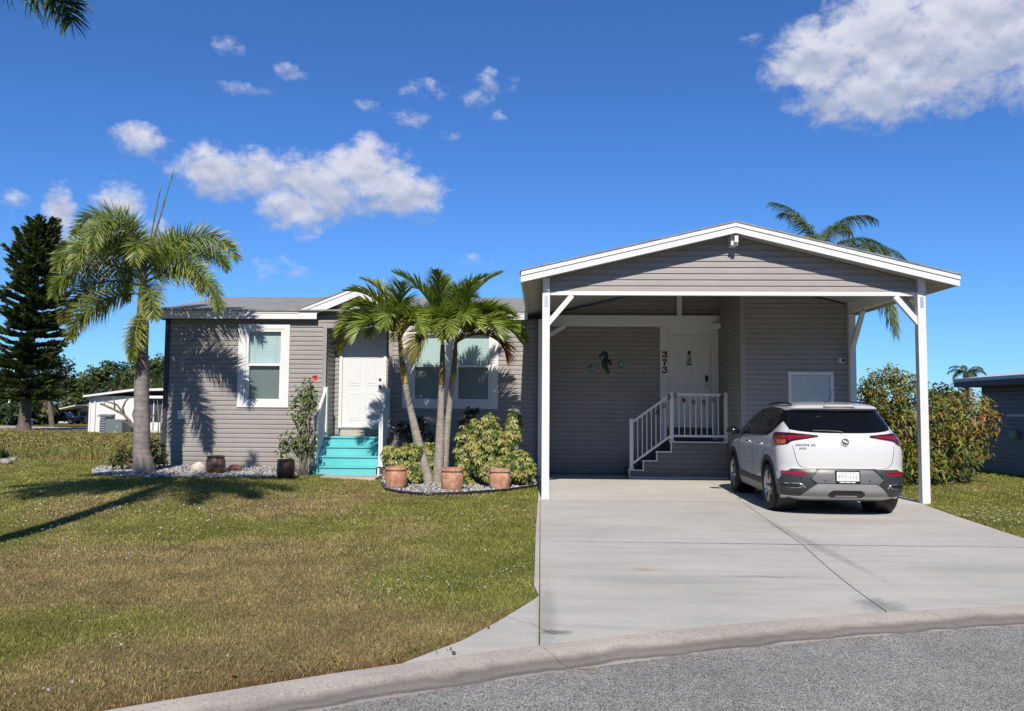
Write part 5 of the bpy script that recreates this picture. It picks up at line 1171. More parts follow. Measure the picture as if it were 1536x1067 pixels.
def stems(pairs, m, parent, name='stems', r0=.014, seed=4):
    rr = random.Random(seed); mb = MB()
    for a, b in pairs:
        a = Vector(a); b = Vector(b); mid = a.lerp(b, .5)+Vector((rr.uniform(-.06, .06), rr.uniform(-.06, .06), rr.uniform(-.04, .06)))*max(.4, (b-a).length); mb.tube([a, a.lerp(mid, .6), mid, mid.lerp(b, .6), b], [r0, r0*.9, r0*.75, r0*.55, r0*.3], 6)
    return mb.build(name, m, parent, smooth=True)
YP = np.array([(.58, .52, .16), (.52, .48, .13), (.45, .44, .11), (.30, .34, .08), (.13, .19, .04), (.05, .095, .022), (.64, .58, .27)])
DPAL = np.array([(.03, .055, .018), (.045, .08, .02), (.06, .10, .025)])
def schef(label, spec, y, n, size, seed, pal=YP, foot=None, dark=.22):
    """spec: lobes as (px, py, rx px, rz px, dy, ry)"""
    rng = np.random.default_rng(seed); lobes = []
    for px, py, rx_, rz_, dy, ry_ in spec: q = at(px, py, y+dy); k = (y+dy)/CF; lobes.append((q.x, q.y, q.z, rx_*k, ry_, rz_*k))
    fx = foot[0] if foot is not None else lobes[0][0]; fy = foot[1] if foot is not None else y; root = empty('variegated_shrub', (fx, fy, gz(fx, fy)), label, 'shrub', 'variegated shrubs in the palm bed')
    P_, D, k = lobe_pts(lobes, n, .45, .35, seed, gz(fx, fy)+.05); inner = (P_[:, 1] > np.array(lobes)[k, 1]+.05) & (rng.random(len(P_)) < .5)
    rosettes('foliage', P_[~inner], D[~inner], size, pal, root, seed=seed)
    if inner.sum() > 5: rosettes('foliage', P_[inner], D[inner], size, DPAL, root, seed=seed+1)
    stems([((fx+rng.uniform(-.12, .12), fy+rng.uniform(-.1, .1), gz(fx, fy)), (l[0]+rng.uniform(-.5, .5)*l[3], l[1], l[2]+rng.uniform(-.2, .6)*l[5])) for l in lobes for _ in range(4)], M['twig'], root, seed=seed)
    return root
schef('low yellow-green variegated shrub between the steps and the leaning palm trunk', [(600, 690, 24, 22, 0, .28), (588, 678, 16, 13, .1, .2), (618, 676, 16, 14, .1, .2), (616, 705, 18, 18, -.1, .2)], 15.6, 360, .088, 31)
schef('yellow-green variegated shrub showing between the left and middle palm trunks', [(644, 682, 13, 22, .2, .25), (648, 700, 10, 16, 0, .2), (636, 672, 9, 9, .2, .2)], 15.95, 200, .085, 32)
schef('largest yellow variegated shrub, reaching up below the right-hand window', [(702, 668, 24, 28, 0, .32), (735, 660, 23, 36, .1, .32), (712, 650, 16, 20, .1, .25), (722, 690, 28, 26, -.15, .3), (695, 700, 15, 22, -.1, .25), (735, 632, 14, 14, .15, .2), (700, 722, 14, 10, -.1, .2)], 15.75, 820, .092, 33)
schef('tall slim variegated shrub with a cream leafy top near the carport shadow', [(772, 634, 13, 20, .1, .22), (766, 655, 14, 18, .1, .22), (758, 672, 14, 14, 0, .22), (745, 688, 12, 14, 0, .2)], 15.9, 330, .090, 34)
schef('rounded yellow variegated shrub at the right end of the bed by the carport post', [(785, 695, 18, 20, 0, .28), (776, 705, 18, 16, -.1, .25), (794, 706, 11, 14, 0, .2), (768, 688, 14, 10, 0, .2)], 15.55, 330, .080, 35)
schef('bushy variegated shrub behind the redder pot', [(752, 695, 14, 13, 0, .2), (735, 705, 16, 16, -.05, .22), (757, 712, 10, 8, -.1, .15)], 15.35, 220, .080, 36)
# a dark green bush under the right window, and the one behind the palms
def bush(name, label, spec, y, n, size, pal, seed, foot=None, asp=.45, cat='shrub', stem_m=None, droop=.2, lobes=None, ns=5, group=None, shell=.35):
    rng = np.random.default_rng(seed)
    if lobes is None:
        lobes = []
        for px, py, rx_, rz_, dy, ry_ in spec: q = at(px, py, y+dy); k = (y+dy)/CF; lobes.append((q.x, q.y, q.z, rx_*k, ry_, rz_*k))
    fx, fy = foot if foot is not None else (lobes[0][0], lobes[0][1]); z = gz(fx, fy); root = empty(name, (fx, fy, z), label, cat, group)
    P_, D, k = lobe_pts(lobes, n, shell, .4, seed, z+.03); pal = np.array(pal); c = pal[rng.choice(len(pal), len(P_))]*rng.uniform(.7, 1.3, (len(P_), 1))
    leaves('foliage', P_, D*.6+np.array([0, -.2, .6])+rng.normal(0, .35, P_.shape), size*rng.uniform(.4, 1.6, len(P_)), c, M['leaf'], root, asp, droop)
    stems([((fx+rng.uniform(-.1, .1), fy+rng.uniform(-.08, .08), z-.02), (l[0]+rng.uniform(-.6, .6)*l[3], l[1]+rng.uniform(-.5, .5)*l[4], l[2]+rng.uniform(-.4, .7)*l[5])) for l in lobes for _ in range(ns)], stem_m or M['twig'], root, seed=seed, r0=.014)
    return root
bush('dark_shrub', 'dark green leafy shrub against the wall behind the leaning palm trunk', [(606, 640, 13, 9, 0, .2), (628, 634, 13, 9, .05, .2), (616, 652, 18, 12, .1, .2), (640, 660, 14, 14, .1, .2)], 17.2, 330, .11, [(.02, .035, .018), (.035, .06, .025), (.05, .08, .03)], 41, foot=(-2.9, 17.2))
bush('dark_shrub', 'small dark green shrub top showing under the right window', [(708, 618, 11, 7, 0, .18), (700, 632, 10, 9, 0, .18)], 16.9, 170, .10, [(.025, .045, .02), (.04, .07, .025)], 42, foot=(-1.5, 16.9))
bush('hibiscus_shrub', 'tall leafy green shrub with one red flower left of the turquoise steps', [(458, 590, 17, 18, 0, .25), (450, 612, 18, 20, 0, .25), (468, 600, 11, 20, 0, .22), (455, 635, 15, 22, 0, .22), (436, 660, 17, 14, -.05, .22), (428, 672, 12, 12, -.05, .2), (452, 668, 16, 20, 0, .2), (466, 660, 9, 26, 0, .2), (462, 575, 8, 8, 0, .15)], 16.5, 1050, .085, [(.08, .13, .025), (.14, .20, .04), (.05, .09, .02), (.20, .25, .06), (.035, .06, .018)], 43, foot=(AX(456, 715, 16.5), 16.5), stem_m=M['palebark'], ns=4, asp=.5)
hq = at(473, 567.5, 16.35); HF = [o for o in bpy.data.objects if o.name.startswith('hibiscus_shrub')][0]
mb = MB()
for k in range(5):
    a = 2*math.pi*k/5; d = Vector((math.cos(a), -.45, math.sin(a))); s = Vector((-math.sin(a), 0, math.cos(a)))*.03; mb.add([hq, hq+d*.035+s, hq+d*.065+s*.4, hq+d*.065-s*.4, hq+d*.035-s], [(0, 1, 2, 3, 4)])
mb.tube([hq, hq+Vector((0, -.07, 0))], .004, 5); mb.build('flower', plain('red_petal', (.55, .02, .03), .5), HF)
bush('low_shrub', 'straggly dark green shrub around the foot of the foxtail palm', [(190, 682, 17, 12, 0, .3), (177, 692, 12, 9, -.1, .25), (232, 672, 15, 12, .3, .3), (240, 690, 12, 14, .3, .25), (205, 690, 16, 12, .4, .3)], 16.5, 480, .10, [(.03, .05, .02), (.05, .08, .025), (.07, .10, .03), (.12, .07, .03)], 44, foot=(-8.2, 16.5))
bush('seedling', 'sparse dark seedling growing in the dark brown urn', [(422, 690, 7, 4, 0, .08), (432, 691, 7, 4, 0, .08)], U2.location.y, 26, .10, [(.04, .035, .025), (.05, .06, .025)], 45, foot=(U2.location.x, U2.location.y), cat='plant', ns=2)
# croton hedge on the right
CPAL = [(.20, .23, .04), (.14, .19, .035), (.32, .29, .05), (.38, .25, .04), (.36, .19, .04), (.07, .10, .025), (.26, .27, .05), (.15, .07, .03)]
hy = 17.2
HE = bush('croton_hedge', 'big croton bush with mottled green, yellow and orange leaves beside the carport', [(1330, 590, 36, 42, 0, .8), (1300, 610, 26, 38, .1, .6), (1345, 640, 48, 48, 0, .8), (1395, 625, 46, 46, .2, .8), (1440, 625, 46, 40, .3, .8), (1465, 632, 24, 36, .4, .6), (1420, 665, 46, 36, .1, .7), (1360, 690, 55, 30, -.2, .7), (1440, 675, 36, 30, .3, .6), (1332, 562, 12, 14, 0, .35), (1310, 580, 14, 16, 0, .4), (1395, 700, 30, 26, -.3, .5), (1360, 575, 22, 16, .1, .5)], hy, 9000, .092, CPAL, 51, foot=(8.0, 17.2), asp=.42, droop=.35, stem_m=M['twig'], ns=6, shell=.5)
a_ = [c for c in HE.children if c.name.startswith('foliage')][0].data; cc = np.empty(len(a_.vertices)*4, np.float32); a_.attributes['Col'].data.foreach_get('color', cc); cc = cc.reshape(-1, 4); vv_ = np.empty(len(a_.vertices)*3, np.float32); a_.vertices.foreach_get('co', vv_); vv_ = vv_.reshape(-1, 3)
vx = vv_[::6].repeat(6, 0)[:len(vv_)]; warm = np.clip(fbm(vx[:, 0]*1.3, vx[:, 2]*1.6+vx[:, 1]*.5, 61, 3)*2.2-.78, 0, 1)[:, None]*np.clip((vx[:, 2]-.25)/.5, 0, 1)[:, None]; gr = np.array([.55, .95, .6]); cc[:, :3] = cc[:, :3]*(1-.55*(1-warm))+cc[:, :3]*gr*.55*(1-warm); cc[:, :3] = np.where(warm > .62, cc[:, :3]*np.array([1.15, .84, .7]), cc[:, :3]); a_.attributes['Col'].data.foreach_set('color', cc.ravel())
bush('hedge_shrub', 'dark twiggy green shrub under the croton bush behind the car', [(1300, 690, 24, 36, 0, .5), (1330, 705, 26, 24, -.1, .5), (1318, 660, 22, 30, .2, .5)], 16.6, 900, .10, [(.03, .05, .018), (.05, .075, .02), (.09, .10, .03), (.10, .06, .03)], 52, foot=(7.0, 16.6), ns=10)
bush('hedge_shrub', 'thin grey green shrub at the foot of the croton bush on the lawn side', [(1430, 705, 34, 22, 0, .5), (1405, 715, 24, 16, -.2, .4)], 17.3, 420, .10, [(.08, .10, .035), (.11, .13, .045), (.05, .075, .025)], 53, foot=(8.9, 17.3), ns=10)
# spiky plant at the left edge
SPK = empty('spiky_plant', tuple(gat(2, 692)), 'dark spiky leafed plant at the left edge of the lawn above pale rocks', 'plant'); rr = random.Random(3); S = Strip(); b = SPK.location+Vector((0, .1, .05))
for k in range(70):
    a = rr.uniform(0, 6.28); e = rr.uniform(.15, 1.4); d = Vector((math.cos(a)*math.cos(e), math.sin(a)*math.cos(e), math.sin(e))); S.blade(b, d, rr.uniform(.35, .65), .045, rr.uniform(.1, .5), Vector((0, 0, 1)), (.03, .05, .02), (.07, .10, .035))
S.build('foliage', M['palm'], SPK)
# leafless frangipani and the pale saplings beside the white house
FR = empty('bare_tree', tuple(gat(213, 668)), 'leafless branching small tree behind the foxtail palm trunk in front of the white house', 'tree'); FYb = FR.location.y; q = lambda px, py, d=0: at(px, py, FYb+d)
mb = MB()
for path, r in (([(214, 668), (213, 655), (206, 645), (196, 634), (186, 622), (172, 615), (157, 608), (151, 606)], .075), ([(186, 622), (184, 612), (188, 603), (194, 596)], .05), ([(186, 622), (176, 608), (166, 604), (155, 602)], .045), ([(172, 615), (172, 606), (170, 596)], .035), ([(196, 634), (190, 626)], .04), ([(206, 645), (196, 638), (186, 632), (178, 631)], .045), ([(206, 645), (202, 632), (199, 622), (202, 612)], .045), ([(213, 655), (216, 640), (213, 625), (219, 612)], .05), ([(216, 640), (224, 628), (232, 622)], .045), ([(157, 608), (156, 604)], .03)):
    P_ = [q(x, y, .1*math.sin(i*2+x)) for i, (x, y) in enumerate(path)]; mb.tube(P_, [r*(1-.55*i/len(P_)) for i in range(len(P_))], 7)
mb.build('branches', M['twig'], FR, smooth=True)
for k, (px, py) in enumerate(((236, 600), (244, 606))):
    pb = gat(237+4*k, 655); r_ = empty('sapling', tuple(pb), ('pale bare sapling left of its neighbour by the corner of the house', 'pale bare sapling nearest the corner of the house')[k], 'sapling', 'bare saplings by the house corner'); mb = MB(); mb.tube([pb, at(238+3*k, 630, pb.y), at(px, py, pb.y)], [.035, .025, .012], 6); mb.tube([at(238+3*k, 630, pb.y), at(247, 612+4*k, pb.y)], [.02, .008], 6); mb.build('stem', M['palebark'], r_, smooth=True)
# ------------------------------------------------------------------ trees far off on the left
def norfolk():
    rng = np.random.default_rng(77); b = gat(35, 646); y = b.y; topp = at(63, 341, y); root = empty('norfolk_pine', tuple(b), 'tall dark Norfolk pine with tiered branches at the left edge', 'tree')
    trunk([b+Vector((0, 0, -.1)), b+Vector((.05, 0, .5)), b.lerp(topp, .4), topp], [.62, .42, .26, .05], M['bark'], root, n=12)
    H = topp.z-b.z; cs = []; P_ = []; D = []; mb = MB()
    tiers = 29
    for i in range(tiers):
        t = .15+.84*i/(tiers-1); c = b.lerp(topp, min(.995, t+rng.uniform(-.012, .012))); prof = float(np.interp(t, [.15, .3, .6, .8, .93, .99], [2.4, 2.7, 2.45, 2.05, 1.4, .85]))*(.88+.14*math.sin(i*2.1)); nb = 9
        for j in range(nb):
            a = 2*math.pi*j/nb+rng.uniform(0, 1)+i*.7; L = prof*rng.uniform(.62, 1.14); up = .12+.75*t*t+rng.uniform(-.13, .13); d = Vector((math.cos(a), math.sin(a), 0)); s = Vector((-math.sin(a), math.cos(a), 0))
            pt = lambda u: c+d*(L*u)+Vector((0, 0, L*up*u*u*1.1-.10*L*u))
            mb.tube([pt(0), pt(.5), pt(1)], [.045, .03, .012], 5, cap=False)
            m = int(18+L*17)
            for u in np.linspace(.12, 1, m):
                q_ = pt(u); wd = .24*L*(1-.55*u)*.5+.10
                for sg in (-1, 1):
                    e = q_+s*(sg*wd*rng.uniform(.3, 1))+d*(wd*.6); P_.append(tuple(q_.lerp(e, rng.uniform(.3, 1)))); D.append(tuple((e-q_).normalized()*.6+d*.5+Vector((0, 0, .45))))
                P_.append(tuple(q_)); D.append(tuple(d+Vector((0, 0, .5))))
    mb.build('branches', M['bark'], root)
    P_ = np.array(P_); D = np.array(D); n = len(P_); P_ = P_+rng.normal(0, .04, P_.shape); D = D+rng.normal(0, .17, D.shape); D /= np.linalg.norm(D, axis=1, keepdims=True)
    # each sprig: two crossed narrow blades along its own direction
    sz = rng.uniform(.25, .55, n)[:, None]; r0 = rng.normal(0, 1, (n, 3)); s = np.cross(D, r0); s /= np.linalg.norm(s, axis=1, keepdims=True); u = np.cross(s, D); w = .075
    V = np.stack([P_, P_+D*sz*.4+s*w, P_+D*sz, P_+D*sz*.4-s*w, P_+D*sz*.4+u*w, P_+D*sz*.4-u*w], 1).reshape(-1, 3); i = 6*np.arange(n)[:, None]
    F = np.concatenate([i+np.array([[0, 1, 2, 3]]), i+np.array([[0, 4, 2, 5]])]); g = rng.uniform(.6, 1.4, (n, 1)); base = np.array([.07, .105, .038]); alt = np.array([.17, .20, .065]); k = rng.uniform(0, 1, (n, 1)) < .25
    c = np.where(k, alt, base)*g; link('needles', np_mesh('needles', V, [F], np.repeat(c, 6, 0)), M['leaf'], root); return root, topp
NP_, ntop = norfolk()
# bird perched on its tip
bp_ = at(62.5, 337, NP_.location.y); mb = MB(); mb.sphere(bp_, (.26, .16, .17), 12, 8); mb.sphere(bp_+Vector((-.2, 0, .19)), (.11, .1, .11), 10, 7); mb.tube([bp_+Vector((-.27, 0, .19)), bp_+Vector((-.42, 0, .15))], [.04, .008], 6); mb.tube([bp_+Vector((.15, 0, -.02)), bp_+Vector((.5, 0, -.16))], [.09, .03], 6); mb.tube([bp_+Vector((0, .03, -.1)), bp_+Vector((0, .03, -.30))], .015, 5); mb.tube([bp_+Vector((0, -.03, -.1)), bp_+Vector((0, -.03, -.30))], .015, 5)
o = mb.build('bird', M['charcoal'], smooth=True); tag(recenter(o), 'small dark bird perched on the tip of the Norfolk pine', 'bird')
def tree(name, label, base, lobes, n, size, pal, seed, tr=.2, group=None, bm=None):
    rng = np.random.default_rng(seed); b = Vector(base); root = empty(name, tuple(b), label, 'tree', group); top_ = Vector((np.mean([l[0] for l in lobes]), np.mean([l[1] for l in lobes]), np.mean([l[2] for l in lobes])))
    trunk([b+Vector((0, 0, -.2)), b.lerp(top_, .5), top_], [tr, tr*.75, tr*.35], bm or M['bark'], root, n=10)
    mb = MB(); st_ = b.lerp(top_, .45)
    for l in lobes: mb.tube([st_, st_.lerp(Vector(l[:3]), .6)+Vector((0, 0, -.2)), Vector(l[:3])], [tr*.5, tr*.35, tr*.15], 6)
    mb.build('limbs', bm or M['bark'], root, smooth=True)
    P_, D, k = lobe_pts(lobes, n, .4, .5, seed); pal = np.array(pal); tint = rng.uniform(.75, 1.25, (len(lobes), 1))[k]; c = pal[rng.choice(len(pal), len(P_))]*rng.uniform(.65, 1.35, (len(P_), 1))*tint
    leaves('crown', P_, D*.7+np.array([0, -.15, .6])+rng.normal(0, .4, P_.shape), size*rng.uniform(.6, 1.4, len(P_)), c, M['leaf'], root, .6, .2); return root
b = gat(79, 641); y = b.y
tree('leaning_tree', 'dark leaning tree trunk with a dense dark crown right of the Norfolk pine', tuple(b), [(at(px, py, y).x, y+d, at(px, py, y).z, r*y/CF, r*y/CF*.9, q_*y/CF) for px, py, r, q_, d in ((78, 548, 20, 20, 0), (92, 565, 16, 18, .6), (62, 560, 22, 18, -.4), (84, 585, 16, 14, 0), (40, 570, 22, 20, 1), (18, 560, 20, 24, 0), (100, 548, 10, 12, 0), (60, 590, 22, 12, .8))], 2800, .30, [(.022, .036, .014), (.035, .055, .018), (.05, .07, .02)], 71, tr=.26)
WP = [[(.05, .085, .02), (.075, .11, .025), (.10, .135, .03)], [(.035, .065, .02), (.055, .085, .025)], [(.09, .12, .03), (.13, .15, .04), (.07, .10, .025)]]
specs = [(8, 600, 30, 30, 88, 0), (-20, 580, 30, 44, 100, 1), (30, 618, 18, 16, 84, 1), (62, 612, 20, 20, 95, 1), (105, 585, 26, 28, 118, 0), (135, 572, 24, 30, 124, 2), (165, 566, 26, 30, 128, 0), (150, 590, 22, 22, 112, 1), (192, 568, 24, 32, 126, 1), (222, 560, 24, 32, 128, 0), (245, 556, 22, 34, 130, 2), (268, 565, 22, 36, 128, 1), (118, 606, 16, 16, 105, 2), (210, 585, 18, 22, 118, 2), (236, 582, 18, 24, 116, 0), (50, 600, 24, 26, 116, 2), (290, 560, 26, 36, 130, 0)]
words = ['at the far left edge behind the Norfolk pine', 'tallest, beyond the left edge of the view', 'low and dark below the pine branches', 'just right of the pine trunk', 'above the dark pickup truck', 'left of the white house roof, rounded', 'above the left part of the white house roof', 'low, above the dark parked truck roof', 'above the middle of the white house roof', 'right behind the foxtail palm trunk', 'pale green, left of the house corner', 'hidden mostly behind the house corner', 'small pale one above the far grey roof', 'pale one low over the white house roof', 'dark one low by the foxtail palm trunk', 'pale green between the pine and the leaning trunk', 'farthest right behind the taupe house']
for i, ((px, py, rx_, rz_, y, kk), wd) in enumerate(zip(specs, words)):
    k = y/CF; c = at(px, py, y); rng = np.random.default_rng(100+i); L = [(c.x, y, c.z, rx_*k*.8, 2.6, rz_*k*.75)]
    for _ in range(5): L.append((c.x+rng.uniform(-.75, .75)*rx_*k, y+rng.uniform(-2, 2), c.z+rng.uniform(-.7, .55)*rz_*k, rx_*k*rng.uniform(.3, .5), 1.6, rz_*k*rng.uniform(.28, .45)))
    L.append((c.x, y, gz(c.x, y)+1.2, rx_*k*.7, 1.5, 1.3))
    tree('woodland_tree', 'distant leafy tree '+wd, (c.x, y, gz(c.x, y)), L, 1500, .62, WP[kk], 200+i, tr=.3, group='trees of the far wood')
def sabal(px, py, y, label, seed):
    rr = random.Random(seed); c = at(px, py, y); root = empty('cabbage_palm', (c.x, y, gz(c.x, y)), label, 'palm tree', 'cabbage palms before the far wood'); trunk([(c.x, y, gz(c.x, y)-.2), tuple(c)], [.22, .2], M['palmtrunk2'], root, n=10); S = Strip()
    for k in range(34):
        a = rr.uniform(0, 6.28); e = rr.uniform(-.9, 1.2); d = Vector((math.cos(a)*math.cos(e), math.sin(a)*math.cos(e), math.sin(e))); s = Vector((-math.sin(a), math.cos(a), 0)); tip = c+d*1.1; S.tube([c, tip], [.03, .02], (.1, .12, .04), 4); dead = e < -.45; cg = (.22, .16, .08) if dead else (.05, .08, .025)
        for j in range(11): f = (j-5)/5*1.25; dd = (d*math.cos(f)+s*math.sin(f)).normalized(); S.blade(tip, dd, 1.15*(1-.25*abs(f)), .10, .45, Vector((0, 0, 1)), cg, tuple(x*1.7 for x in cg))
    S.build('fronds', M['palm'], root)
for i, (px, py, y, lab) in enumerate(((183, 574, 92, 'cabbage palm over the middle of the white house roof'), (176, 592, 86, 'shorter cabbage palm over the white house roof, left of the trunk'), (243, 582, 90, 'cabbage palm between the foxtail trunk and the house corner'), (228, 570, 96, 'cabbage palm just right of the foxtail palm trunk'), (68, 600, 92, 'cabbage palm right of the Norfolk pine trunk'))): sabal(px, py, y, lab, 300+i)
# line of slim dark treetops beyond the hedge on the right
for i, px in enumerate((1300, 1322, 1345, 1398, 1404, 1410, 1417, 1424, 1432, 1440, 1448)):
    y = 95+3*(i % 3); rng = np.random.default_rng(400+i); c = at(px, 582+rng.uniform(-4, 5), y); L = [(c.x, y, c.z-2.5, 1.0, 1., 2.6), (c.x, y, c.z-4.5, 1.9, 1.6, 2.6), (c.x+rng.uniform(-.3, .3), y, c.z-.6, .45, .5, 1.2)]
    tree('slim_tree', 'distant slim dark treetop in the row beyond the croton bush, '+['first', 'second', 'third', 'fourth', 'fifth', 'sixth', 'seventh', 'eighth', 'ninth', 'tenth', 'eleventh'][i]+' from the left', (c.x, y, gz(c.x, y)), L, 420, .5, [(.03, .05, .02), (.045, .065, .025)], 400+i, tr=.15, group='slim trees on the right horizon')

# unseen trees added past the turning circle to block low sky, darkening the carport
rng = np.random.default_rng(5); L = []
for k in range(46): L.append((-62+2.7*k+rng.uniform(-1, 1), -35+rng.uniform(-3, 3), rng.uniform(3, 9), 3.6, 2.6, rng.uniform(3.2, 5.)))
P_, D, k = lobe_pts(L, 9000, .45, .4, 6, .1); c = np.array([(.045, .07, .022), (.06, .09, .025), (.03, .05, .018)])[rng.choice(3, len(P_))]*rng.uniform(.7, 1.3, (len(P_), 1))
o = leaves('sky_blocking_trees', P_, D, rng.uniform(.8, 1.7, len(P_)), c, M['leaf'], None, .7); tag(o, kind='stuff')
# ------------------------------------------------------------------ the white crossover
def tab(p):
    xs = [a for a, _ in p]; ys = [b for _, b in p]; n = len(p); m = []
    d = [(ys[i+1]-ys[i])/(xs[i+1]-xs[i]) for i in range(n-1)]
    for i in range(n):
        if i == 0: m.append(d[0])
        elif i == n-1: m.append(d[-1])
        elif d[i-1]*d[i] <= 0: m.append(0.)
        else: m.append(2*d[i-1]*d[i]/(d[i-1]+d[i]))
    def f(x):
        if x <= xs[0]: return ys[0]
        if x >= xs[-1]: return ys[-1]
        i = 0
        while xs[i+1] < x: i += 1
        h = xs[i+1]-xs[i]; t = (x-xs[i])/h
        return ys[i]*(1+2*t)*(1-t)**2+m[i]*h*t*(1-t)**2+ys[i+1]*t*t*(3-2*t)+m[i+1]*h*t*t*(t-1)
    return f
cw = tab([(.22, .82), (.30, .855), (.42, .872), (.55, .882), (.70, .893), (.85, .900), (.93, .896), (.99, .880), (1.06, .868), (1.12, .850), (1.2, .812), (1.3, .762), (1.4, .712), (1.48, .668), (1.53, .628), (1.57, .565), (1.60, .47), (1.62, .33), (1.632, .12)])
cyr = tab([(.22, -.60), (.30, -.75), (.38, -.825), (.50, -.845), (.62, -.83), (.69, -.80), (.80, -.80), (.95, -.79), (1.05, -.772), (1.12, -.745), (1.18, -.71), (1.22, -.68), (1.30, -.61), (1.40, -.525), (1.485, -.452), (1.50, -.47), (1.52, -.535), (1.545, -.545), (1.565, -.50), (1.585, -.38), (1.605, -.15), (1.62, .1), (1.632, .4)])
cyf = tab([(.22, 3.2), (.30, 3.40), (.45, 3.48), (.65, 3.49), (.80, 3.44), (.90, 3.32), (.96, 3.08), (1.0, 2.75), (1.04, 2.42), (1.10, 2.22), (1.2, 2.05), (1.3, 1.88), (1.4, 1.68), (1.48, 1.5), (1.53, 1.36), (1.57, 1.2), (1.60, 1.0), (1.62, .8), (1.632, .6)])
cD = tab([(.22, .30), (.5, .42), (.7, .40), (1.0, .40), (1.2, .46), (1.4, .42), (1.55, .36), (1.60, .25), (1.632, .06)])
NX = 2.8
def tap(y): return 1-.012*max(0, (y-1.2)/1.6)**2-.010*max(0, (.9-y)/1.4)**2
def cS(phi, z, s=1):
    w, D, yr = cw(z), cD(z), cyr(z)
    if phi < 0: phi = -phi; s = -s
    if phi <= 1:
        a = phi*math.pi/2; x = w*max(0, math.sin(a))**(2/NX); y = yr+D*(1-max(0, math.cos(a))**(2/NX))
    else: x = w; y = yr+D+(phi-1)
    return Vector((s*x*tap(y), y, z))
def phix(x, z):
    r = min(.9999, abs(x)/(cw(z)*tap(cyr(z)+.1))); return math.copysign(math.asin(r**(NX/2))/(math.pi/2), x)
def cSide(y, z, s):
    w, D, yr = cw(z), cD(z), cyr(z)
    if y >= yr+D: x = w
    else: c = min(1, max(0, 1-(y-yr)/D)); x = w*(1-c**NX)**(1/NX)
    return Vector((s*x*tap(y), y, z))
def outline(z, nr=16, ns=26, nf=12):
    w, D, yr, yf = cw(z), cD(z), cyr(z), cyf(z); Df = min(.75, (yf-yr-D)*.45); pts = []
    for i in range(nr+1): p = cS(i/nr, z); pts.append((p.x, p.y))
    for i in range(1, ns): y = yr+D+(yf-Df-yr-D)*i/ns; pts.append((w*tap(y), y))
    for i in range(nf+1):
        a = math.pi/2*(1-i/nf); y = yf-Df*(1-max(0, math.cos(a))**(2/2.3)); pts.append((w*max(0, math.sin(a))**(2/2.3)*tap(y), y))
    return pts+[(-x, y) for x, y in pts[-2:0:-1]]
def gridp(mb, G_, off=.004, skirt=True, back=.012):
    """raised skin over the body: grid of surface points pushed out along its own normal"""
    r, c = len(G_), len(G_[0]); N = []
    for i in range(r):
        row = []
        for j in range(c):
            a = G_[min(i+1, r-1)][j]-G_[max(i-1, 0)][j]; b = G_[i][min(j+1, c-1)]-G_[i][max(j-1, 0)]; n = a.cross(b)
            if n.length < 1e-9: n = G_[i][j]-Vector((0, 1.2, .8))
            n.normalize()
            if n.dot(G_[i][j]-Vector((0, 1.2, .8))) < 0: n = -n
            row.append(n)
        N.append(row)
    vs = [G_[i][j]+N[i][j]*off for i in range(r) for j in range(c)]; fs = [(i*c+j, i*c+j+1, (i+1)*c+j+1, (i+1)*c+j) for i in range(r-1) for j in range(c-1)]
    if skirt:
        ring = [(0, j) for j in range(c)]+[(i, c-1) for i in range(1, r)]+[(r-1, j) for j in range(c-2, -1, -1)]+[(i, 0) for i in range(r-2, 0, -1)]
        n0 = len(vs); vs += [G_[i][j]-N[i][j]*back for i, j in ring]; m = len(ring)
        fs += [(ring[k][0]*c+ring[k][1], ring[(k+1) % m][0]*c+ring[(k+1) % m][1], n0+(k+1) % m, n0+k) for k in range(m)]
    return mb.add(vs, fs)
def rows_patch(mb, rows, nc=16, off=.004, s=1, back=.012):
    """rows: (z, phi_a, phi_b)"""
    return gridp(mb, [[cS(a+(b-a)*j/nc, z, s) for j in range(nc+1)] for z, a, b in rows], off, True, back)
def cols_patch(mb, cols, nr=8, off=.004, s=1, back=.012, fn='phi'):
    """cols: (phi or y, z0, z1)"""
    f = (lambda u, z: cS(u, z, s)) if fn == 'phi' else (lambda u, z: cSide(u, z, s))
    return gridp(mb, [[f(u, z0+(z1-z0)*j/nr) for j in range(nr+1)] for u, z0, z1 in cols], off, True, back)
def dens(k, n=3):
    o = []
    for a, b in zip(k, k[1:]):
        for i in range(n): o.append(tuple(a[q]+(b[q]-a[q])*i/n for q in range(len(a))))
    return o+[k[-1]]
def paint():
    t = NT('white_car_paint'); t.col((.66, .66, .67)); t.set(Roughness=.32); t.b.inputs['Coat Weight'].default_value = .9; t.b.inputs['Coat Roughness'].default_value = .02; return t.m
M['paint'] = paint(); M['cladding'] = plain('grey_black_cladding', (.022, .022, .024), .6, var=.1)
M['bumper'] = plain('dark_grey_bumper', (.036, .037, .042), .4, var=.04); M['bumper2'] = plain('mid_grey_insert', (.135, .135, .145), .4, var=.03); M['skid'] = plain('silver_skid', (.36, .365, .37), .38, .3, var=.03)
M['carglass'] = plain('dark_car_glass', (.005, .006, .008), .06, var=0, spec=.16); M['alloy'] = plain('alloy', (.42, .42, .43), .25, .9, var=.03); M['tyre'] = plain('tyre_rubber', (.018, .018, .019), .8, var=.15, bump=.2)
def lens(name, c, rough=.12):
    t = NT(name); v = t.noise(t.coord(scale=(60, 4, 90)), 4, 2); t.col(t.ramp(v, [(.3, tuple(x*.45 for x in c)), (.65, c)])); t.set(Roughness=rough); t.b.inputs['Coat Weight'].default_value = 1; t.b.inputs['Coat Roughness'].default_value = .02; return t.m
M['redlens'] = lens('red_lens', (.36, .006, .010)); M['amber'] = lens('amber_lens', (.5, .12, .015)); M['reddark'] = lens('dark_red_lens', (.05, .003, .005))
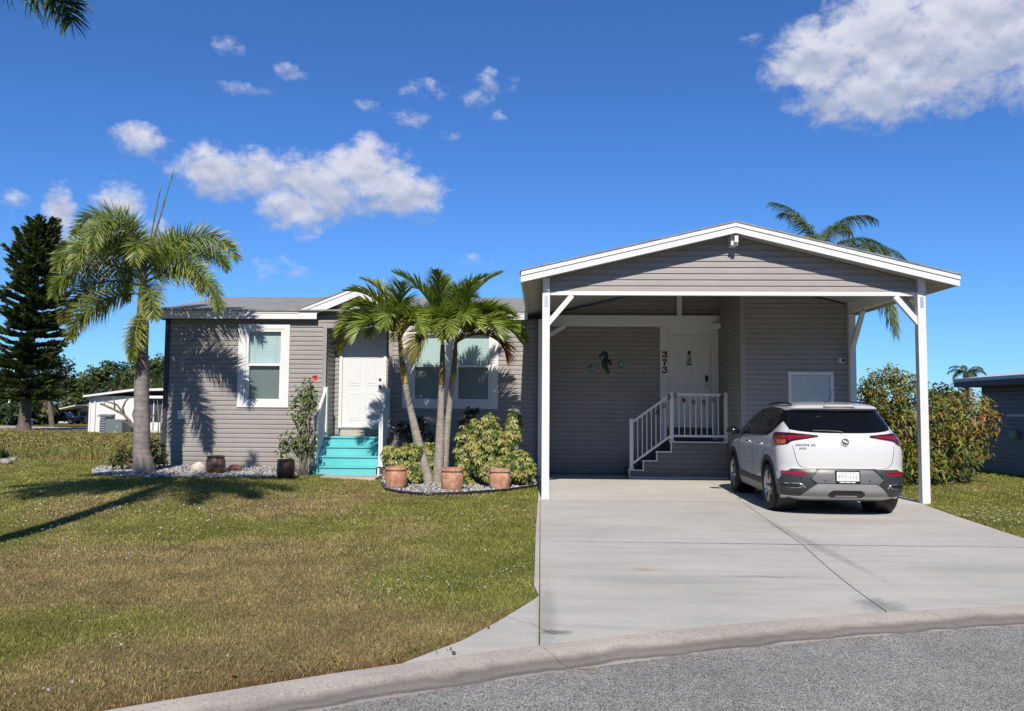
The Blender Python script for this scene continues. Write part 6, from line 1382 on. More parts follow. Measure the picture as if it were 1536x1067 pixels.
CAR = empty('parked_car', (4.32, 12.32, 0), 'white crossover car parked nose-in under the carport, seen from its rear left', 'car', rz=-R_(2.2))
kw = dict(parent=CAR, local=True)
zl = sorted(set([.22, .25, .28, .31, .35, .4, .45, .5, .55, .6, .65, .69, .72, .76, .8, .85, .9, .93, .96, .99, 1.02, 1.06, 1.09, 1.12, 1.15, 1.18, 1.21, 1.25, 1.29, 1.33, 1.37, 1.41, 1.45, 1.48, 1.495, 1.507, 1.52, 1.532, 1.545, 1.556, 1.565, 1.575, 1.585, 1.595, 1.605, 1.613, 1.62, 1.627, 1.632]))
mb = MB(); vs = []; L0 = None
for z in zl: o_ = outline(z); L0 = len(o_); vs += [(x, y, z) for x, y in o_]
fs = [(i*L0+k, i*L0+(k+1) % L0, (i+1)*L0+(k+1) % L0, (i+1)*L0+k) for i in range(len(zl)-1) for k in range(L0)]
fs += [tuple(reversed(range(L0))), tuple(range((len(zl)-1)*L0, len(zl)*L0))]
mb.add(vs, fs); me = bpy.data.meshes.new('body'); me.from_pydata(mb.v, [], mb.f); me.update()
tmp = bpy.data.objects.new('tmp_body', me); COL.objects.link(tmp); cut = []
WY = (0., 2.585); WR = .345
for y in WY:
    for s in (-1, 1):
        c_ = MB(); n = 40; vs = [(s*xx, y+.405*math.cos(2*math.pi*k/n), WR+.02+.405*math.sin(2*math.pi*k/n)) for xx in (.52, 1.3) for k in range(n)]
        c_.add(vs, [tuple(range(n)), tuple(reversed(range(n, 2*n)))]+[(k, n+k, n+(k+1) % n, (k+1) % n) for k in range(n)])
        cm = bpy.data.meshes.new('cut'); cm.from_pydata(c_.v, [], c_.f); cm.update(); co_ = bpy.data.objects.new('tmp_cut', cm); COL.objects.link(co_); cut.append(co_)
        m_ = tmp.modifiers.new('b', 'BOOLEAN'); m_.operation = 'DIFFERENCE'; m_.object = co_; m_.solver = 'EXACT'
dg = bpy.context.evaluated_depsgraph_get(); bm_ = bpy.data.meshes.new_from_object(tmp.evaluated_get(dg)); bm_.name = 'body'
for o_ in cut+[tmp]: bpy.data.objects.remove(o_, do_unlink=True)
link('body', bm_, M['paint'], smooth=True, autosm=38, **kw)
mb = MB()
for y in WY:
    for s in (-1, 1): mb.lathe([(0, s*.56), (.40, s*.56), (.40, s*.84)], (0, y, WR+.02), 32, 'x')
mb.box(-.75, .75, -.55, 3.1, .20, .235); mb.build('wheel_well', M['black'], **kw)
# glass
mb = MB(); rows = []
for i in range(13):
    v = i/12; row = []
    for j in range(33):
        s_ = -1+2*j/32; zb = 1.172+.048*abs(s_)**2.2; zt = 1.492+.004*(1-s_*s_); z = zb+(zt-zb)*v
        pb = phix(.70, z); pl = pb+(1.06-pb)*v**1.5; row.append(cS(s_*pl, z))
    rows.append(row)
gridp(mb, rows, .004); mb.build('rear_window', M['carglass'], smooth=True, autosm=60, **kw)
zlo = tab([(-.34, 1.35), (-.22, 1.27), (-.05, 1.185), (.15, 1.135), (.6, 1.115), (1.2, 1.105), (1.8, 1.095), (2.2, 1.09)])
zhi = tab([(-.34, 1.46), (-.15, 1.492), (.2, 1.525), (.7, 1.54), (1.1, 1.525), (1.4, 1.47), (1.6, 1.40), (1.9, 1.25), (2.2, 1.098)])
for s in (-1, 1):
    ys = list(np.linspace(-.34, 2.2, 42)); mb = MB(); cols_patch(mb, [(y, zlo(y), zhi(y)) for y in ys], 10, .004, s, fn='y'); sw = mb.build('side_window', M['carglass'], smooth=True, autosm=60, **kw)
    for ya, yb in ((-.02, .04), (.93, 1.03)):
        mb = MB(); cols_patch(mb, [(y, zlo(y)+.01, zhi(y)-.01) for y in np.linspace(ya, yb, 3)], 8, .007, s, fn='y'); mb.build('pillar', M['black'], parent=sw, local=True)
    mb = MB(); cols_patch(mb, [(y, zlo(y)-.016, zlo(y)-.002) for y in np.linspace(-.1, 2.15, 24)], 1, .006, s, fn='y'); mb.build('sill_trim', M['black'], parent=sw, local=True)
mb = MB(); mb.prism([(-.22, 0), (.22, 0), (.19, .018), (-.19, .018)], lambda u, v, d: (u, d, 1.553+v), -.562, -.48); mb.build('spoiler_lip', M['paint'], bevel=.004, **kw)
# lamps
for s in (-1, 1):
    ph = lambda x: phix(x, 1.09)
    K = dens([(ph(.36), 1.112, 1.136), (ph(.50), 1.088, 1.150), (ph(.64), 1.066, 1.160), (ph(.70), 1.050, 1.166), (ph(.74), 1.012, 1.168), (ph(.80), .998, 1.170), (ph(.85), .996, 1.168), (1.02, 1.01, 1.164), (1.10, 1.05, 1.152)], 4)
    mb = MB(); cols_patch(mb, K, 6, .010, s); tl = mb.build('tail_light', M['reddark'], smooth=True, autosm=50, **kw)
    mb = MB(); K2 = [(u, a+(.5*(b-a) if u > ph(.735) else .22*(b-a)), b-.28*(b-a)) for u, a, b in K[2:-3]]; cols_patch(mb, K2, 4, .0135, s); mb.build('red_lens', M['redlens'], parent=tl, smooth=True, local=True)
    mb = MB(); K3 = [(u, a+.07*(b-a), a+.42*(b-a)) for u, a, b in K if u >= ph(.745)][:-2]; cols_patch(mb, K3, 4, .0135, s); mb.build('amber_lens', M['amber'], parent=tl, smooth=True, local=True)
    mb = MB(); cols_patch(mb, [(u, a+.55*(b-a), a+.66*(b-a)) for u, a, b in K[5:14]], 2, .016, s); mb.build('lamp_bar', M['redlens'], parent=tl, local=True)
    mb = MB(); cols_patch(mb, dens([(phix(.52, .61), .592, .606), (phix(.58, .61), .584, .632), (phix(.76, .61), .586, .634), (phix(.84, .61), .600, .634)], 4), 3, .012, s); mb.build('reflector', M['redlens'], smooth=True, **kw)
# bumper
side_end = 1+(-.43-(cyr(.4)+cD(.4)))
mb = MB(); rw = []
for z in np.linspace(.285, .665, 16):
    if z < .50: b = 1+max(.0, (-.425-(cyr(z)+cD(z))))
    else: b = phix(.86-(z-.50)*.30 if z < .6 else .83-(z-.6)*1.6, z)
    if z < .50: b = max(b, .97)
    rw.append((z, -b, b))
rows_patch(mb, rw, 48, .009); mb.build('rear_bumper', M['bumper'], smooth=True, autosm=50, **kw)
mb = MB(); rows_patch(mb, [(z, -phix(hx, z), phix(hx, z)) for z, hx in dens([(.478, .40), (.53, .475), (.57, .455), (.655, .355)], 3)], 20, .016); bp2 = mb.build('plate_panel', M['bumper2'], smooth=True, autosm=50, **kw)
mb = MB(); rows_patch(mb, [(z, -phix(.405, z), phix(.405, z)) for z in (.655, .672)], 20, .020); mb.build('liftgate_gap', M['black'], **kw)
for s in (-1, 1):
    mb = MB(); P_ = [cS(phix(x, z)*s, z)+Vector((0, -.018, 0)) for x, z in ((.385, .668), (.50, .555), (.485, .53), (.42, .468))]; mb.tube(P_, .007, 6); mb.build('panel_edge', M['black'], **kw)
    for x, z in ((.30, .515), (.62, .545)): mb = MB(); p_ = cS(phix(x, z)*s, z); mb.lathe([(0, -.022), (.010, -.022), (.011, -.005)], (p_.x, p_.y, p_.z), 12, 'y'); mb.build('parking_sensor', M['black'], **kw)
    mb = MB(); P_ = [cS(phix(x, z)*s, z)+Vector((0, -.012, 0)) for x, z in ((.56, .405), (.60, .455), (.66, .470), (.80, .462))]+[cS(.99*s, .455)+Vector((s*.008, -.006, 0))]; mb.tube(P_, .010, 6)
    P_ = [cS(phix(x, z)*s, z)+Vector((0, -.012, 0)) for x, z in ((.60, .455), (.62, .41), (.70, .40), (.80, .405))]; mb.tube(P_, .006, 6); mb.build('chrome_accent', M['chrome'], smooth=True, **kw)
    mb = MB(); cols_patch(mb, [(phix(x, .43), .412, .452) for x in np.linspace(.64, .83, 8)], 3, .0115, s); mb.build('side_vent', M['black'], **kw)
mb = MB(); rows_patch(mb, [(z, -phix(hx, z), phix(hx, z)) for z, hx in dens([(.292, .60), (.34, .565), (.40, .495), (.45, .43), (.468, .40)], 3)], 26, .019); mb.build('skid_plate', M['skid'], smooth=True, autosm=50, **kw)
mb = MB(); rows_patch(mb, [(z, -phix(hx, z), phix(hx, z)) for z, hx in dens([(.287, .22), (.33, .25), (.355, .24), (.385, .19)], 2)], 14, .024); mb.build('lower_vent', M['black'], **kw)
mb = MB(); rows_patch(mb, [(z, -phix(.15, z)-.0, phix(.15, z)) for z in (.30, .318)], 8, .030); mb.build('exhaust_trim', M['skid'], **kw)
# number plate
pz0, pz1 = .495, .648; py_c = cS(0, .57).y-.022
mb = MB(); mb.box(-.168, .168, py_c-.008, py_c+.02, pz0-.012, pz1+.010); pf = mb.build('number_plate', M['blackgloss'], bevel=.003, **kw)
mb = MB(); mb.box(-.152, .152, py_c-.0115, py_c-.0085, pz0+.018, pz1-.008); mb.build('plate_face', plain('plate_white', (.78, .78, .76), .4, var=.02), parent=pf, local=True)
mb = MB()
for a, b in ((-.115, -.045), (-.035, .04), (.05, .10)): mb.box(a, b, py_c-.0115, py_c-.0085, pz0-.006, pz0+.008)
mb.build('plate_frame_lettering', M['white'], parent=pf, local=True)
def text_mesh(body, size, depth, font_bold=0.0, spacing=1.):
    cu = bpy.data.curves.new('t', 'FONT'); cu.body = body; cu.size = size; cu.extrude = depth; cu.align_x = 'CENTER'; cu.align_y = 'CENTER'; cu.offset = font_bold; cu.space_character = spacing; cu.resolution_u = 3
    o_ = bpy.data.objects.new('t', cu); COL.objects.link(o_); dg_ = bpy.context.evaluated_depsgraph_get(); me_ = bpy.data.meshes.new_from_object(o_.evaluated_get(dg_)); bpy.data.objects.remove(o_, do_unlink=True); return me_
def text_on(name, body, size, loc, m, parent, bold=0., rx_=90, spacing=1.):
    me_ = text_mesh(body, size, .002, bold, spacing); me_.transform(Matrix.Translation(Vector(loc)) @ Matrix.Rotation(R_(rx_), 4, 'X')); me_.materials.clear(); return link(name, me_, m, parent, local=True)
M['plate_grey'] = plain('plate_grey', (.28, .29, .30), .5); 
text_on('plate_characters', 'PY7 112', .070, (-.003, py_c-.0125, .565), M['plate_grey'], pf, 0.0, spacing=1.12)
mb = MB(); mb.box(-.118, .10, py_c-.0125, py_c-.0115, .622, .628); mb.build('plate_header', M['plate_grey'], parent=pf, local=True)
# badges
ez = 1.052; p_ = cS(0, ez); n_ = (cS(0, ez+.03)-cS(0, ez-.03)).normalized(); tilt = math.degrees(math.atan2(n_.z, n_.y))
mb = MB(); R3 = Matrix.Translation(p_+Vector((0, -.008, 0))) @ Matrix.Rotation(R_(tilt-90), 4, 'X')
def emb(mb_, prof, n=32):
    m2 = MB(); m2.lathe(prof, (0, 0, 0), n, 'y'); mb_.add([R3 @ Vector(v) for v in m2.v], m2.f)
emb(mb, [(0, -.006), (.052, -.006), (.056, .0), (.056, .012)]); em = mb.build('emblem', M['black'], smooth=True, autosm=40, **kw)
mb = MB(); emb(mb, [(.0525, -.0065), (.053, -.009), (.056, -.009), (.0575, 0)])
for k in (-1, 0, 1):
    cx0, cz0 = k*.024, -k*.013; sh = [(-.014, .022), (.010, .026), (.013, .004), (.004, -.024), (-.010, -.008)]
    m2 = MB(); m2.prism([(cx0*.8+a*.42, cz0*.8+b*.6) for a, b in sh], lambda u, v, d: (u, d, v), -.007, -.0105); mb.add([R3 @ Vector(v) for v in m2.v], m2.f)
mb.build('shield_marks', M['alu'], em, local=True)
for body, x, z, sz in (('ENCORE GX', -.535, 1.004, .040), ('AWD', -.575, .955, .036)):
    q_ = cS(phix(x, z), z); nx_ = (cS(phix(x+.05, z), z)-cS(phix(x-.05, z), z)); yaw_ = math.atan2(nx_.y, nx_.x)
    me_ = text_mesh(body, sz, .002, .0006, 1.25); me_.transform(Matrix.Translation(q_+Vector((-.001, -.006, 0))) @ Matrix.Rotation(yaw_, 4, 'Z') @ Matrix.Rotation(R_(tilt), 4, 'X')); me_.materials.clear(); link('badge', me_, M['darkmetal'], CAR, local=True)
# tailgate seam, wiper, door seams, handles
M['seam'] = plain('panel_gap', (.05, .05, .052), .7)
for s in (-1, 1):
    mb = MB(); P_ = [cS(phix(x, z)*s, z)+Vector((0, -.001, 0)) for x, z in dens([(.70, 1.215), (.715, 1.17)], 2)+dens([(.70, .99), (.685, .90), (.655, .77), (.61, .70), (.52, .677), (.3, .674), (.0, .674)], 5)]
    k = 3; mb.tube(P_[:k], .0035, 5); mb.tube(P_[k:], .0035, 5); mb.build('tailgate_seam', M['seam'], **kw)
    for yy, za, zb in ((.98, .45, 1.10), (2.02, .45, 1.09)):
        mb = MB(); mb.tube([cSide(yy+.02*math.sin(i), za+(zb-za)*i/12, s)+Vector((s*.0005, 0, 0)) for i in range(13)], .0032, 5); mb.build('door_seam', M['seam'], **kw)
    mb = MB(); mb.tube([cSide(.16+a, z, s)+Vector((s*.0005, 0, 0)) for a, z in dens([(.0, 1.13), (-.02, 1.0), (.06, .88), (.22, .74), (.30, .62), (.32, .46)], 3)], .0032, 5); mb.build('door_seam', M['seam'], **kw)
    for yy in (.36, 1.18):
        p_ = cSide(yy, .975, s); mb = MB(); mb.tube([p_+Vector((0, 0, 0)), p_+Vector((s*.030, .02, .0)), p_+Vector((s*.033, .10, .003)), p_+Vector((s*.030, .17, .004)), p_+Vector((0, .19, .004))], [.014, .013, .014, .013, .012], 8); mb.build('door_handle', M['chrome'], smooth=True, **kw)
    mb = MB(); cols_patch(mb, [(y, .615+.02*(1.3-y), .628+.02*(1.3-y)) for y in np.linspace(.45, 2.1, 18)], 1, .006, s, fn='y'); mb.build('door_moulding', M['paint'], **kw)
    mb = MB(); cols_patch(mb, [(y, .36, .44+.02*abs(y-1.3)) for y in np.linspace(.40, 2.18, 18)], 3, .010, s, fn='y'); mb.build('sill_cladding', M['cladding'], **kw)
    mb = MB(); cols_patch(mb, [(y, .235, .355) for y in np.linspace(.40, 2.18, 12)], 2, .008, s, fn='y'); mb.build('sill', M['bumper2'], **kw)
    for y in WY:
        G_ = []
        for k in range(33):
            a = R_(-14+208*k/32); G_.append([cSide(y+r*math.cos(a), max(.24, WR+.02+r*math.sin(a)), s) for r in (.395, .415, .44, .462)])
        mb = MB(); gridp(mb, G_, .011, True, .05); mb.build('wheel_arch', M['cladding'], smooth=True, autosm=50, **kw)
    # mirror
    mb = MB(); mb.sphere((s*1.0, 2.02, 1.125), (.115, .10, .082), 16, 10); mi = mb.build('mirror', M['blackgloss'], smooth=True, **kw); mb = MB(); mb.bar((s*.84, 2.03, 1.07), (s*.95, 2.02, 1.09), .05, .04); mb.build('mirror_arm', M['black'], parent=mi, local=True)
    mb = MB(); mb.tube([(s*.575, y, z) for y, z in ((-.20, 1.572), (-.08, 1.592), (.15, 1.606), (.6, 1.612), (.95, 1.602), (1.12, 1.582), (1.18, 1.568))], [.010, .016, .018, .018, .018, .015, .010], 8); mb.build('roof_rail', M['cladding'], smooth=True, **kw)
mb = MB(); P_ = [cS(phix(x, z), z)+Vector((0, -.02, 0)) for x, z in ((-.02, 1.186), (-.10, 1.200), (-.28, 1.208), (-.42, 1.206))]; mb.tube(P_, [.014, .01, .008, .006], 6); mb.build('rear_wiper', M['black'], **kw)
mb = MB(); mb.lathe([(.035, 0), (.03, .022), (.01, .03)], (.0, -.02, 1.605), 14); mb.box(-.03, .03, -.05, .06, 1.60, 1.622); an = mb.build('antenna', M['black'], bevel=.006, **kw); mb = MB(); mb.tube([(.005, -.02, 1.62), (.06, -.10, 1.82)], [.005, .003], 6); mb.build('mast', M['black'], parent=an, local=True)
mb = MB(); rows_patch(mb, [(z, -phix(.055, z), phix(.055, z)) for z in (1.478, 1.488)], 4, .01); mb.build('high_brake_light', M['reddark'], **kw)
# wheels
for y in WY:
    for s in (-1, 1):
        c_ = (s*.785, y, WR); mb = MB(); prof = [(.235, -.10), (.26, -.112), (.31, -.114), (.332, -.100), (.343, -.07), (.345, -.03), (.345, .03), (.343, .07), (.332, .100), (.31, .114), (.26, .112), (.235, .10)]
        mb.lathe(prof, c_, 48, 'x'); ty = mb.build('wheel', M['tyre'], smooth=True, autosm=50, **kw)
        mb = MB()
        for off in (-.045, 0., .045): mb.lathe([(.3452, off-.005), (.3455, off), (.3452, off+.005)], c_, 48, 'x')
        mb.build('tread_groove', M['black'], parent=ty, local=True)
        mb = MB(); mb.lathe([(.237, s*.108), (.232, s*.104), (.222, s*.085), (.218, -s*.08)], c_, 40, 'x')
        for k in range(10):
            a = 2*math.pi*k/10+(.12 if k % 2 else -.12); d = Vector((0, math.cos(a), math.sin(a))); t_ = Vector((0, -math.sin(a), math.cos(a))); b0 = Vector(c_)+Vector((s*.085, 0, 0))
            vs = [b0+d*.045+t_*.020, b0+d*.045-t_*.020, b0+d*.225-t_*.016+Vector((s*.015, 0, 0)), b0+d*.225+t_*.016+Vector((s*.015, 0, 0))]; lo = [v-Vector((s*.03, 0, 0)) for v in vs]; mb.add(vs+lo, [(0, 1, 2, 3), (7, 6, 5, 4), (0, 4, 5, 1), (1, 5, 6, 2), (2, 6, 7, 3), (3, 7, 4, 0)])
        mb.lathe([(0, s*.10), (.03, s*.10), (.06, s*.09), (.06, s*.05)], c_, 20, 'x'); mb.build('rim', M['alloy'], parent=ty, local=True, autosm=40)
        mb = MB(); mb.lathe([(0, s*.02), (.22, s*.02)], c_, 32, 'x'); mb.lathe([(.06, s*.03), (.155, s*.03), (.155, s*.045), (.06, s*.045)], c_, 32, 'x'); mb.build('brake_disc', M['darkmetal'], parent=ty, local=True)
# ------------------------------------------------------------------ grey neighbour on the right
NB = empty('neighbour_house', (13.5, 16, 0), 'blue-grey sided house in shade at the right edge with a white roof edge', 'house')
NX_ = 11.47; ny0, ny1 = 6.0, 21.35; nz = 2.30
mb = MB(); siding(mb, ny0, ny1, -.05, nz, lambda u, o, z: (NX_-o, u, z), [(17.2, 18.35, .75, 1.9)], zbase=-.05); siding(mb, NX_, 18, -.05, nz, lambda u, o, z: (u, ny1+o, z), zbase=-.05); mb.build('wall', M['siding_grey'], NB)
mb = MB(); mb.box(NX_+.09, 18, ny0, ny1-.02, -.3, nz); mb.build('wall_core', M['siding_grey'], NB)
mb = MB(); mb.box(NX_-.02, NX_+.08, 17.2, 18.35, .75, 1.9); w_ = mb.build('window', M['white_vinyl'], NB); mb = MB(); mb.box(NX_-.03, NX_-.021, 17.27, 18.28, .82, 1.83); mb.build('pane', M['carglass'], w_)
ex = 11.05; za = at(1425, 567.5, 21.85).z; zb_ = at(1536, 553, 18.4).z
mb = MB(); mb.prism([(ex, nz+.04), (14.5, nz+.5), (18.2, nz+.1), (18.2, nz+.04), (14.5, nz+.44), (ex, nz-.0)], lambda u, v, d: (u, d, v), 5.5, 21.9); mb.build('roof', plain('pale_metal_roof', (.62, .63, .64), .5, var=.1), NB)
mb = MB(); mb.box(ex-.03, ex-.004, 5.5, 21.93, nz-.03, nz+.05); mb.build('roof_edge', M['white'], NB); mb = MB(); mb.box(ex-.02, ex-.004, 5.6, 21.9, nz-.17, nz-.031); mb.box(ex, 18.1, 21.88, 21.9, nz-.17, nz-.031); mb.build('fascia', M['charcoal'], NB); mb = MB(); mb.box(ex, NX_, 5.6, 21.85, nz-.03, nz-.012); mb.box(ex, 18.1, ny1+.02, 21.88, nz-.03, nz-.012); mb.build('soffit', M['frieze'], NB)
aw = MB(); n = 9
for k in range(n):
    t = k/n; x = NX_-.02-.52*t; z = 1.98-.56*t; aw.box(x-.075, x, 18.38, 19.25, z-.052, z-.04)
a_ = aw.build('awning', plain('grey_awning', (.20, .215, .24), .5), NB); mb = MB(); mb.box(10.90, 10.925, 18.36, 19.28, 1.385, 1.425); mb.box(10.90, 10.98, 18.35, 18.375, 1.385, 1.425); mb.box(10.90, 11.02, 19.27, 19.29, 1.385, 1.42); mb.build('awning_edge', M['white'], a_)
mb = MB(); mb.bar((10.92, 18.36, 1.40), (NX_-.03, 18.36, 1.0), .025, .025); mb.build('awning_arm', M['alu'], a_)
mb = MB(); mb.box(NX_-.11, NX_-.017, 19.75, 20.02, .84, 1.05); mb.build('meter_box', plain('pale_green_box', (.30, .36, .32), .6), NB, bevel=.01)
mb = MB(); mb.box(11.2, 11.28, 21.6, 21.68, -.1, nz); mb.build('porch_post', M['white'], NB)
# ------------------------------------------------------------------ white house across the field
wb = gat(140, 649); wy_ = wb.y; wz = wb.z
q = lambda px, py, d=0.: at(px, py, wy_+d)
WH = empty('white_house', (q(190, 649).x, wy_+3, wz), 'white sided house with screened porch across the field behind the foxtail palm', 'house')
xa, xb, xc = q(136, 600).x, q(222, 600).x, q(262, 600).x; zt = q(140, 594).z
def ribbed():
    t = NT('white_vertical_panels'); w = t.n.new('ShaderNodeTexWave'); w.bands_direction = 'X'; w.inputs['Scale'].default_value = .8; w.wave_profile = 'SAW'; t.l.new(t.coord(world=True), w.inputs['Vector']); t.col(t.ramp(w.outputs['Fac'], [(.0, (.5, .5, .5)), (.08, (.76, .76, .75))])); t.set(Roughness=.6); return t.m
mb = MB(); mb.box(xa, xb, wy_, wy_+9, wz-.3, zt); mb.build('wall', ribbed(), WH)
mb = MB(); mb.box(q(134.5, 600).x, q(137, 600).x, wy_-.06, wy_-.005, wz, zt); mb.box(q(143, 600).x, q(144.6, 600).x, wy_-.10, wy_-.01, wz+.1, zt); mb.build('downspout', M['white'], WH)
rz_ = q(200, 583.5).z; rp = [(q(130.5, 593).x, zt+.02), (q(205, 584).x, rz_), (xc+2, rz_+.1), (xc+2, rz_-.05), (q(205, 584).x, rz_-.16), (q(130.5, 593).x, zt-.10)]
mb = MB(); mb.prism(rp, lambda u, v, d: (u, d, v), wy_-.5, wy_+9.5); mb.build('roof', plain('white_metal_roof', (.74, .74, .76), .4, var=.06, scale=.6), WH)
mb = MB(); mb.box(xb, xc+2, wy_-.5, wy_+6, wz-.3, q(230, 633.5).z); mb.box(xb, xb+.12, wy_-.5, wy_-.4, wz, q(230, 598).z); mb.box(q(235.5, 600).x, q(236.8, 600).x, wy_-.5, wy_-.4, wz, q(230, 598).z); mb.box(q(248.5, 600).x, q(250, 600).x, wy_-.5, wy_-.4, wz, q(230, 598).z); mb.build('porch_wall', M['white'], WH)
mb = MB(); mb.box(xb+.12, xc+2, wy_-.42, wy_-.41, q(230, 633.5).z, q(230, 598).z); mb.build('porch_screen', plain('dark_screen', (.045, .05, .052), .5, var=.5, scale=.8), WH)
mb = MB(); mb.box(xb-.3, xc+2, wy_-.9, wy_+2, q(230, 598).z, q(230, 594).z); mb.build('porch_roof', M['white'], WH)
mb = MB(); mb.box(xb-.02, xc+2, wy_-.55, wy_-.505, wz-.1, q(230, 645.3).z); mb.build('skirting', plain('tan_skirting', (.55, .52, .42), .8), WH)
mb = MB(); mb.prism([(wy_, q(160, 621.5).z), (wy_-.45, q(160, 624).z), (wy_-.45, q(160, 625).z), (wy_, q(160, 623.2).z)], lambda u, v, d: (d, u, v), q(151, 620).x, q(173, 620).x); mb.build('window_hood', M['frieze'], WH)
AU = empty('air_conditioner', (q(169, 649).x, wy_-1.2, wz), 'grey-blue outdoor air conditioning cabinet against the white house wall', 'air conditioner')
d = -1.3; mb = MB(); mb.box(q(161, 640, d).x, q(186.5, 640, d).x, wy_-1.6, wy_-.4, wz-.1, q(170, 629.5, d).z); mb.build('cabinet', plain('ac_grey', (.13, .18, .19), .5), AU, bevel=.03)
mb = MB(); mb.box(q(152, 640, d).x, q(160.8, 640, d).x, wy_-1.55, wy_-.5, wz-.1, q(170, 630.5, d).z); g_ = mb.build('grille', plain('ac_dark', (.07, .085, .095), .5), AU, bevel=.02)
mb = MB()
for k in range(7): zz_ = wz+.05+k*.16; mb.box(q(152.5, 640, d).x, q(160.3, 640, d).x, wy_-1.575, wy_-1.552, zz_, zz_+.05)
mb.build('louvre', M['alu'], g_)
mb = MB(); mb.box(q(176, 640, d).x, q(177, 640, d).x, wy_-1.63, wy_-1.602, q(1, 648, d).z, q(1, 645, d).z); mb.box(q(178.3, 640, d).x, q(180, 640, d).x, wy_-1.63, wy_-1.602, q(1, 648, d).z, q(1, 647, d).z); mb.box(q(178, 640, d).x, q(180, 640, d).x, wy_-1.63, wy_-1.602, q(1, 639, d).z, q(1, 638, d).z); mb.build('label_plate', M['white'], AU)
# ------------------------------------------------------------------ farther house and its vehicles
fy = 104.; fz = gz(-60, fy); q = lambda px, py, d=0.: at(px, py, fy+d)
FHs = empty('far_house', (q(115, 640).x, fy+4, fz), 'distant low house with grey roof and white-framed windows behind the dark pickup', 'house')
mb = MB(); mb.box(q(84, 620).x, q(150, 620).x, fy, fy+8, fz-.5, q(100, 608.5).z); mb.build('wall', M['siding_white'], FHs)
mb = MB(); mb.prism([(fy-1.0, q(1, 608.5).z-.05), (fy+4, q(1, 602).z+.15), (fy+9, q(1, 608.5).z-.05)], lambda u, v, d: (d, u, v), q(80, 620).x, q(152, 620).x); mb.build('roof', plain('far_grey_roof', (.35, .35, .355), .7, var=.2, scale=.5), FHs)
mb = MB(); mb.box(q(84, 620).x, q(95, 620).x, fy-.03, fy-.005, fz+.3, q(1, 609.5).z); mb.build('porch_shade_panel', M['dark'], FHs)  # flat dark panel on the wall; the porch's shade is put into its colour
for px0, px1, y0_, y1_ in ((98.5, 106.5, 611, 622.5), (108.5, 114, 614.5, 623), (118, 124.5, 614, 623)):
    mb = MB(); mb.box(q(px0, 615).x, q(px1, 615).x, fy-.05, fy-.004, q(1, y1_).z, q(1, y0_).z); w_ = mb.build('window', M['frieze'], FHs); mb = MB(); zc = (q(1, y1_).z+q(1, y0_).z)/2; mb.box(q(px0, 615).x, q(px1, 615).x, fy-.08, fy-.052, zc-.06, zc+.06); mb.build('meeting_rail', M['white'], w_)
mb = MB(); mb.prism([(q(108, 613).x, q(1, 613).z), (q(136, 606).x, q(1, 606.5).z), (q(136, 606).x, q(1, 608).z), (q(108, 613).x, q(1, 614.2).z)], lambda u, v, d: (u, d, v), fy-3.5, fy-.1); mb.build('porch_roof', M['white'], FHs)
def simple_car(name, label, loc, prof, glass, wheels, W_, wr, m, flip=1, rz=0., handles=True):
    root = empty(name, loc, label, 'pickup truck' if 'pickup' in name else 'car', rz=rz); kw = dict(parent=root, local=True); F = lambda u, v, d: (flip*u, d, v)
    mb = MB(); mb.prism(prof, F, -W_/2, W_/2); mb.build('body', m, bevel=.07, **kw)
    for g in glass:
        mb = MB(); mb.prism(g, F, -W_/2-.004, -W_/2+.03); mb.prism(g, F, W_/2-.03, W_/2+.004); mb.build('window', M['carglass'], **kw)
    for x in wheels:
        for s in (-1, 1):
            mb = MB(); mb.lathe([(.0, -.11), (wr*.9, -.12), (wr, -.08), (wr, .08), (wr*.9, .12), (0, .11)], (flip*x, s*(W_/2-.08), wr), 24, 'y'); w_ = mb.build('wheel', M['tyre'], smooth=True, autosm=40, **kw)
            mb = MB(); mb.lathe([(0, s*.13), (wr*.3, s*.13), (wr*.62, s*.118), (wr*.65, s*.10)], (flip*x, s*(W_/2-.08), wr), 18, 'y'); mb.build('rim', M['alu'], parent=w_, local=True)
    return root, kw
M['navy'] = plain('navy_paint', (.008, .010, .022), .15, coat=1); M['navy2'] = plain('blue_grey_paint', (.02, .03, .05), .2, coat=1)
ty_ = 97.; tz_ = gz(-58, ty_); x0_ = at(66, 637, ty_).x; x1_ = at(120.5, 637, ty_).x; Ls = x1_-x0_; k = Ls/5.6
pp = [(0, .62), (0, 1.18), (2.0, 1.20), (2.12, 1.80), (2.35, 1.88), (3.3, 1.88), (3.55, 1.82), (4.15, 1.28), (5.35, 1.14), (5.58, 1.0), (5.6, .55), (5.1, .48), (5.05, .85), (4.7, 1.0), (4.35, .85), (4.25, .45), (1.75, .45), (1.65, .85), (1.3, 1.0), (.95, .85), (.85, .55)]
TK, tkw = simple_car('pickup_truck', 'dark navy pickup truck parked side-on by the far house', (x0_, ty_, tz_), [(a*k, b*k*.95) for a, b in pp], [[(a*k, b*k*.95) for a, b in [(2.25, 1.28), (2.3, 1.76), (3.0, 1.77), (3.0, 1.28)]], [(a*k, b*k*.95) for a, b in [(3.08, 1.28), (3.08, 1.77), (3.45, 1.73), (3.9, 1.30)]]], (1.3*k, 4.7*k), 1.9*k, .40*k, M['navy'])
mb = MB(); mb.box(-.06, .02, -.6*k, .6*k, .52*k, .66*k); mb.build('bumper', M['chrome'], **tkw); mb = MB(); mb.box(-.03, .10, -.95*k, -.75*k, .8*k, 1.05*k); mb.build('tail_lamp', M['redlens'], **tkw)
sp = [(0, .45), (0, .95), (.12, 1.55), (.5, 1.66), (2.3, 1.66), (3.0, 1.12), (4.0, .98), (4.2, .45), (3.7, .4), (3.4, .75), (3.1, .4), (1.2, .4), (.9, .75), (.6, .4)]
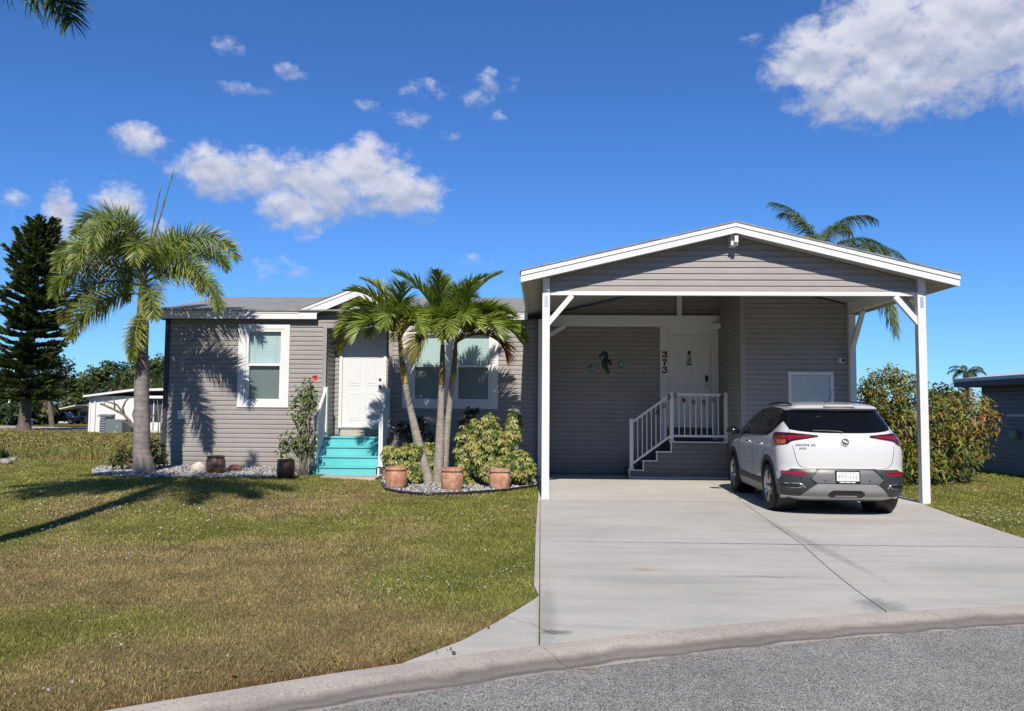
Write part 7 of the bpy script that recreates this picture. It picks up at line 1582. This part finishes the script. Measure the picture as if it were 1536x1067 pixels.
cy2 = 99.; simple_car('parked_car', 'dark blue-grey car half hidden behind the white house corner', (at(121.5, 636, cy2).x, cy2, gz(-54, cy2)), [(a, b) for a, b in sp], [[(.25, 1.0), (.35, 1.5), (1.2, 1.55), (1.2, 1.0)], [(1.3, 1.0), (1.3, 1.55), (2.2, 1.55), (2.75, 1.06)]], (.9, 3.4), 1.7, .34, M['navy2'])
# pole and utility box
pl = gat(12, 638); mb = MB(); mb.tube([(pl.x, pl.y, pl.z-.2), (pl.x, pl.y, at(12, 602, pl.y).z)], .09, 8); mb.lathe([(.16, 0), (.16, .5), (.1, .55)], (pl.x, pl.y, pl.z-.1), 10); o = mb.build('white_pole', M['white'], smooth=True); tag(recenter(o), 'slim white pole standing at the left edge beyond the lawn', 'pole')
ub = gat(41, 641); ub_x = ub.x; h_ = at(41, 629, ub.y).z-ub.z
mb = MB(); mb.box(ub.x-.36, ub.x+.36, ub.y-.3, ub.y+.3, ub.z-.1, ub.z+h_*.93); mb.prism([(ub.x-.40, ub.z+h_*.93), (ub.x+.40, ub.z+h_*.93), (ub.x+.32, ub.z+h_), (ub.x-.32, ub.z+h_)], lambda u, v, d: (u, d, v), ub.y-.34, ub.y+.34); o = mb.build('utility_box', plain('grey_green_cabinet', (.30, .33, .32), .6), bevel=.02); tag(recenter(o), 'grey utility cabinet standing just right of the Norfolk pine trunk', 'utility box')
# ------------------------------------------------------------------ a few dry leaves and a twig
rng = np.random.default_rng(91); xs_, ys_, zs_ = [], [], []
for px, py, s1, s2, n in ((640, 985, 60, 22, 26), (500, 1010, 120, 14, 26), (330, 1040, 80, 12, 16), (1300, 735, 60, 6, 6)):
    for _ in range(n): p = gat(px+rng.normal(0, s1), py+rng.normal(0, s2)); xs_.append(p.x); ys_.append(p.y)
x = np.array(xs_); y = np.array(ys_); n = len(x); k = np.hypot(x-KC[0], y-KC[1]) > 17.02; x, y = x[k], y[k]; n = len(x)
flat_bits('fallen_leaves', x, y, rng.uniform(.008, .018, n), .03, np.stack([rng.uniform(.14, .3, n), rng.uniform(.08, .16, n), rng.uniform(.03, .07, n)], 1), .5, 'scattered small brown fallen leaves along the lawn edge by the kerb', 'leaves')
mb = MB(); tw = gat(880, 1003) ; mb.tube([(tw.x-.06, tw.y+.01, -.022), (tw.x, tw.y, -.018), (tw.x+.07, tw.y-.005, -.022)], [.004, .005, .003], 5); o = mb.build('twig', M['twig']); tag(recenter(o), 'thin brown twig lying on the street near the kerb', 'twig')

# ------------------------------------------------------------------ exposure-matched albedo: the view is exposed up by .45 stop, so paints sit at ALB of the values above
ALB = .74
for m in bpy.data.materials:
    if not m.use_nodes: continue
    nt = m.node_tree
    for nd in list(nt.nodes):
        k = 'Base Color' if nd.type == 'BSDF_PRINCIPLED' else ('Color' if nd.type == 'BSDF_TRANSLUCENT' else None)
        if k is None or (nd.type == 'BSDF_PRINCIPLED' and nd.inputs['Metallic'].default_value > .5): continue
        s_ = nd.inputs[k]
        if s_.links:
            src = s_.links[0].from_socket; mx = nt.nodes.new('ShaderNodeMix'); mx.data_type = 'RGBA'; mx.blend_type = 'MULTIPLY'; mx.inputs[0].default_value = 1; nt.links.new(src, mx.inputs[6]); mx.inputs[7].default_value = (ALB, ALB, ALB, 1); nt.links.new(mx.outputs[2], s_)
        else: c = s_.default_value; s_.default_value = (c[0]*ALB, c[1]*ALB, c[2]*ALB, 1)
